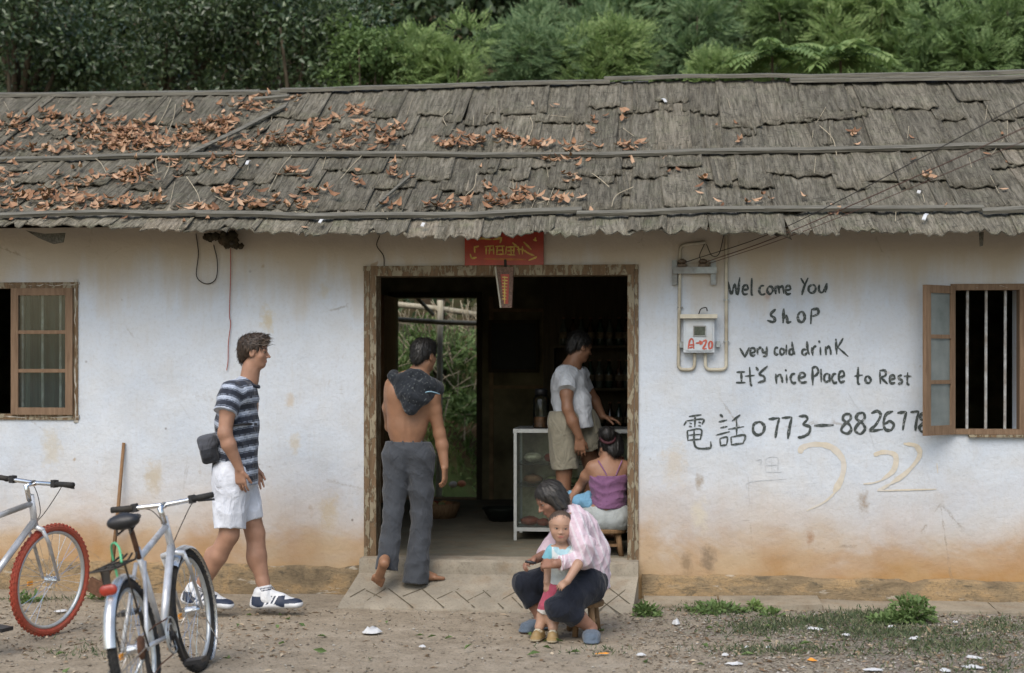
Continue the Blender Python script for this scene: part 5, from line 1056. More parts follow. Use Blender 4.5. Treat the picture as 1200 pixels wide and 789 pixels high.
class Head:
    """A head frame: F looks forward, U up the skull, Rr to the person's right."""
    def __init__(s, c, F_, U_, Hh): s.c = np.array(c, float); s.F = nrm(F_); U_ = np.array(U_, float); s.U = nrm(U_-s.F*(U_@s.F)); s.R = np.cross(s.F, s.U); s.H = Hh; s.A = np.stack([s.R, s.F, s.U])
    def p(s, r, f, u): return s.c + (s.R*r + s.F*f + s.U*u)*s.H
    def loc(s, P): return (P-s.c)@s.A.T/s.H
    def add(s, S, k=.012, lips=True, baby=False):
        h = s.H
        S.ell(s.p(0, -.05, .13), np.array([.325, .405, .355])*h, s.A, k); S.ell(s.p(0, .11, -.12), np.array([.27, .26, .33])*h, s.A, .02)
        S.ell(s.p(0, .20, -.36), np.array([.14, .14, .11])*h, s.A, .02); S.cap(s.p(-.18, -.02, -.22), s.p(-.06, .24, -.38), .085*h, .07*h, .015); S.cap(s.p(.18, -.02, -.22), s.p(.06, .24, -.38), .085*h, .07*h, .015)
        for q in (-1, 1): S.ell(s.p(q*.17, .21, -.10), np.array([.10, .10, .09])*h*(1.25 if baby else 1), s.A, .012)
        S.cap(s.p(-.15, .315, .09), s.p(.15, .315, .09), .045*h, .045*h, .012)
        for q in (-1, 1): S.ell(s.p(q*.145, .385, .02), np.array([.085, .06, .05])*h, s.A, .008, True)
        nz = .8 if baby else 1
        S.cap(s.p(0, .34, .05), s.p(0, .34+.115*nz, -.115), .024*h, .036*h, .008); 
        for q in (-1, 1): S.ell(s.p(q*.05, .385, -.125), np.array([.035, .045, .03])*h, s.A, .006)
        S.cap(s.p(-.075, .355, -.235), s.p(.075, .355, -.235), .02*h, .02*h, .006); S.cap(s.p(-.06, .352, -.275), s.p(.06, .352, -.275), .024*h, .024*h, .006)
        S.cap(s.p(-.1, .40, -.254), s.p(.1, .40, -.254), .006*h, .006*h, .004, sub=True)
        for q in (-1, 1):
            S.ell(s.p(q*.325, -.03, -.03), np.array([.030, .085, .125])*h, s.A, .006); S.ell(s.p(q*.358, -.02, -.01), np.array([.02, .04, .06])*h, s.A, .004, True)
    def eyes(s, root, o, m_white, m_iris, g=1.0, df=0.0):
        for q in (-1, 1):
            mb = MB(); mb.ell(s.p(q*.145, .284+df, .02)-o, (.052*s.H*g, .058*s.H, .021*s.H*g), 12, 8, Matrix([list(s.R), list(s.F), list(s.U)]).transposed()); e = mb.build('eye', m_white, root, smooth=True)
            mb = MB(); mb.ell(s.p(q*.145, .332+df, .020)-o, (.026*s.H*g, .014*s.H, .022*s.H*g), 10, 6, Matrix([list(s.R), list(s.F), list(s.U)]).transposed()); mb.build('iris', m_iris, e, smooth=True)
    def skin(s, P, base, lip=(.40, .14, .10), brow=(.03, .02, .015), browf=.8, blush=0.0):
        L = s.loc(P); C = np.tile(np.array(base, float), (len(P), 1)); near = (np.abs(L).max(1) < .75)
        g = lambda c, r: np.exp(-(((L-np.array(c))/np.array(r))**2).sum(1))
        k = np.clip(g((0, .38, -.255), (.085, .08, .035))*1.3, 0, 1)[:, None]; C = C*(1-k*near[:, None]) + np.array(lip)*k*near[:, None]
        for q in (-1, 1):
            k = np.clip(g((q*.15, .33, .125), (.095, .10, .022))*1.4, 0, 1)[:, None]*browf*near[:, None]; C = C*(1-k) + np.array(brow)*k
            k = np.clip(g((q*.145, .34, .02), (.085, .08, .038)), 0, 1)[:, None]*.5*near[:, None]; C = C*(1-k) + np.array(base)*.35*k
            k = g((q*.2, .27, -.10), (.09, .1, .07))[:, None]*blush*near[:, None]; C = C*(1-k) + np.array((.5, .2, .14))*k
        return C
def hand(S, wr, d, pn, T, sc=1.0, curl=.35, spread=.12, thumb=.7):
    d, pn = nrm(d), np.array(pn, float); pn = nrm(pn-d*(pn@d)); T = np.array(T, float); T = nrm(T-d*(T@d)-pn*(T@pn)); wr = np.array(wr, float)
    for a in (.024, .006, -.014, -.028): S.cap(wr+d*.012*sc+T*a*.55*sc, wr+d*.088*sc+T*a*sc, .018*sc, .0145*sc, .010, pn, .8)
    for i, (off, ln) in enumerate(((.030, .072), (.010, .080), (-.011, .074), (-.030, .058))):
        p = wr + d*(.086-.004*abs(i-1))*sc + T*off*sc; ang = curl*(.35+.12*i); dd0 = nrm(d + T*spread*(1.2-i)*.5); r = .0092*sc
        for seg, l in enumerate((.45, .32, .25)):
            dd = dd0*math.cos(ang) + pn*math.sin(ang); q = p + dd*ln*l*sc; S.cap(p, q, r, r*.9, .003 if seg else .005); p = q; r *= .9; ang += curl*(1.0+.1*i)
    b = wr + d*.030*sc + T*.024*sc; dd = nrm(d*.75 + T*.75*thumb + pn*.35); m_ = b + dd*.036*sc; S.cap(b, m_, .015*sc, .0115*sc, .008); dd2 = nrm(d*.95 + T*.30*thumb + pn*.45); e = m_ + dd2*.030*sc; S.cap(m_, e, .0105*sc, .0095*sc, .004); S.cap(e, e+nrm(dd2+pn*.2)*.022*sc, .0098*sc, .0085*sc, .004)
def foot(S, an, fwd, sc=1.0, up=(0, 0, 1), side=0.0):
    an = np.array(an, float); f = nrm(fwd); u = np.array(up, float); u = nrm(u-f*(u@f)); s_ = np.cross(f, u)
    S.cap(an, an-u*.055*sc-f*.035*sc, .034*sc, .030*sc, .015); S.cap(an-u*.01*sc+f*.02*sc, an-u*.055*sc+f*.12*sc, .034*sc, .026*sc, .02, u, .75); S.cap(an-u*.062*sc-f*.03*sc, an-u*.066*sc+f*.12*sc, .026*sc, .030*sc, .02, u, .7)
    for i in range(5): o = s_*(.028-.0145*i)*sc; S.cap(an-u*.064*sc+f*.12*sc+o, an-u*.072*sc+f*(.178-.010*abs(i-1) if i else .182)*sc+o*1.15, .016*sc, (.0125 if i == 0 else .0095)*sc, .006)
def hairfold(Hd, amp, fr=60, dirv=(0, 0, 1), seed=0):
    r = np.random.default_rng(seed); 
    def f(P):
        L = Hd.loc(P); a = np.arctan2(L[:, 0], L[:, 1]+.05); v = np.sin(a*fr*.25 + 3*L[:, 2]) + .7*np.sin(a*fr*.45+L[:, 2]*5+1) + .6*np.sin(L[:, 0]*fr+L[:, 2]*9) + .5*np.sin((L[:, 1]+L[:, 2])*fr*.7)
        return -amp*v*.35
    return f
def strands(Hd, name, m, root, o, n, seed, gen):
    r = np.random.default_rng(seed); Vs = []; Qs = []; b = 0
    for i in range(n):
        P = gen(r); w_ = Hd.H*.012
        P = [np.array(p) for p in P]; m_ = len(P)
        for j, p in enumerate(P):
            t = P[min(j+1, m_-1)]-P[max(j-1, 0)]; s = np.cross(t, p-Hd.c); s = s/max(1e-9, np.linalg.norm(s))*w_*(1-.85*j/(m_-1)); Vs += [p-s-o, p+s-o]
        Qs += [(b+2*j, b+2*j+1, b+2*j+3, b+2*j+2) for j in range(m_-1)]; b += 2*m_
    return fast_mesh(name, np.array(Vs), np.array(Qs), m, root)
def hair_mat(name, c):
    N = NM(name); g = N.n('NewGeometry'); N.col(N.ramp(g.outputs['Random Per Island'], [(0, tuple(x*.45 for x in c)), (.6, c), (1, tuple(x*1.9 for x in c))])).rough(.45, .45); return N.m
def tufts(hairo, Hd, root, o, m, n, seed, L, lift=.3, dirf=None, jit=.35):
    me = hairo.data; V = np.empty(len(me.vertices)*3, np.float32); me.vertices.foreach_get('co', V); Nn = np.empty(len(me.vertices)*3, np.float32); me.vertices.foreach_get('normal', Nn); V = V.reshape(-1, 3)+o; Nn = Nn.reshape(-1, 3)
    r = np.random.default_rng(seed); k = r.integers(0, len(V), n); P = V[k]; N_ = Nn[k]; out = ((P-Hd.c)*N_).sum(1) > 0; P = P[out]; N_ = N_[out]; n = len(P)
    D = np.tile(-Hd.U-.25*Hd.F, (n, 1)) if dirf is None else dirf(P); D = D + r.normal(size=(n, 3))*jit; D = unit(D - N_*(D*N_).sum(1)[:, None]); S = unit(np.cross(D, N_)); Ls = (L*r.uniform(.5, 1.3, n))[:, None]; w_ = Hd.H*.010; rows = []
    for t, hh in ((0, -.002), (.4, .35), (.75, .5), (1, .35)): c = P + D*Ls*t + N_*(lift*Ls*hh + .0015); ww = w_*(1-.8*t); rows += [c-S*ww, c+S*ww]
    Vv = np.stack(rows, 1).reshape(-1, 3); b = np.arange(n)[:, None]*8; Q = np.concatenate([b+np.array([[2*j, 2*j+1, 2*j+3, 2*j+2]]) for j in range(3)]); return fast_mesh('hair_strands', Vv-o, Q, m, root, smooth=True)
TRI = [0]
def grow(S, name, m, root, o, h, col, fold=None, cut=()):
    V, Q = S.mesh(h, fold, cut); c = col(V) if callable(col) else np.tile(np.array(col, float), (len(V), 1)); TRI[0] += 2*len(Q)
    return fast_mesh(name, V-o, Q, m, root, attr=c)
M['skin'] = attr_mat('skin', .5, .4, 160, .2, .06, weave=.12); M['cloth'] = attr_mat('cloth', .85, .2, 260, .35, sheen=.15, weave=.55); M['hairm'] = attr_mat('hair', .5, .4, 300, .5); M['shoem'] = attr_mat('shoe', .55, .4, 120, .1)
M['eyewhite'] = simple('eye_white', (.26, .23, .20), .3, .03, 40, 0, .5); M['iris'] = simple('eye_dark', (.018, .012, .01), .2, .1, 40, 0, .6); M['hairstrand'] = simple('brown_strands', (.055, .036, .022), .5, .4, 60, 0, .4); M['hairgrey'] = simple('greying_strands', (.075, .065, .055), .55, .5, 60, 0, .4); M['hairblack'] = simple('black_strands', (.016, .014, .013), .4, .4, 60, 0, .5)
def A(px, py, Y): return np.array(W(px, py, Y)[:])
SK = (.40, .215, .135)      # tanned skin
# ------------------------------------------------------------------ 1. the walking man in the striped shirt
Yc = -.72; o = np.array([A(275, 722, Yc)[0], Yc, 0.0])
root = tag(empty('person', o), 'young man walking right in striped polo shirt, white shorts and trainers', 'person')
hd = Head(A(298.5, 413, Yc), (1, .02, -.06), (.06, 0, 1), .208); B = Sdf(); hd.add(B)
nk = A(292, 446, Yc); B.chain([A(295, 428, Yc), nk], [.056, .060], .02); 
shR, shL = A(270, 459, Yc-.17), A(280, 458, Yc+.17); hipR, hipL = A(271, 566, Yc-.085), A(281, 566, Yc+.085)
B.cap(A(280, 462, Yc-.09), A(280, 462, Yc+.09), .085, .085, .03); B.cap(A(281, 475, Yc), A(277, 545, Yc), .115, .10, .04, (0, 1, 0), 1.25); B.cap(hipR, hipL, .095, .095, .04)
elR, wrR = A(263.5, 508, Yc-.24), A(280.5, 549, Yc-.20); B.chain([shR, A(267, 480, Yc-.215), elR], [.056, .050, .041], .02); B.chain([elR, A(268, 521, Yc-.235), wrR], [.042, .043, .027], .02, (0, 1, 0), .95)
hand(B, wrR, A(283, 572, Yc-.19)-wrR, (.35, .9, 0), (1, -.25, 0), .95, .30)
elL, wrL = A(291, 505, Yc+.22), A(298, 548, Yc+.14); B.chain([shL, elL, wrL], [.052, .042, .027], .02); hand(B, wrL, (.25, -.1, -1), (.2, -1, 0), (1, 0, 0), .9, .3)
kR, aR = A(268.5, 627, Yc-.10), A(232, 693, Yc-.04); kL, aL = A(299, 625, Yc+.09), A(311.5, 697, Yc+.04)
B.chain([hipR, kR], [.092, .060], .03); B.chain([kR, A(255, 652, Yc-.085), A(240, 680, Yc-.06), aR], [.058, .058, .040, .037], .02); B.chain([hipL, kL], [.092, .060], .03); B.chain([kL, A(301.5, 652, Yc+.08), A(308, 682, Yc+.06), aL], [.060, .058, .040, .037], .02)
B.ell(A(247, 657, Yc-.07), (.044, .05, .085), None, .03); B.ell(A(298, 652, Yc+.07), (.044, .05, .085), None, .03)
for a_, g_ in ((aR, (1, .05, -.10)), (aL, (1, -.03, .02))): B.cap(a_, a_+np.array(g_)*.12-np.array([0, 0, .05]), .034, .026, .02)
grow(B, 'body', M['skin'], root, o, .0042, lambda P: hd.skin(P, (.37, .205, .135), browf=.9)); hd.eyes(root, o, M['eyewhite'], M['iris'])
hs = Sdf(); hs.ell(hd.p(0, -.10, .17), np.array([.365, .43, .39])*hd.H, hd.A, .01); hs.ell(hd.p(0, .13, .40), np.array([.26, .26, .17])*hd.H, hd.A, .02); hs.ell(hd.p(0, -.33, -.05), np.array([.25, .17, .30])*hd.H, hd.A, .02)
for q in (-1, 1): hs.cap(hd.p(q*.30, -.06, .20), hd.p(q*.31, .03, .0), .05*hd.H, .02*hd.H, .01)
hs.ell(hd.p(0, .50, -.12), np.array([.5, .34, .36])*hd.H, hd.A, .01, True); hs.ell(hd.p(0, .30, -.52), np.array([.6, .52, .42])*hd.H, hd.A, .01, True); 
for q in (-1, 1): hs.ell(hd.p(q*.36, -.01, -.08), np.array([.10, .14, .16])*hd.H, hd.A, .01, True)
hc = lambda P: np.tile([.042, .027, .018], (len(P), 1))*(1+.5*np.sin(P[:, :1]*220+P[:, 2:]*90))
hair = grow(hs, 'hair', M['hairm'], root, o, .005, hc, hairfold(hd, .006, 55))
def gen(r):
    a = r.uniform(-1.1, 1.1); f = r.uniform(-.4, .33); p = hd.p(.30*a*.9, f, .50-.25*a*a-.35*max(0, -f)); d = hd.F*(.5+f)*1.2 + hd.U*r.uniform(.2, .9) + hd.R*r.uniform(-.4, .4); L = hd.H*r.uniform(.10, .24)*(1+max(0, f)*1.3); return [p, p+d*L*.5, p+d*L*.8-hd.U*L*.15 + hd.F*L*.1]
strands(hd, 'hair_tufts', M['hairstrand'], hair, o, 420, 3, gen)
tufts(hair, hd, root, o, hair_mat('brown_hair', (.045, .029, .018)), 1500, 1, .028, .22, lambda P: np.where((hd.loc(P)[:, 2] > .2)[:, None], hd.F[None]*.8+hd.R[None]*.1, -hd.U[None]-.2*hd.F[None]))
# shirt
T_ = Sdf(); T_.cap(A(280, 461, Yc-.11), A(280, 461, Yc+.11), .088, .088, .03); T_.cap(A(279, 472, Yc), A(278, 500, Yc), .128, .122, .05, (0, 1, 0), 1.3); T_.cap(A(278, 500, Yc), A(274, 580, Yc), .122, .152, .05, (0, 1, 0), 1.15); T_.cap(A(291, 450, Yc), A(287, 460, Yc), .065, .09, .03)
e_ = A(263.5, 484, Yc-.235); T_.cap(shR, e_, .070, .073, .03, fb=True); T_.cap(shL, A(288, 485, Yc+.23), .070, .073, .03, fb=True)
axR = nrm(e_-shR)
def stripe(P):
    z = P[:, 2] + .02*np.sin(P[:, 0]*14+1) + (P[:, 0]-o[0])*.10; arm = np.clip((-(P[:, 1]-(Yc-.165)))/.03, 0, 1); s = (P-shR)@axR; v = z*(1-arm) + (-s*1.0+shR[2]+.02)*arm
    ph = (v*13.4) % 1.0; C = np.tile([.028, .033, .048], (len(P), 1)); w1 = ((ph > .02) & (ph < .34)); C[w1] = (.42, .47, .56); w2 = (ph > .42) & (ph < .47); C[w2] = (.20, .23, .29); w3 = (ph > .9) & (ph < .96); C[w3] = (.20, .23, .29); w4 = (ph > .12) & (ph < .17); C[w4] = (.22, .26, .34)
    return C
hem = A(272, 562, Yc); grow(T_, 'shirt', M['cloth'], root, o, .0048, stripe, folds(1, .012, .12, 5), [(hem, (-.20, 0, -1)), (A(291, 443, Yc), (.55, 0, 1))])
tt = Sdf(); 
for i in range(14): a = i/14*2*PI; b = (i+1)/14*2*PI; tt.cap(A(291.5, 449, Yc)+np.array([.062*math.cos(a), .066*math.sin(a), -.025*math.cos(a)]), A(291.5, 449, Yc)+np.array([.062*math.cos(b), .066*math.sin(b), -.025*math.cos(b)]), .010, .010, .004)
grow(tt, 'collar', M['cloth'], root, o, .004, (.022, .027, .042))
# shorts
Sh = Sdf(); Sh.cap(hipR+[0, 0, .05], hipL+[0, 0, .05], .115, .115, .04); kn = hipR+(kR-hipR)*.86; Sh.cap(hipR+[0, 0, -.02], kn+np.array([.0, 0, .0]), .112, .098, .03, fb=True); kn2 = hipL+(kL-hipL)*.74; Sh.cap(hipL+[0, 0, -.02], kn2, .108, .085, .03, fb=True)
grow(Sh, 'shorts', M['cloth'], root, o, .0055, (.66, .69, .76), folds(2, .011, .12, 5))
# socks and trainers
for nm, a_, fw, sd in (('near', aR, nrm((1, .04, -.12)), -1), ('far', aL, nrm((1, -.02, .03)), 1)):
    u = nrm(np.array([0, 0, 1.0])-fw*fw[2]); s = np.cross(fw, u); S2 = Sdf(); kk_ = nrm((kR if nm == 'near' else kL)-a_); S2.cap(a_-kk_*.02, a_+kk_*.055, .043, .044, .01, fb=True); S2.cap(a_-kk_*.02, a_-kk_*.02+fw*.05-u*.03, .045, .04, .02)
    def sockc(P, a_=a_, k_=kk_): s_ = (P-a_)@k_; C = np.tile([.72, .73, .75], (len(P), 1)); C[((s_ > .024) & (s_ < .030)) | ((s_ > .037) & (s_ < .043))] = (.04, .05, .09); return C
    grow(S2, 'sock', M['cloth'], root, o, .0045, sockc); g = a_ - u*.082
    X = Sdf(); X.cap(g-fw*.055+u*.018, g+fw*.175+u*.016, .040, .044, .02, u, .55); X.cap(g-fw*.055+u*.04, g+fw*.10+u*.035, .042, .046, .03); X.cap(g+fw*.10+u*.035, g+fw*.19+u*.022, .046, .038, .03, u, .8); X.cap(g-fw*.05+u*.05, g-fw*.035+u*.095, .040, .042, .02); X.cap(g+fw*.01+u*.09, g+fw*.09+u*.055, .034, .036, .02)
    def shoec(P, g=g, fw=fw, u=u, s=s):
        d = P-g; f = d@fw; h_ = d@u; q = np.abs(d@s); C = np.tile([.70, .71, .73], (len(P), 1)); navy = (h_ > .022+.012*np.sin(f*42)) & (h_ < .078) & (f < .125) & (f > -.085) & (q > .012); C[navy] = (.02, .03, .06)
        for k in (-1, 0, 1): st = np.abs((f-.035-k*.026)-(h_-.045)*.55) < .0065; C[navy & st] = (.70, .71, .73)
        toe = (f > .125) & (h_ > .030) & (h_ < .056); C[toe] = (.02, .03, .06); C[h_ < .010+.006*np.sin(f*30)] = (.55, .55, .56); return C
    grow(X, 'shoe', M['shoem'], root, o, .0042, shoec, None, [(g-u*.002, -u)])
    mb = MB(); 
    for k in range(4): c = g+fw*(.045+.02*k)+u*(.098-.012*k)-o; mb.tube([tuple(c-s*.024), tuple(c+u*.009), tuple(c+s*.024)], .0035, 5)
    mb.tube([tuple(g+fw*.04+u*.10-o), tuple(g+fw*.03+u*.135-s*.02-o), tuple(g+fw*.05+u*.11-s*.03-o)], .0035, 5); mb.build('laces', M['paper'], root, smooth=True)
# bag on his hip
bo = A(246, 545, Yc-.05); bag = tag(empty('camera_bag', bo), 'dark grey padded camera bag slung behind the walking man', 'bag'); bp = Sdf()
bx = np.array([[.97, 0, .22], [0, 1, 0], [-.22, 0, .97]]); bc = A(246, 526, Yc-.10)
bp.box(bc, (.052, .085, .088), .028, bx, .01); bp.box(bc+[-.004, -.006, .045], (.058, .092, .046), .03, bx, .006); bp.box(bc+[-.004, -.08, -.01], (.035, .02, .05), .015, bx, .01)
grow(bp, 'pouch', M['cloth'], bag, bo, .0045, lambda P: np.where((((P-bc)@bx[2]) > .002)[:, None], np.array([[.075, .08, .095]]), np.array([[.03, .033, .04]])), folds(8, .003, .07))
mb = MB(); mb.tube([A(254, 503, Yc-.12)-bo, A(262, 500, Yc-.20)-bo, A(285, 497, Yc-.175)-bo, A(300, 497, Yc-.05)-bo], .009, 6); mb.build('strap', M['blackplastic'], bag, smooth=True)
# ------------------------------------------------------------------ 2. the shirtless man going in, seen from behind
Yc = -.16; o = np.array([A(478, 680, Yc)[0], Yc-.05, .10]); root = tag(empty('person', o), 'shirtless barefoot man in grey trousers stepping up into the doorway', 'person')
hd = Head(A(497.5, 417, Yc), (.62, .78, -.10), (.06, .03, 1), .214); B = Sdf(); hd.add(B); B.chain([A(494, 428, Yc-.01), A(489, 446, Yc)], [.056, .064], .02)
shL, shR = A(462, 452, Yc), A(506, 464, Yc-.02); hipL, hipR = A(467, 537, Yc), A(491, 537, Yc)
B.chain([A(490, 440, Yc), shL], [.062, .060], .03); B.chain([A(490, 442, Yc), shR], [.062, .058], .03); B.cap(A(470, 463, Yc), A(498, 469, Yc), .088, .088, .04, (0, 1, 0), .95); B.cap(A(477, 462, Yc), A(476, 500, Yc), .128, .100, .05, (0, 1, 0), .78); B.cap(A(468, 465, Yc), A(472, 500, Yc), .09, .088, .04, (0, 1, 0), .9); B.cap(A(492, 470, Yc), A(485, 500, Yc), .085, .085, .04, (0, 1, 0), .9); B.cap(A(476, 500, Yc), A(477, 530, Yc), .106, .098, .04, (0, 1, 0), .80)
B.cap(A(476.5, 455, Yc-.125), A(476.5, 520, Yc-.100), .008, .008, .02, sub=True)          # groove of the spine
for q in (-1, 1): B.ell(A(476+q*13, 462, Yc-.062), (.052, .022, .062), None, .02)
elR, wrR = A(515, 508, Yc+.0), A(521, 547, Yc-.02); B.chain([shR, A(509, 480, Yc-.01), elR], [.054, .047, .038], .02); B.chain([elR, A(518, 522, Yc), wrR], [.040, .040, .026], .02, (0, 1, 0), .9); hand(B, wrR, A(522, 572, Yc)-wrR, (-.9, .3, 0), (-.2, 1, 0), .92, .35)
elL, wrL = A(458, 500, Yc+.14), A(468, 500, Yc+.34); B.chain([shL, A(456, 478, Yc+.06), elL], [.052, .044, .038], .02); B.chain([elL, wrL], [.038, .026], .02); hand(B, wrL, (.6, .6, .1), (0, 0, -1), (.5, -.8, 0), .9, .4)
kL, aL = A(461, 603, Yc-.06), A(453, 655, Yc-.13); kR, aR = A(494, 606, Yc), A(489, 667, Yc-.05)
B.chain([hipL, kL, aL], [.070, .044, .034], .02); B.chain([hipR, kR, aR], [.070, .044, .034], .02); foot(B, A(451, 656, Yc-.20), (-.30, .72, -.70), 1.0, (.15, .65, .72)); foot(B, aR, (.9, .42, .0), .95)
grow(B, 'body', M['skin'], root, o, .0042, lambda P: hd.skin(P, (.285, .148, .085), browf=.8)); hd.eyes(root, o, M['eyewhite'], M['iris'])
hs = Sdf(); hs.ell(hd.p(0, -.09, .17), np.array([.365, .44, .385])*hd.H, hd.A, .01); hs.ell(hd.p(0, .10, .38), np.array([.27, .28, .15])*hd.H, hd.A, .02); hs.ell(hd.p(0, -.33, -.06), np.array([.26, .15, .26])*hd.H, hd.A, .02)
hs.ell(hd.p(0, .52, -.12), np.array([.5, .34, .38])*hd.H, hd.A, .01, True); hs.ell(hd.p(0, .30, -.52), np.array([.6, .52, .42])*hd.H, hd.A, .01, True)
for q in (-1, 1): hs.ell(hd.p(q*.36, -.01, -.08), np.array([.10, .14, .16])*hd.H, hd.A, .01, True)
hair = grow(hs, 'hair', M['hairm'], root, o, .005, (.013, .012, .011), hairfold(hd, .004, 60))
def gen(r):
    a = r.uniform(0, 2*PI); u_ = r.uniform(-.1, 1); d = hd.R*math.cos(a)*math.sqrt(max(0, 1-u_*u_*.9))*.35 + hd.F*(math.sin(a)*math.sqrt(max(0, 1-u_*u_*.9))*.4-.09) + hd.U*(u_*.38+.17); p = hd.c + d*hd.H*1.0; n_ = nrm(d-hd.U*.17+hd.F*.09); L = hd.H*r.uniform(.05, .11); q = n_*.5 - hd.U*.25 + hd.R*r.uniform(-.3, .3); 
    if (hd.loc(p[None])[0][1] > .22 and u_ < .6) or hd.loc(p[None])[0][2] < -.05 and hd.loc(p[None])[0][1] > -.15: p = hd.p(0, -.1, .5)
    return [p, p+q*L, p+q*L*1.5-hd.U*L*.4]
strands(hd, 'hair_tufts', M['hairblack'], hair, o, 260, 3, gen)
hbm = hair_mat('black_hair', (.014, .013, .012)); tufts(hair, hd, root, o, hbm, 1300, 2, .022, .4)
P_ = Sdf(); P_.cap(hipL+[0, 0, .03], hipR+[0, 0, .03], .104, .104, .04, (0, 1, 0), .95); P_.cap(A(472, 522, Yc), A(485, 522, Yc), .108, .108, .03, (0, 1, 0), .85)
P_.chain([hipL+[0, -.01, 0], A(463, 575, Yc-.02), kL+[0, -.01, 0]], [.100, .076, .066], .03); P_.cap(kL, A(453, 668, Yc-.12), .066, .076, .03, fb=True); P_.chain([hipR+[0, -.01, 0], A(494, 575, Yc-.0), kR], [.100, .080, .070], .03); P_.cap(kR, A(486, 684, Yc-.06), .070, .086, .03, fb=True)
P_.cap(A(478, 560, Yc-.13), A(479, 640, Yc-.10), .012, .03, .02, sub=True)
def fo(P, f1=folds(3, .013, .13, 5, (1, 1, .35)), f2=folds(4, .008, .10, 6, (.7, .7, 1.1))): k = np.clip((.62-P[:, 2])/.3, 0, 1); return f1(P)*(1-.2*k) + f2(P)*k*.8
pants = grow(P_, 'trousers', M['cloth'], root, o, .0055, lambda P: np.tile([.052, .058, .068], (len(P), 1)), fo, [(A(476, 517.5, Yc), (0.02, 0, 1))])
twill = simple('grey_twill', (.06, .065, .075), .85, .1, 60)
for px in (459, 472, 484, 494): p = A(px, 519, Yc-.098)-o; MB().box((p[0]-.005, p[1]-.004 + abs(px-477)*.0012, p[2]-.022), (p[0]+.005, p[1]+.004 + abs(px-477)*.0012, p[2]+.012)).build('belt_loop', twill, pants)
# dark shirt thrown over his shoulders
so = A(480, 480, Yc); sd = Sdf()
tri = [(459,440),(512,462),(481,484)]
yb = Yc-.118
for t_ in np.linspace(0, 1, 9):
    tp = np.array([458+54*t_, 441+19*t_ - 3*math.sin(PI*t_)]); st0 = A(tp[0], tp[1], Yc-.045-.075*math.sin(PI*t_)); ap = A(481+(t_-.5)*8, 482-4*abs(t_-.5), yb-.030); md = (st0+ap)/2 + np.array([0, -.022*math.sin(PI*t_)-.008, .0]); sd.chain([st0, md, ap], [.020, .017, .013], .03)
sd.chain([A(459, 442, Yc-.05), A(462, 439, Yc+.0), A(466, 441, Yc+.06)], [.022, .026, .022], .03); sd.chain([A(472, 442, Yc-.08), A(482, 439, Yc-.06), A(490, 441, Yc-.06), A(500, 446, Yc-.05)], [.030, .036, .040, .036], .03); sd.chain([A(498, 450, Yc-.08), A(507, 452, Yc-.03), A(512, 456, Yc+.0), A(508, 466, Yc+.07)], [.040, .044, .044, .03], .03)
def drc(P):
    C = np.tile([.016, .020, .026], (len(P), 1)); s = np.sin(P[:, 0]*91+4*np.sin(P[:, 2]*50))*np.sin(P[:, 2]*83+3*np.sin(P[:, 0]*70)); C[s > .86] = (.09, .10, .10); return C
dr = grow(sd, 'draped_shirt', M['cloth'], None, so, .0045, drc, folds(6, .007, .06, 7, (1, 1, .8))); dr.location = so; tag(dr, 'black patterned shirt thrown over the shoulders of the shirtless man', 'shirt')
P0 = [A(494, 461.5, Yc-.128)-so, A(503, 459, Yc-.128)-so, A(511, 460.5, Yc-.10)-so, A(515, 462, Yc-.06)-so]; MB().tube([tuple(p) for p in catmull(P0, 4)], .0035, 5).build('pale_piping', simple('pale_blue_piping', (.25, .40, .50), .8, .1), dr)
# ------------------------------------------------------------------ 3. the man in the white T-shirt at the counter
Yc = .52; o = np.array([A(668, 640, Yc)[0], Yc, FZ]); root = tag(empty('person', o), 'man in white T-shirt and khaki shorts standing at the shop counter, back turned', 'person')
hd = Head(A(680, 407, Yc), (.86, .38, -.28), (.25, .1, 1), .208); B = Sdf(); hd.add(B); B.chain([A(675, 417, Yc), A(668, 432, Yc)], [.055, .062], .02)
shN, shF = A(664, 444, Yc-.10), A(680, 442, Yc+.20); hN, hF = A(660, 500, Yc-.04), A(684, 500, Yc+.10)
B.chain([A(670, 432, Yc), shN], [.06, .055], .03); B.chain([A(670, 432, Yc), shF], [.06, .055], .03); B.cap(A(669, 452, Yc+.02), A(671, 492, Yc+.03), .095, .09, .04); B.cap(hN, hF, .09, .09, .03)
el, wr = A(665, 479, Yc-.17), A(679, 512, Yc-.16); B.chain([shN, A(664, 462, Yc-.14), el], [.052, .046, .037], .02); B.chain([el, A(671, 494, Yc-.17), wr], [.039, .040, .027], .02); hand(B, wr, A(680, 532, Yc-.15)-wr, (.1, 1, 0), (1, -.2, 0), .98, .4)
el2, wr2 = A(697, 470, Yc+.28), A(706, 488, Yc+.18); B.chain([shF, el2, wr2], [.048, .038, .026], .02); hand(B, wr2, (.8, -.1, -.2), (0, 0, -1), (0, -1, 0), .9, .3)
kN, aN = A(661, 553, Yc-.02), A(664, 622, Yc-.05); kF, aF = A(694, 552, Yc+.14), A(698, 618, Yc+.18); B.chain([hN, kN], [.09, .056], .03); B.chain([kN, A(660, 580, Yc-.02), aN], [.055, .053, .034], .02); B.chain([hF, kF], [.09, .056], .03); B.chain([kF, A(693, 580, Yc+.15), aF], [.055, .053, .034], .02); foot(B, aN, (.95, .2, 0), 1); foot(B, aF, (.95, .3, 0), 1)
grow(B, 'body', M['skin'], root, o, .0065, lambda P: hd.skin(P, (.26, .135, .08)))
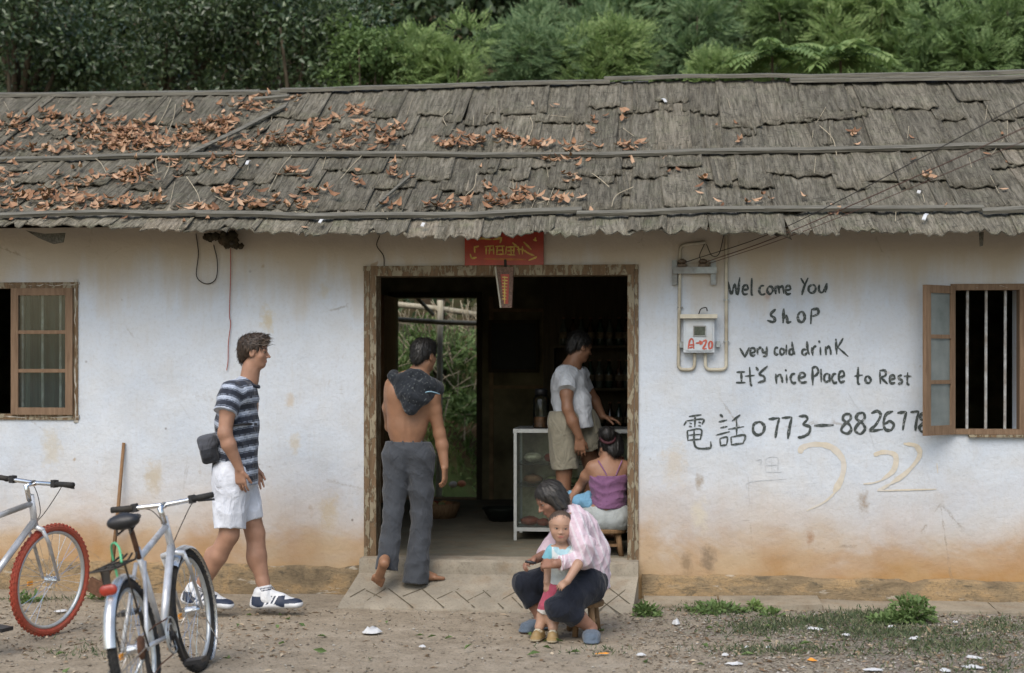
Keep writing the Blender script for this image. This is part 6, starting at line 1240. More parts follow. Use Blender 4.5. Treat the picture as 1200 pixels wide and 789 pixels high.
hs = Sdf(); hs.ell(hd.p(0, -.10, .17), np.array([.36, .43, .38])*hd.H, hd.A, .01); hs.ell(hd.p(0, -.33, -.05), np.array([.25, .15, .26])*hd.H, hd.A, .02); hs.ell(hd.p(0, .50, -.12), np.array([.5, .32, .38])*hd.H, hd.A, .01, True); hs.ell(hd.p(0, .30, -.52), np.array([.6, .52, .42])*hd.H, hd.A, .01, True)
hair = grow(hs, 'hair', M['hairm'], root, o, .006, (.014, .013, .012), hairfold(hd, .005, 55)); tufts(hair, hd, root, o, hbm, 900, 3, .028, .6)
T_ = Sdf(); T_.cap(A(664, 441, Yc-.06), A(677, 440, Yc+.14), .088, .085, .03); T_.chain([A(667, 452, Yc+.01), A(670, 472, Yc+.02), A(670, 494, Yc+.03)], [.132, .126, .120], .04); e_ = A(664, 458, Yc-.165); T_.cap(shN, e_, .066, .070, .03, fb=True); T_.cap(shF, A(688, 458, Yc+.24), .056, .058, .03, fb=True); T_.cap(A(679, 470, Yc-.05), A(683, 500, Yc-.05), .066, .068, .05)
tsh = grow(T_, 't_shirt', M['cloth'], root, o, .006, (.50, .53, .57), folds(11, .012, .11, 5), [(A(684, 501, Yc), (.10, 0, -1)), (A(671, 427, Yc), (.2, 0, 1))])
mb = MB(); rr = random.Random(2)
for j in range(3):
    for i in range(4-j % 2): p = A(650.5+i*2.3+j*.3, 432+j*5+i*-1.0, Yc-.118+.010*(i-1.5)**2*.5)-o; mb.box((p[0]-.0035, p[1]-.006, p[2]-.006), (p[0]+.0045, p[1]+.004, p[2]+.007))
Sh = Sdf(); Sh.cap(A(663, 492, Yc-.03), A(680, 492, Yc+.08), .126, .122, .04); Sh.cap(hN, A(662, 549, Yc-.02), .108, .100, .03, fb=True); Sh.cap(hF, A(692, 528, Yc+.10), .115, .112, .03, fb=True)
sho = grow(Sh, 'shorts', M['cloth'], root, o, .006, lambda P: np.tile([.27, .25, .19], (len(P), 1)), folds(12, .011, .11, 5), [(A(665, 481, Yc), (-.05, 0, 1))])
MB().tube([tuple(A(648, 484.5, Yc-.03)-o), tuple(A(655, 486, Yc-.10)-o), tuple(A(664, 487, Yc-.11)-o)], .011, 6).build('belt', M['blackplastic'], sho, smooth=True)
# ------------------------------------------------------------------ 4. the woman in the purple top on a stool inside the doorway
Yc = .16; o = np.array([A(712, 645, Yc)[0], Yc, FZ]); root = tag(empty('person', o), 'woman in purple strap top and pale shorts seated with her back to the doorway', 'person')
hd = Head(A(714, 527, Yc+.05), (-.45, .80, -.45), (.05, .35, 1), .215); B = Sdf(); hd.add(B); B.chain([A(713, 533, Yc+.02), A(712, 543, Yc)], [.045, .052], .02)
shL, shR = A(695, 548, Yc-.01), A(732, 548, Yc+.0); B.chain([A(712, 541, Yc), shL], [.048, .045], .02); B.chain([A(712, 541, Yc), shR], [.048, .045], .02); B.cap(A(704, 556, Yc), A(722, 556, Yc), .080, .080, .04, (0, 1, 0), .85); B.cap(A(713, 560, Yc), A(713, 590, Yc-.01), .105, .10, .05, (0, 1, 0), .78); B.cap(A(703, 606, Yc), A(723, 606, Yc), .10, .10, .04)
el, wr = A(680, 570, Yc+.10), A(668, 584, Yc+.02); B.chain([shL, A(687, 558, Yc+.03), el], [.044, .039, .032], .02); B.chain([el, wr], [.033, .024], .02); hand(B, wr, (-.5, -.3, -.8), (.3, .3, -.6), (.2, -1, 0), .85, .5)
el, wr = A(738, 572, Yc+.10), A(722, 584, Yc+.26); B.chain([shR, el, wr], [.044, .034, .024], .02); hand(B, wr, (-1, .1, -.1), (0, 0, -1), (0, 1, 0), .85, .4)
kL, kR = A(676, 592, Yc+.12), A(690, 590, Yc+.36); B.chain([A(703, 608, Yc), kL], [.085, .055], .03); B.chain([A(723, 608, Yc), kR], [.085, .055], .03); aL, aR = A(684, 636, Yc+.16), A(700, 632, Yc+.44); B.chain([kL, aL], [.052, .032], .02); B.chain([kR, aR], [.052, .032], .02); foot(B, aL, (-.8, .4, 0), .85); foot(B, aR, (-.8, .4, 0), .85)
grow(B, 'body', M['skin'], root, o, .0062, lambda P: hd.skin(P, (.30, .16, .10)))
hs = Sdf(); hs.ell(hd.p(0, -.08, .15), np.array([.38, .46, .41])*hd.H, hd.A, .01); hs.ell(A(711, 508, Yc-.02), (.058, .05, .05), None, .02); hs.ell(hd.p(0, -.35, -.1), np.array([.30, .16, .28])*hd.H, hd.A, .02); hs.ell(hd.p(0, .52, -.12), np.array([.5, .32, .40])*hd.H, hd.A, .01, True)
hb_ = grow(hs, 'hair', M['hairm'], root, o, .0055, (.014, .013, .013), hairfold(hd, .005, 60)); tufts(hb_, hd, root, o, hbm, 900, 4, .04, .15, None, .2); tb = MB().torus(A(712, 513, Yc-.03)-o, (.1, -.8, .8), .05, .010, 16, 6); tb.build('hair_band', simple('dark_red_band', (.05, .015, .02), .7, .2), hb_, smooth=True)
T_ = Sdf(); T_.cap(A(706, 560, Yc), A(721, 560, Yc), .088, .088, .04, (0, 1, 0), .9); T_.cap(A(713.5, 565, Yc), A(713.5, 602, Yc-.01), .118, .120, .05, (0, 1, 0), .84); T_.cap(A(700, 556, Yc+.03), A(700, 565, Yc+.03), .05, .05, .03)
top = grow(T_, 'purple_top', M['cloth'], root, o, .0055, lambda P: np.tile([.20, .095, .19], (len(P), 1)), folds(14, .011, .08, 5, (.5, .5, 1.1)), [(A(712, 553, Yc), (.0, -.25, 1)), (A(714, 595, Yc), (0, 0, -1))])
for x0, x1 in ((701, 711), (729, 722)): MB().tube([tuple(p) for p in catmull([A(x1, 557, Yc-.088)-o, A((x0+x1)/2, 548, Yc-.080)-o, A(x0, 540, Yc-.055)-o], 4)], .0045, 5).build('strap', simple('purple_strap', (.22, .10, .22), .8, .1), top)
Sh = Sdf(); Sh.cap(A(705, 606, Yc-.01), A(721, 606, Yc-.01), .106, .106, .04, (0, 1, 0), .95); Sh.cap(A(702, 606, Yc), A(688, 600, Yc+.06), .098, .08, .03, fb=True); Sh.cap(A(722, 606, Yc), A(706, 600, Yc+.22), .105, .085, .03, fb=True)
grow(Sh, 'pale_shorts', M['cloth'], root, o, .006, (.36, .39, .39), folds(15, .006, .08), [(A(712, 620.5, Yc), (0, 0, -1)), (A(712, 589, Yc), (0, 0, 1))])
bl = Sdf(); so = A(680, 590, Yc); bl.cap(A(690, 590, Yc+.0), A(670, 588, Yc+.06), .04, .045, .03); bl.cap(A(672, 588, Yc+.04), A(668, 580, Yc+.05), .04, .03, .03); bl.cap(A(684, 590, Yc+.10), A(672, 594, Yc+.10), .05, .05, .03); bl.cap(A(682, 586, Yc+.02), A(690, 580, Yc+.04), .03, .03, .03)
ob = grow(bl, 'blue_cloth', M['cloth'], None, so, .0055, (.16, .34, .50), folds(16, .012, .06)); ob.location = so; tag(ob, 'light blue cloth lying on the lap of the woman in purple', 'cloth')
def stool(name, label, c, r_, zt, legs, m, thick=.03):
    root = tag(empty(name, c), label, 'stool'); MB().lathe((0, 0, zt-thick), [(r_*.96, 0), (r_, thick*.3), (r_, thick*.8), (r_*.95, thick)], 24).build('seat', m, root, smooth=False)
    for dx, dy in legs: MB().tube([(dx*.75, dy*.75, zt-thick), (dx, dy, 0)], [.021, .018], 8).build('leg', m, root, smooth=True)
    for (a, b) in zip(legs, legs[1:]+legs[:1]): MB().bar((a[0]*.9, a[1]*.9, zt*.4), (b[0]*.9, b[1]*.9, zt*.4), .02, .018).build('stretcher', m, root)
p = A(712, 645, Yc); stool('stool', 'wooden stool under the woman in purple inside the doorway', (p[0], Yc+.03, FZ), .135, A(0, 619, Yc)[2]-FZ, [(-.055, -.10), (.09, -.09), (.09, .09), (-.09, .09)], M['stoolwood'])
# ------------------------------------------------------------------ 5. the old woman squatting on a low stool with a child between her knees
Y5 = -1.28; o = np.array([A(665, 745, Y5)[0], Y5, 0.0]); root = tag(empty('person', o), 'elderly woman in pale pink blouse sitting low and looking down at her hands', 'person')
hd = Head(A(644.5, 586, Y5-.02), (-.80, -.30, -.52), (-.50, -.06, .9), .200); B = Sdf(); hd.add(B)
B.chain([A(653, 590, Y5), A(667, 601, Y5)], [.046, .05], .02); shN, shF = A(674, 617, Y5-.13), A(664, 614, Y5+.15); hN, hF = A(688, 685, Y5-.08), A(684, 682, Y5+.10)
B.chain([A(668, 603, Y5), shN], [.05, .05], .02); B.chain([A(668, 603, Y5), shF], [.05, .05], .02); B.chain([A(674, 622, Y5), A(686, 650, Y5), A(687, 680, Y5)], [.11, .11, .12], .04); B.cap(hN, hF, .10, .10, .03)
elN, wrN = A(684, 656, Y5-.20), A(651, 661, Y5-.29); B.chain([shN, elN, wrN], [.042, .036, .026], .02); hand(B, wrN, A(627, 660, Y5-.20)-wrN, (-.2, .75, -.5), (-.15, .2, 1), .86, .55, thumb=.5)
elF, wrF = A(640, 650, Y5+.16), A(627, 656, Y5-.06); B.chain([shF, elF, wrF], [.042, .034, .025], .02); hand(B, wrF, A(611, 662, Y5-.16)-wrF, (.3, -.5, -.7), (.1, -.5, .9), .86, .6, thumb=.5)
kN, aN = A(656, 712, Y5-.24), A(693, 736, Y5-.16); kF, aF = A(614, 684, Y5+.12), A(634, 725, Y5+.13); B.chain([hN, A(672, 700, Y5-.17), kN], [.085, .068, .048], .03); B.chain([kN, A(678, 724, Y5-.20), aN], [.046, .046, .034], .02); B.chain([hF, A(650, 682, Y5+.12), kF], [.085, .066, .046], .03); B.chain([kF, A(626, 706, Y5+.13), aF], [.052, .044, .032], .02)
foot(B, aN-np.array([0, 0, .0]), (-.05, -1, -.12), .86); foot(B, aF, (-.72, -.68, -.1), .80)
grow(B, 'body', M['skin'], root, o, .0042, lambda P: hd.skin(P, (.29, .15, .10), lip=(.28, .10, .08), browf=.5)); hd.eyes(root, o, M['eyewhite'], M['iris'])
hs = Sdf(); hs.ell(hd.p(0, -.10, .17), np.array([.385, .45, .39])*hd.H, hd.A, .01); hs.ell(hd.p(0, -.26, -.10), np.array([.38, .28, .34])*hd.H, hd.A, .02)
for q in (-1, 1): hs.cap(hd.p(q*.29, .07, .22), hd.p(q*.35, .03, -.28), .09*hd.H, .075*hd.H, .02); hs.cap(hd.p(q*.29, -.10, .1), hd.p(q*.35, -.14, -.30), .11*hd.H, .10*hd.H, .02)
hs.ell(hd.p(0, .50, -.10), np.array([.31, .36, .44])*hd.H, hd.A, .01, True)
hair = grow(hs, 'hair', M['hairm'], root, o, .0045, lambda P: np.tile([.040, .037, .033], (len(P), 1))*(1+.45*np.sin(np.arctan2(hd.loc(P)[:, 0], hd.loc(P)[:, 1]+.1)*46)[:, None]), hairfold(hd, .0028, 70), [(hd.p(0, 0, -.36), -hd.U)]); tufts(hair, hd, root, o, hair_mat('greying_hair', (.030, .027, .024)), 2200, 5, .032, .05, None, .10)
T_ = Sdf(); T_.chain([A(668, 606, Y5), A(675, 622, Y5), A(688, 650, Y5), A(687, 686, Y5)], [.075, .125, .126, .138], .04); T_.cap(A(676, 616, Y5-.10), A(668, 614, Y5+.12), .07, .07, .03); T_.chain([shN, A(684, 640, Y5-.20), elN], [.064, .060, .056], .03); T_.cap(elN, A(655, 660.5, Y5-.28), .054, .044, .02, fb=True); T_.chain([shF, elF], [.06, .052], .03); T_.cap(elF, A(636, 652, Y5+.15), .05, .045, .02, fb=True); T_.cap(A(662, 597, Y5), A(667, 604, Y5), .058, .06, .02, fa=True)
def blc(P):
    C = np.tile([.60, .47, .53], (len(P), 1)); s = np.sin(P[:, 0]*150+P[:, 2]*60) ; C[(s > .55) & (P[:, 0] > A(664, 0, Y5)[0])] = (.66, .60, .64); cuff = (P[:, 0] < A(660, 0, Y5)[0]) & (P[:, 1] < Y5-.08) & (P[:, 2] < .50); C[cuff] = np.where(np.sin(P[cuff][:, 0]*300)[:, None] > 0, np.array([[.70, .66, .68]]), np.array([[.58, .42, .48]])); return C
grow(T_, 'blouse', M['cloth'], root, o, .005, blc, folds(21, .012, .09, 5), [(A(690, 686, Y5), (-.12, 0, -1))])
P_ = Sdf(); P_.cap(hN, hF, .112, .112, .04); P_.chain([hN, A(673, 698, Y5-.17), kN+np.array([0.0, 0, .0])], [.110, .092, .074], .03); P_.cap(kN, A(676, 722, Y5-.20), .074, .076, .02, fb=True); P_.chain([hF, A(650, 680, Y5+.12), kF], [.108, .088, .070], .03); P_.cap(kF, A(628, 705, Y5+.13), .070, .074, .02, fb=True)
grow(P_, 'trousers', M['cloth'], root, o, .0052, (.010, .013, .022), folds(22, .012, .11, 5))
for nm, a_, fw in (('n', aN, nrm((-.05, -1, 0))), ('f', aF, nrm((-.72, -.68, 0)))):
    g = np.array([a_[0], a_[1], a_[2]-.072*.86]); z = max(.012, g[2]); g[2] = z; X = Sdf(); X.cap(g-fw*.045-np.array([0, 0, .004]), g+fw*.13-np.array([0, 0, .004]), .036, .040, .01, (0, 0, 1), .28)
    s = np.cross(fw, (0, 0, 1)); 
    X.cap(g+fw*.06+np.array([0, 0, .018])-s*.018, g+fw*.12+np.array([0, 0, .012])-s*.012, .036, .032, .02); X.cap(g+fw*.06+np.array([0, 0, .018])+s*.018, g+fw*.12+np.array([0, 0, .012])+s*.012, .036, .032, .02); grow(X, 'slipper', M['cloth'], root, o, .0042, lambda P: np.tile([.10, .13, .17], (len(P), 1)), None, [(g-np.array([0, 0, .011]), (0, 0, -1)), (g+fw*.135, fw)] if 0 else [((0, 0, .002), (0, 0, -1))])
MB().box((-.016, -.004, -.008), (.016, .004, .008)).build('small_tool', M['iris'], None)
stl = bpy.data.objects['small_tool']; bpy.data.objects.remove(stl)
mb = MB(); mb.tube([(-.032, 0, .004), (0, 0, 0), (.030, 0, -.006)], [.007, .009, .006], 8); k_ = mb.build('small_tool', M['blackplastic'], None, smooth=True); k_.location = A(622, 659, Y5-.21); tag(k_, 'small dark tool held in the hands of the elderly woman', 'tool')
p = A(684, 735, Y5); stool('stool', 'low wooden stool under the elderly woman in front of the ramp', (p[0], Y5+.0, 0), .12, A(0, 703, Y5)[2]+.0, [(-.055, -.10), (.05, -.12), (.09, .09), (-.08, .10)], M['stoolwood'])
# ------------------------------------------------------------------ 6. the child
Y6 = -1.41; o = np.array([A(645, 747, Y6)[0], Y6, 0.0]); root = tag(empty('person', o), 'toddler in light blue and white shirt and pink trousers standing between the woman knees', 'person')
hd = Head(A(657, 618, Y6), (.02, -1, -.06), (.03, -.05, 1), .172); B = Sdf(); hd.add(B, baby=True); B.ell(hd.p(0, -.02, .16), np.array([.40, .43, .36])*hd.H, hd.A, .02); B.ell(hd.p(0, .14, -.16), np.array([.31, .22, .24])*hd.H, hd.A, .02)
B.chain([A(658, 630, Y6+.02), A(659, 640, Y6+.02)], [.034, .036], .015); shR, shL = A(648, 646, Y6+.01), A(671, 648, Y6+.0); B.cap(shR, shL, .036, .036, .02); B.cap(A(659, 655, Y6+.01), A(656, 686, Y6+.02), .062, .062, .03)
el, wr = A(677, 662, Y6-.15), A(665, 681, Y6-.22); B.chain([shL, el, wr], [.032, .027, .021], .015); hand(B, wr, A(656, 688, Y6-.22)-wr, (-.2, .6, -.6), (-.6, -.4, .4), .50, .4)
el, wr = A(643, 667, Y6+.0), A(641, 682, Y6-.02); B.chain([shR, el, wr], [.031, .026, .020], .015); hand(B, wr, A(641, 693, Y6-.03)-wr, (.3, .9, 0), (.9, -.3, 0), .48, .4)
hR, hL = A(650, 692, Y6+.01), A(662, 692, Y6+.02); kR, aR = A(640, 714, Y6-.02), A(632, 735, Y6-.03); kL, aL = A(650, 715, Y6-.04), A(648, 736, Y6-.06)
B.chain([hR, kR, A(637, 722, Y6-.01), aR], [.048, .037, .036, .027], .02); B.chain([hL, kL, A(648, 724, Y6-.03), aL], [.048, .038, .037, .028], .02)
grow(B, 'body', M['skin'], root, o, .0030, lambda P: hd.skin(P, (.40, .24, .165), lip=(.38, .13, .11), browf=.6, blush=.25)); hd.eyes(root, o, M['eyewhite'], M['iris'], 1.35, .045)
hs = Sdf(); hs.ell(hd.p(0, -.06, .18), np.array([.412, .445, .375])*hd.H, hd.A, .01); hs.ell(hd.p(0, .50, -.10), np.array([.42, .34, .44])*hd.H, hd.A, .01, True); hs.ell(hd.p(0, .2, -.4), np.array([.6, .5, .46])*hd.H, hd.A, .01, True)
hair = grow(hs, 'hair', M['hairm'], root, o, .003, (.075, .052, .038), hairfold(hd, .0009, 90)); tufts(hair, hd, root, o, hair_mat('fuzzy_hair', (.07, .05, .038)), 700, 6, .006, .25)
T_ = Sdf(); T_.cap(A(650, 648, Y6+.01), A(670, 649, Y6+.01), .042, .042, .02); T_.cap(A(659, 656, Y6+.01), A(655, 688, Y6+.02), .070, .072, .03); T_.cap(shL, A(677, 656, Y6-.09), .044, .046, .02, fb=True); T_.cap(shR, A(643, 657, Y6+.01), .042, .045, .02, fb=True)
def tc(P):
    C = np.tile([.58, .62, .62], (len(P), 1)); q = np.abs(P[:, 0]-A(659, 0, Y6)[0]); C[(q > .062) & (P[:, 2] > A(0, 662, Y6)[2])] = (.17, .40, .48); C[(P[:, 2] < A(0, 664, Y6)[2])] = (.52, .56, .55); n_ = np.linalg.norm(P-A(659, 641, Y6-.03), axis=1) < .052; C[n_] = (.33, .50, .56); return C
grow(T_, 'shirt', M['cloth'], root, o, .0038, tc, folds(31, .003, .05), [(A(656, 684, Y6), (0, 0, -1)), (A(659, 639.5, Y6), (0, -.35, 1))])
P_ = Sdf(); P_.cap(A(652, 690, Y6+.01), A(661, 690, Y6+.02), .062, .062, .02); P_.cap(hR, A(640, 713, Y6-.02), .058, .046, .02, fb=True); P_.cap(hL, A(652, 708, Y6-.03), .058, .048, .02, fb=True); P_.cap(A(640, 712, Y6-.02), A(637, 719, Y6-.02), .047, .042, .01, fb=True)
grow(P_, 'trousers', M['cloth'], root, o, .004, lambda P: np.where((P[:, 2] < A(0, 712.5, Y6)[2])[:, None], np.array([[.55, .53, .50]]), np.array([[.36, .07, .11]])), folds(32, .005, .05), [(A(656, 682, Y6), (0, 0, 1))])
for a_, fw in ((aR, nrm((-.35, -1, 0))), (aL, nrm((-.10, -1, 0)))):
    g = np.array([a_[0], a_[1], .012]); X = Sdf(); X.cap(g-fw*.03, g+fw*.07, .028, .032, .02, (0, 0, 1), .55); X.cap(g+np.array([0, 0, .022])-fw*.012, g+np.array([0, 0, .02])+fw*.05, .029, .027, .02); s = np.cross(fw, (0, 0, 1))
    sh_ = grow(X, 'shoe', M['shoem'], root, o, .0036, lambda P, g=g, fw=fw: np.where(((P[:, 2] < .012) | ((((P-g)@fw) > .012) & (((P-g)@fw) < .05) & (P[:, 2] > .046)))[:, None], np.array([[.50, .43, .30]]), np.array([[.27, .18, .075]])), None, [((0, 0, .002), (0, 0, -1))])
    mb = MB(); [mb.tube([tuple(g+fw*(.015+.016*k)+s*.016*q+np.array([0, 0, .052-.004*k])-o) for q in (-1, 0, 1)], .0035, 5) for k in range(3)]; mb.build('lace', M['pvc'], sh_) if False else mb.build('laces', M['pvc'], root)
print('people tris', TRI[0])
# ================================================================== SHOP INTERIOR
# glass display case
u0, u1 = H(602, 560, .95).x, H(760, 560, .95).x; z0, z1 = FZ, H(660, 503, .95).z; n0, n1 = .95, 1.42
co_ = Vector(((u0+u1)/2, n0, FZ)); case = tag(empty('display_case', h2w(*co_), -YAW), 'aluminium framed glass display case with snacks inside the doorway', 'display case')
def cb(name, lo, hi, m): return MB().box(tuple(Vector(lo)-co_), tuple(Vector(hi)-co_)).build(name, m, case)
fw_ = .022
for u in (u0, u1-fw_):
    for n in (n0, n1-fw_): cb('post', (u, n, z0), (u+fw_, n+fw_, z1-.028), M['alu'])
cb('top_rim', (u0-.004, n0-.004, z1-.028), (u1+.004, n1+.004, z1), M['alu']); zb_ = H(650, 590, .95).z
zsh = [H(650, 620, .95).z, H(650, 571, .95).z, H(650, 545, .95).z]
cb('bottom_rail', (u0+fw_, n0+.001, zsh[0]-.02), (u1-fw_, n1-.001, zsh[0]+.008), M['alu'])
for z in zsh[1:]: cb('shelf', (u0+fw_, n0+.03, z-.004), (u1-fw_, n1-.03, z+.004), M['caseglass'])
cb('front_glass', (u0+fw_, n0+.006, zsh[0]+.008), (u1-fw_, n0+.010, z1-.028), M['caseglass']); cb('side_glass', (u0+.008, n0+fw_, zsh[0]+.008), (u0+.012, n1-fw_, z1-.028), M['caseglass']); cb('back_board', (u0+fw_, n1-.016, zsh[0]+.008), (u1-fw_, n1-.006, z1-.028), simple('case_back', (.60, .55, .38), .8, .4, 12, .1, .2, dirt=(.10, .09, .05)))
ORD = ['first', 'second', 'third', 'fourth', 'fifth', 'sixth', 'seventh', 'eighth', 'ninth']
rr = random.Random(17); names = ['brown', 'golden', 'dark red', 'ochre', 'olive', 'pale']; cols = [(.24, .11, .05), (.42, .24, .08), (.25, .05, .03), (.38, .27, .12), (.17, .18, .08), (.42, .38, .28)]
mats = [simple('snack_'+n.replace(' ', '_'), c, .5, .35, 40, .3, .4) for n, c in zip(names, cols)]
where = ['bottom shelf', 'middle shelf', 'upper shelf']
for si, z in enumerate(zsh):
    nk_ = 8 if si == 0 else 5
    for k in range(nk_):
        u = u0 + .05 + (u1-u0-.12)*(k+.5)/nk_*(.9 if si else .98); n = n0+.14+rr.uniform(-.03, .06); r = rr.uniform(.042, .062); q = rr.randrange(6); c = h2w(u, n, z+.009); mb = MB(); mb.ell((0, 0, r*.55), (r*1.25, r, r*.6), 10, 7)
        mb.v = [tuple(np.array(p)+np.array([rr.gauss(0, .003) for _ in range(3)])) for p in mb.v]
        o_ = mb.build('snack_pack', mats[q], None, smooth=True); o_.location = c; tag(o_, f'{names[q]} snack pack, {ORD[k]} from left on the {where[si]} of the display case', 'snack', 'snack packs in the glass display case')
# the big glass jar and smaller ones on top
def jar(px, py_b, py_t, r, n, label, fill, lid='redlid'):
    b = H(px, py_b, n); b.z = z1 + .001; t = b.z + (H(px, py_t, n).z - H(px, py_b, n).z); h_ = t-b.z; root = tag(empty('glass_jar', h2w(*b), -YAW), label, 'jar')
    MB().lathe((0, 0, 0), [(r*.9, 0), (r, .01), (r, h_*.72), (r*.7, h_*.85)], 16).build('jar', M['caseglass'], root, smooth=True); MB().lathe((0, 0, h_*.85), [(r*.75, 0), (r*.75, h_*.13), (r*.6, h_*.15)], 14).build('lid', M['blackplastic'], root, smooth=True)
    MB().lathe((0, 0, .006), [(r*.86, 0), (r*.88, h_*.2), (r*.8, h_*.26)], 12).build('sweets', fill, root, smooth=True)
jar(634, 502, 456, .062, 1.1, 'tall glass sweet jar standing left on the display case', mats[0])
# shelf with bottles at the right of the shop
sh = tag(empty('wall_shelf', h2w(H(700, 470, 2.6).x, 2.6, FZ), -YAW), 'dark plank shelf on the rear wall of the shop', 'shelf'); so_ = Vector((H(700, 470, 2.6).x, 2.6, FZ)); uL_, uR_ = H(645, 470, 2.6).x, H(760, 470, 2.6).x
zs_ = [H(700, 505, 2.6).z, H(700, 455, 2.6).z, H(700, 405, 2.6).z]
for z in zs_: MB().box(tuple(Vector((uL_, 2.6, z-.02))-so_), tuple(Vector((uR_, 2.9, z))-so_)).build('plank', M['lumber_dark'], sh)
for u in (uL_, uR_-.03): MB().box(tuple(Vector((u, 2.62, FZ))-so_), tuple(Vector((u+.03, 2.88, zs_[2]-.021))-so_)).build('upright', M['lumber_dark'], sh)
bm = [simple('bottle_green', (.015, .03, .02), .15, .2, 20, 0, .6), simple('bottle_clear', (.05, .06, .05), .1, .2, 20, 0, .6), simple('bottle_brown', (.035, .018, .01), .15, .2, 20, 0, .6)]; bn = ['green', 'clear', 'brown']; rows_ = ['lowest', 'middle', 'highest']
proto = {}; blab = simple('bottle_label', (.10, .08, .05), .7, .4, 40)
for si, z in enumerate(zs_):
    for k in range(9):
        q = rr.randrange(3); u = uL_+.06+(uR_-uL_-.12)*(k+.5)/9 + rr.uniform(-.01, .01); loc = h2w(u, 2.72, z+.0005)
        if q not in proto:
            r_ = empty('bottle', loc, 0); MB().lathe((0, 0, 0), [(.03, 0), (.034, .008), (.034, .14), (.014, .19), (.013, .23)], 12).build('glass_body', bm[q], r_, smooth=True); MB().lathe((0, 0, .06), [(.0352, 0), (.0352, .055)], 12).build('label', blab, r_, smooth=True); MB().lathe((0, 0, .2305), [(.015, 0), (.015, .012)], 10).build('cap', M['rust'], r_); proto[q] = r_
        else:
            s_ = proto[q]; r_ = s_.copy(); COL.objects.link(r_); r_.location = loc
            for c in s_.children: d = c.copy(); COL.objects.link(d); d.parent = r_
        tag(r_, f'{bn[q]} bottle, {ORD[k]} from left on the {rows_[si]} shelf plank inside the shop', 'bottle', 'bottles on the dark shop shelf')
# framed dark board on the back wall
p0, p1 = H(576, 379, 2.93), H(628, 433, 2.93)
u_a, u_b, zt_, zb2 = H(576, 379, 3.95).x, H(628, 433, 3.95).x, H(576, 379, 3.95).z, H(576, 433, 3.95).z
bo_ = Vector(((u_a+u_b)/2, 3.94, zb2)); fb = tag(empty('dark_board', h2w(*bo_), -YAW), 'dark framed board hanging on the brown inner wall', 'board'); MB().box(tuple(Vector((u_a, 3.94, zb2))-bo_), tuple(Vector((u_b, 3.96, zt_))-bo_)).build('panel', M['slate'], fb)
mb = MB()
for a, b in (((u_a-.03, 3.93, zb2-.03), (u_b+.03, 3.965, zb2)), ((u_a-.03, 3.93, zt_), (u_b+.03, 3.965, zt_+.03)), ((u_a-.03, 3.93, zb2), (u_a, 3.965, zt_)), ((u_b, 3.93, zb2), (u_b+.03, 3.965, zt_))): mb.box(tuple(Vector(a)-bo_), tuple(Vector(b)-bo_))
mb.build('frame', M['lumber_dark'], fb)
# things on the shop floor: basket and low bench in the dark
p = H(516, 606, 2.4); bs = Vector((p.x, 2.4, FZ)); bk = tag(empty('basket', h2w(*bs), -YAW), 'dark low basket on the shop floor behind the shirtless man', 'basket'); MB().lathe((0, 0, 0), [(.13, 0), (.16, .07), (.17, .12), (.16, .125), (.14, .08), (.11, .01)], 20).build('body', M['stoolwood'], bk, smooth=True)
for i in range(5): a = i*1.25; q_ = MB().ell((.07*math.cos(a), .07*math.sin(a), .10), (.04, .035, .04), 10, 7); o_ = q_.build('lump', mats[i], bk, smooth=True)
p = H(588, 560, 2.2); s3 = Vector((p.x, 2.2, FZ)); bn_ = tag(empty('round_basin', h2w(*s3), -YAW), 'black round basin on the shop floor left of the display case', 'basin'); MB().lathe((0, 0, 0), [(.10, 0), (.16, .10), (.165, .11), (.155, .11), (.095, .012)], 24).build('bowl', M['slate'], bn_, smooth=True)
# ================================================================== BICYCLES
def wheel(name, c, ax, Rw, tm, parent, rr_=.0215, n_sp=28, knob=True, rimm=None):
    rimm = rimm or M['alu']; c = Vector(c); ax = Vector(ax).normalized(); w_ = empty(name, c, 0, parent); q = ax.to_track_quat('Z', 'Y'); w_.rotation_mode = 'QUATERNION'; w_.rotation_quaternion = q
    mb = MB().torus((0, 0, 0), (0, 0, 1), Rw-rr_, rr_, 56, 10)
    if knob:
        for i in range(60):
            for s in (-1, 0, 1):
                a = 2*PI*(i+.5*(s == 0))/60; b = s*.62; e = Vector((math.cos(a), math.sin(a), 0)); c2 = e*(Rw-rr_+(rr_+.001)*math.cos(b)) + Vector((0, 0, (rr_+.001)*math.sin(b))); t = Vector((-math.sin(a), math.cos(a), 0)); n_ = (e*math.cos(b)+Vector((0, 0, math.sin(b)))); x = t.cross(n_)
                Mx = Matrix((t, x, n_)).transposed().to_4x4(); Mx.translation = c2; mb.box((-.006, -.0045, -.003), (.006, .0045, .0028), Mx)
    mb.build('tyre', tm, w_, smooth=False)
    MB().torus((0, 0, 0), (0, 0, 1), Rw-2*rr_-.006, .011, 56, 8, flat=1.1).build('rim', rimm, w_, smooth=True)
    MB().tube([(0, 0, -.045), (0, 0, -.03), (0, 0, .03), (0, 0, .045)], [.008, .022, .022, .008], 12).build('hub', M['chrome'], w_, smooth=False)
    sp = MB()
    for i in range(n_sp): a = 2*PI*i/n_sp; b = a + (.5 if i % 4 < 2 else -.5); s = .028 if i % 2 else -.028; sp.tube([(math.cos(b)*.02, math.sin(b)*.02, s), (math.cos(a)*(Rw-2*rr_-.012), math.sin(a)*(Rw-2*rr_-.012), 0)], .0016, 4)
    sp.build('spokes', M['chrome'], w_); MB().box((-.02, -.012, -.004), (.02, .012, .004), Matrix.Translation((Rw*.5, 0, .01))).build('reflector', M['orange'], w_); return w_
M['fender'] = simple('polished_fender', (.74, .75, .76), .24, .08, 25, .03, .6, .75, dirt=(.45, .43, .40))
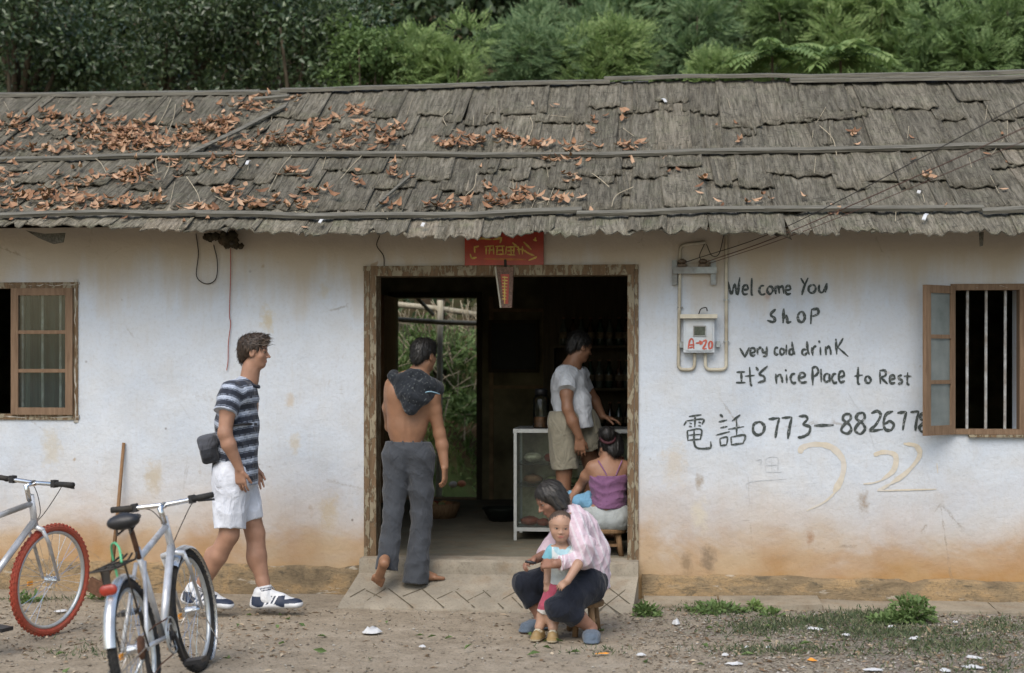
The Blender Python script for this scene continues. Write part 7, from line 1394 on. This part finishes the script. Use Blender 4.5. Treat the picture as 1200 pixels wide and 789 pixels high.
def bicycle(loc, heading, lean, label, Rw, tm, steer=0.0, fenders=False, rack=False, seat=True, wb=1.03, hbz=.93, frame_m=None, hw=1.0):
    # built pointing along +x, rear hub above the origin
    root = tag(empty('bicycle', loc), label, 'bicycle'); root.rotation_mode = 'QUATERNION'; root.rotation_quaternion = (Matrix.Rotation(heading, 3, 'Z') @ Matrix.Rotation(lean, 3, 'X')).to_quaternion(); fm = frame_m or M['silver']
    Hr = Vector((0, 0, Rw)); HT = Vector((wb-.16, 0, Rw+.36)); HTt = HT + Vector((-.045, 0, .12)); BB = Vector((.43, 0, Rw-.03)); ST = BB + Vector((-.14, 0, .40))
    wheel('rear_wheel', Hr, (0, 1, 0), Rw, tm, root)
    f = MB(); f.tube([HTt + Vector((.008, 0, .03)), HT - Vector((-.008, 0, .03))], .019, 12); f.build('head_tube', fm, root, smooth=True)
    MB().tube([HTt - Vector((-.01, 0, .02)), ST], .0165, 12).build('top_tube', fm, root, smooth=True); MB().tube([HT, BB], .020, 12).build('down_tube', fm, root, smooth=True); MB().tube([BB, ST + Vector((-.01, 0, .05))], .0155, 12).build('seat_tube', fm, root, smooth=True)
    for s in (-1, 1): MB().tube([BB + Vector((-.03, .03*s, 0)), Hr + Vector((0, .058*s, 0))], .011, 8).build('chainstay', fm, root, smooth=True); MB().tube([ST + Vector((0, .02*s, -.02)), Hr + Vector((0, .058*s, 0))], .010, 8).build('seatstay', fm, root, smooth=True)
    # steering assembly
    st = empty('fork', HT, 0, root); axs = (HTt-HT).normalized(); st.rotation_mode = 'QUATERNION'; from mathutils import Quaternion; st.rotation_quaternion = Quaternion(axs, steer); Fh = Vector((wb, 0, Rw)) - HT
    for s in (-1, 1): MB().tube([Vector((.01, .055*s, -.05)), Vector((.01, .058*s, -.02))*1.0 + (Fh-Vector((.01, 0, -.05)))*.35, Fh + Vector((0, .058*s, 0))], [.012, .011, .008], 8).build('fork_blade', fm, st, smooth=True)
    MB().tube([Vector((.01, -.06, -.05)), Vector((.008, 0, -.035)), Vector((.01, .06, -.05))], .015, 8).build('fork_crown', fm, st, smooth=True)
    top = HTt-HT + axs*(hbz-HTt.z-.02)/axs.z; MB().tube([HTt-HT, top, top+Vector((.07, 0, .012))], [.015, .015, .017], 10).build('stem', M['chrome'] , st, smooth=True); c = top+Vector((.07, 0, .012))
    MB().tube([c + Vector((-.03, -.29*hw, .015)), c + Vector((-.012, -.14*hw, .006)), c, c + Vector((-.012, .14*hw, .006)), c + Vector((-.03, .29*hw, .015))], .0125, 10).build('handlebar', M['chrome'], st, smooth=True)
    for s in (-1, 1):
        MB().tube([c + Vector((-.022, .175*s*hw, .010)), c + Vector((-.031, .298*s*hw, .016))], .0155, 12).build('grip', M['rubber'], st, smooth=True); MB().tube([c + Vector((-.018, .155*s, .008)), c + Vector((.03, .17*s, -.006)), c + Vector((.035, .25*s, -.012))], .006, 6).build('brake_lever', M['blackplastic'], st, smooth=True)
        MB().box(tuple(c + Vector((-.03, .15*s-.014, -.012))), tuple(c + Vector((.005, .15*s+.014, .03)))).build('shifter', M['blackplastic'], st)
    cab = MB()
    for s in (-1, 1): cab.tube(catmull([tuple(c + Vector((.02, .16*s, 0))), tuple(c + Vector((.10, .10*s, -.03))), tuple(Vector((.07, .02*s, .05))), tuple(Vector((.02, .01, -.02)))], 6), .0026, 5)
    cab.build('cables', M['wire'], st); fwh = wheel('front_wheel', (0, 0, 0), (0, 1, 0), Rw, tm, root)
    fwh.rotation_quaternion = Quaternion(axs, steer) @ Vector((0, 1, 0)).to_track_quat('Z', 'Y'); fwh.location = HT + Quaternion(axs, steer) @ Fh
    cr = empty('crankset', BB, 0, root); MB().torus((0, -.045, 0), (0, 1, 0), .085, .006, 36, 6).torus((0, -.045, 0), (0, 1, 0), .055, .005, 30, 6).build('chainring', M['alu'], cr); sp = MB()
    for k in range(5): a = 2*PI*k/5; sp.bar((0, -.045, 0), (.088*math.cos(a), -.045, .088*math.sin(a)), .014, .005, (0, 1, 0))
    sp.tube([(0, -.06, 0), (0, .05, 0)], .02, 12); sp.build('spider', M['blackplastic'], cr)
    for s, a in ((-1, -1.1), (1, -1.1+PI)):
        e = Vector((.17*math.cos(a), s*.062, .17*math.sin(a))); MB().bar((0, s*.06, 0), e, .02, .012, (0, 1, 0)).build('crank_arm', M['blackplastic'], cr); MB().box(tuple(e + Vector((-.045, min(s*.005, s*.095), -.01))), tuple(e + Vector((.045, max(s*.005, s*.095), .01)))).build('pedal', M['blackplastic'], cr)
    MB().tube([(0, -.045, Rw+.045), (.2, -.045, Rw+.06), (.43, -.045, Rw+.055)], .004, 4).tube([(0, -.045, Rw-.045), (.06, -.045, Rw-.14), (.2, -.045, Rw-.12), (.43, -.045, Rw-.115)], .004, 4).build('chain', M['rust'], root); MB().lathe((0, -.03, Rw), [(.055, 0), (.05, .008), (.04, .016), (.02, .02)], 24, (0, -1, 0)).build('sprockets', M['rust'], root)
    mb = MB().box((-.01, -.055, Rw-.15), (.02, -.04, Rw-.02)).tube([(.005, -.047, Rw-.08), (.02, -.047, Rw-.16)], .012, 8); mb.build('derailleur', M['blackplastic'], root)
    MB().tube([BB + Vector((-.06, .05, -.02)), Vector((.30, .20, .03))], .009, 8).build('kickstand', M['alu'], root, smooth=True)
    if seat:
        sc = ST + Vector((-.055, 0, .16)); MB().tube([ST, sc], .013, 10).build('seat_post', M['rust'], root, smooth=True); S2 = Sdf(); b_ = np.array(sc)+[0, 0, .03]; S2.cap(b_+[-.085, -.038, 0], b_+[-.085, .038, 0], .038, .038, .03, (0, 0, 1), .72); S2.cap(b_+[-.07, 0, .0], b_+[.13, 0, .0], .046, .019, .035, (0, 0, 1), .75); V, Q = S2.mesh(.006); fast_mesh('saddle', V, Q, M['blackplastic'], root)
        MB().tube([tuple(b_+[-.10, -.03, -.02]), tuple(b_+[-.11, -.03, -.055]), tuple(b_+[-.0, -.02, -.035])], .005, 6).tube([tuple(b_+[-.10, .03, -.02]), tuple(b_+[-.11, .03, -.055]), tuple(b_+[-.0, .02, -.035])], .005, 6).build('saddle_springs', M['wire'], root)
    if fenders:
        def fender(cx, a0, a1, par, nm, q_=1.0):
            R1 = Rw+.018; mb = MB(); n = 26; vs = []
            for i in range(n+1):
                a = a0+(a1-a0)*i/n; e = Vector((math.cos(a), 0, math.sin(a)))
                for j, (dy, dr) in enumerate(((-.036, -.014), (-.028, -.003), (0, .005), (.028, -.003), (.036, -.014))): vs.append(cx + e*(R1+dr) + Vector((0, dy*q_, 0)))
            mb.add(vs, [(i*5+j, i*5+5+j, i*5+6+j, i*5+1+j) for i in range(n) for j in range(4)]); b = len(mb.v); mb.add([tuple(Vector(v) - (Vector(v)-cx).normalized()*.003) for v in vs], [(i*5+1+j, i*5+6+j, i*5+5+j, i*5+j) for i in range(n) for j in range(4)]); fo_ = mb.build(nm, M['fender'], par, smooth=True)
            e = Vector((math.cos(a0), 0, math.sin(a0)))*(R1-.003)
            for s in (-1, 1): MB().tube([tuple(cx + Vector((0, .055*s, 0))), tuple(cx + Vector((math.cos(a0+.35), 0, math.sin(a0+.35)))*R1 + Vector((0, .031*s, 0)))], .0028, 5).build('stay', M['chrome'], fo_)
        fender(Hr, R(168), R(62), root, 'rear_fender', .72); fender(Fh, R(-62), R(128), st, 'front_fender', .9)
    if rack:
        z = Rw*2+.075; mb = MB(); [mb.tube([(-.24, y, z), (.06, y, z), (.16, y*.6, z+.02)], .005, 6) for y in (-.055, -.02, .02, .055)]; [mb.tube([(x, -.055, z), (x, .055, z)], .005, 6) for x in (-.24, -.12, .04)]; mb.build('rack', M['wire'], root)
        for s in (-1, 1): MB().tube([(-.10, .055*s, z), (0, .065*s, Rw)], .005, 6).build('rack_stay', M['wire'], root)
        S2 = Sdf(); c_ = np.array([-.205, 0, z-.09]); S2.cap(c_+[0, -.016, 0], c_+[0, .016, 0], .025, .025, .01, (1, 0, 0), .45); V, Q = S2.mesh(.005); fast_mesh('tail_reflector', V, Q, simple('red_reflector', (.30, .03, .015), .3, .2, 50, .1, .6), root)
        MB().bar((-.21, 0, z-.10), (-.19, 0, z), .03, .006).build('bracket', M['wire'], root)
        MB().tube(catmull([(-.12, -.05, z+.01), (-.06, -.03, z+.07), (.03, .02, z+.09), (.10, .06, z+.05), (.13, .06, z-.12)], 6), .0055, 8).build('green_lock', simple('green_cable', (.10, .42, .20), .4, .2, 40, 0, .5), root, smooth=True)
    return root
# left bicycle with red tyres, heading away to the right, mostly beyond the left edge
p = W(57, 681, -1.33); th = R(67); Rw = .325; wb = 1.02
bicycle((p.x-wb*math.cos(th), -1.33-wb*math.sin(th), 0), th, R(3), 'silver bicycle with red tyres at the left edge of the photo', Rw, M['redrubber'], steer=R(0), wb=wb, hbz=.91)
# the chrome bicycle in front of the walking man
rp = W(160, 800, -3.22); fp = W(224, 720, -2.28); th = math.atan2(fp.y-rp.y, fp.x-rp.x)
bicycle((rp.x+.05, -3.24, 0), th, R(-10), 'silver bicycle with chrome mudguards and green lock, seen from behind', .315, M['rubber'], steer=R(-3), fenders=True, rack=True, wb=.98, hbz=.89, hw=.89)
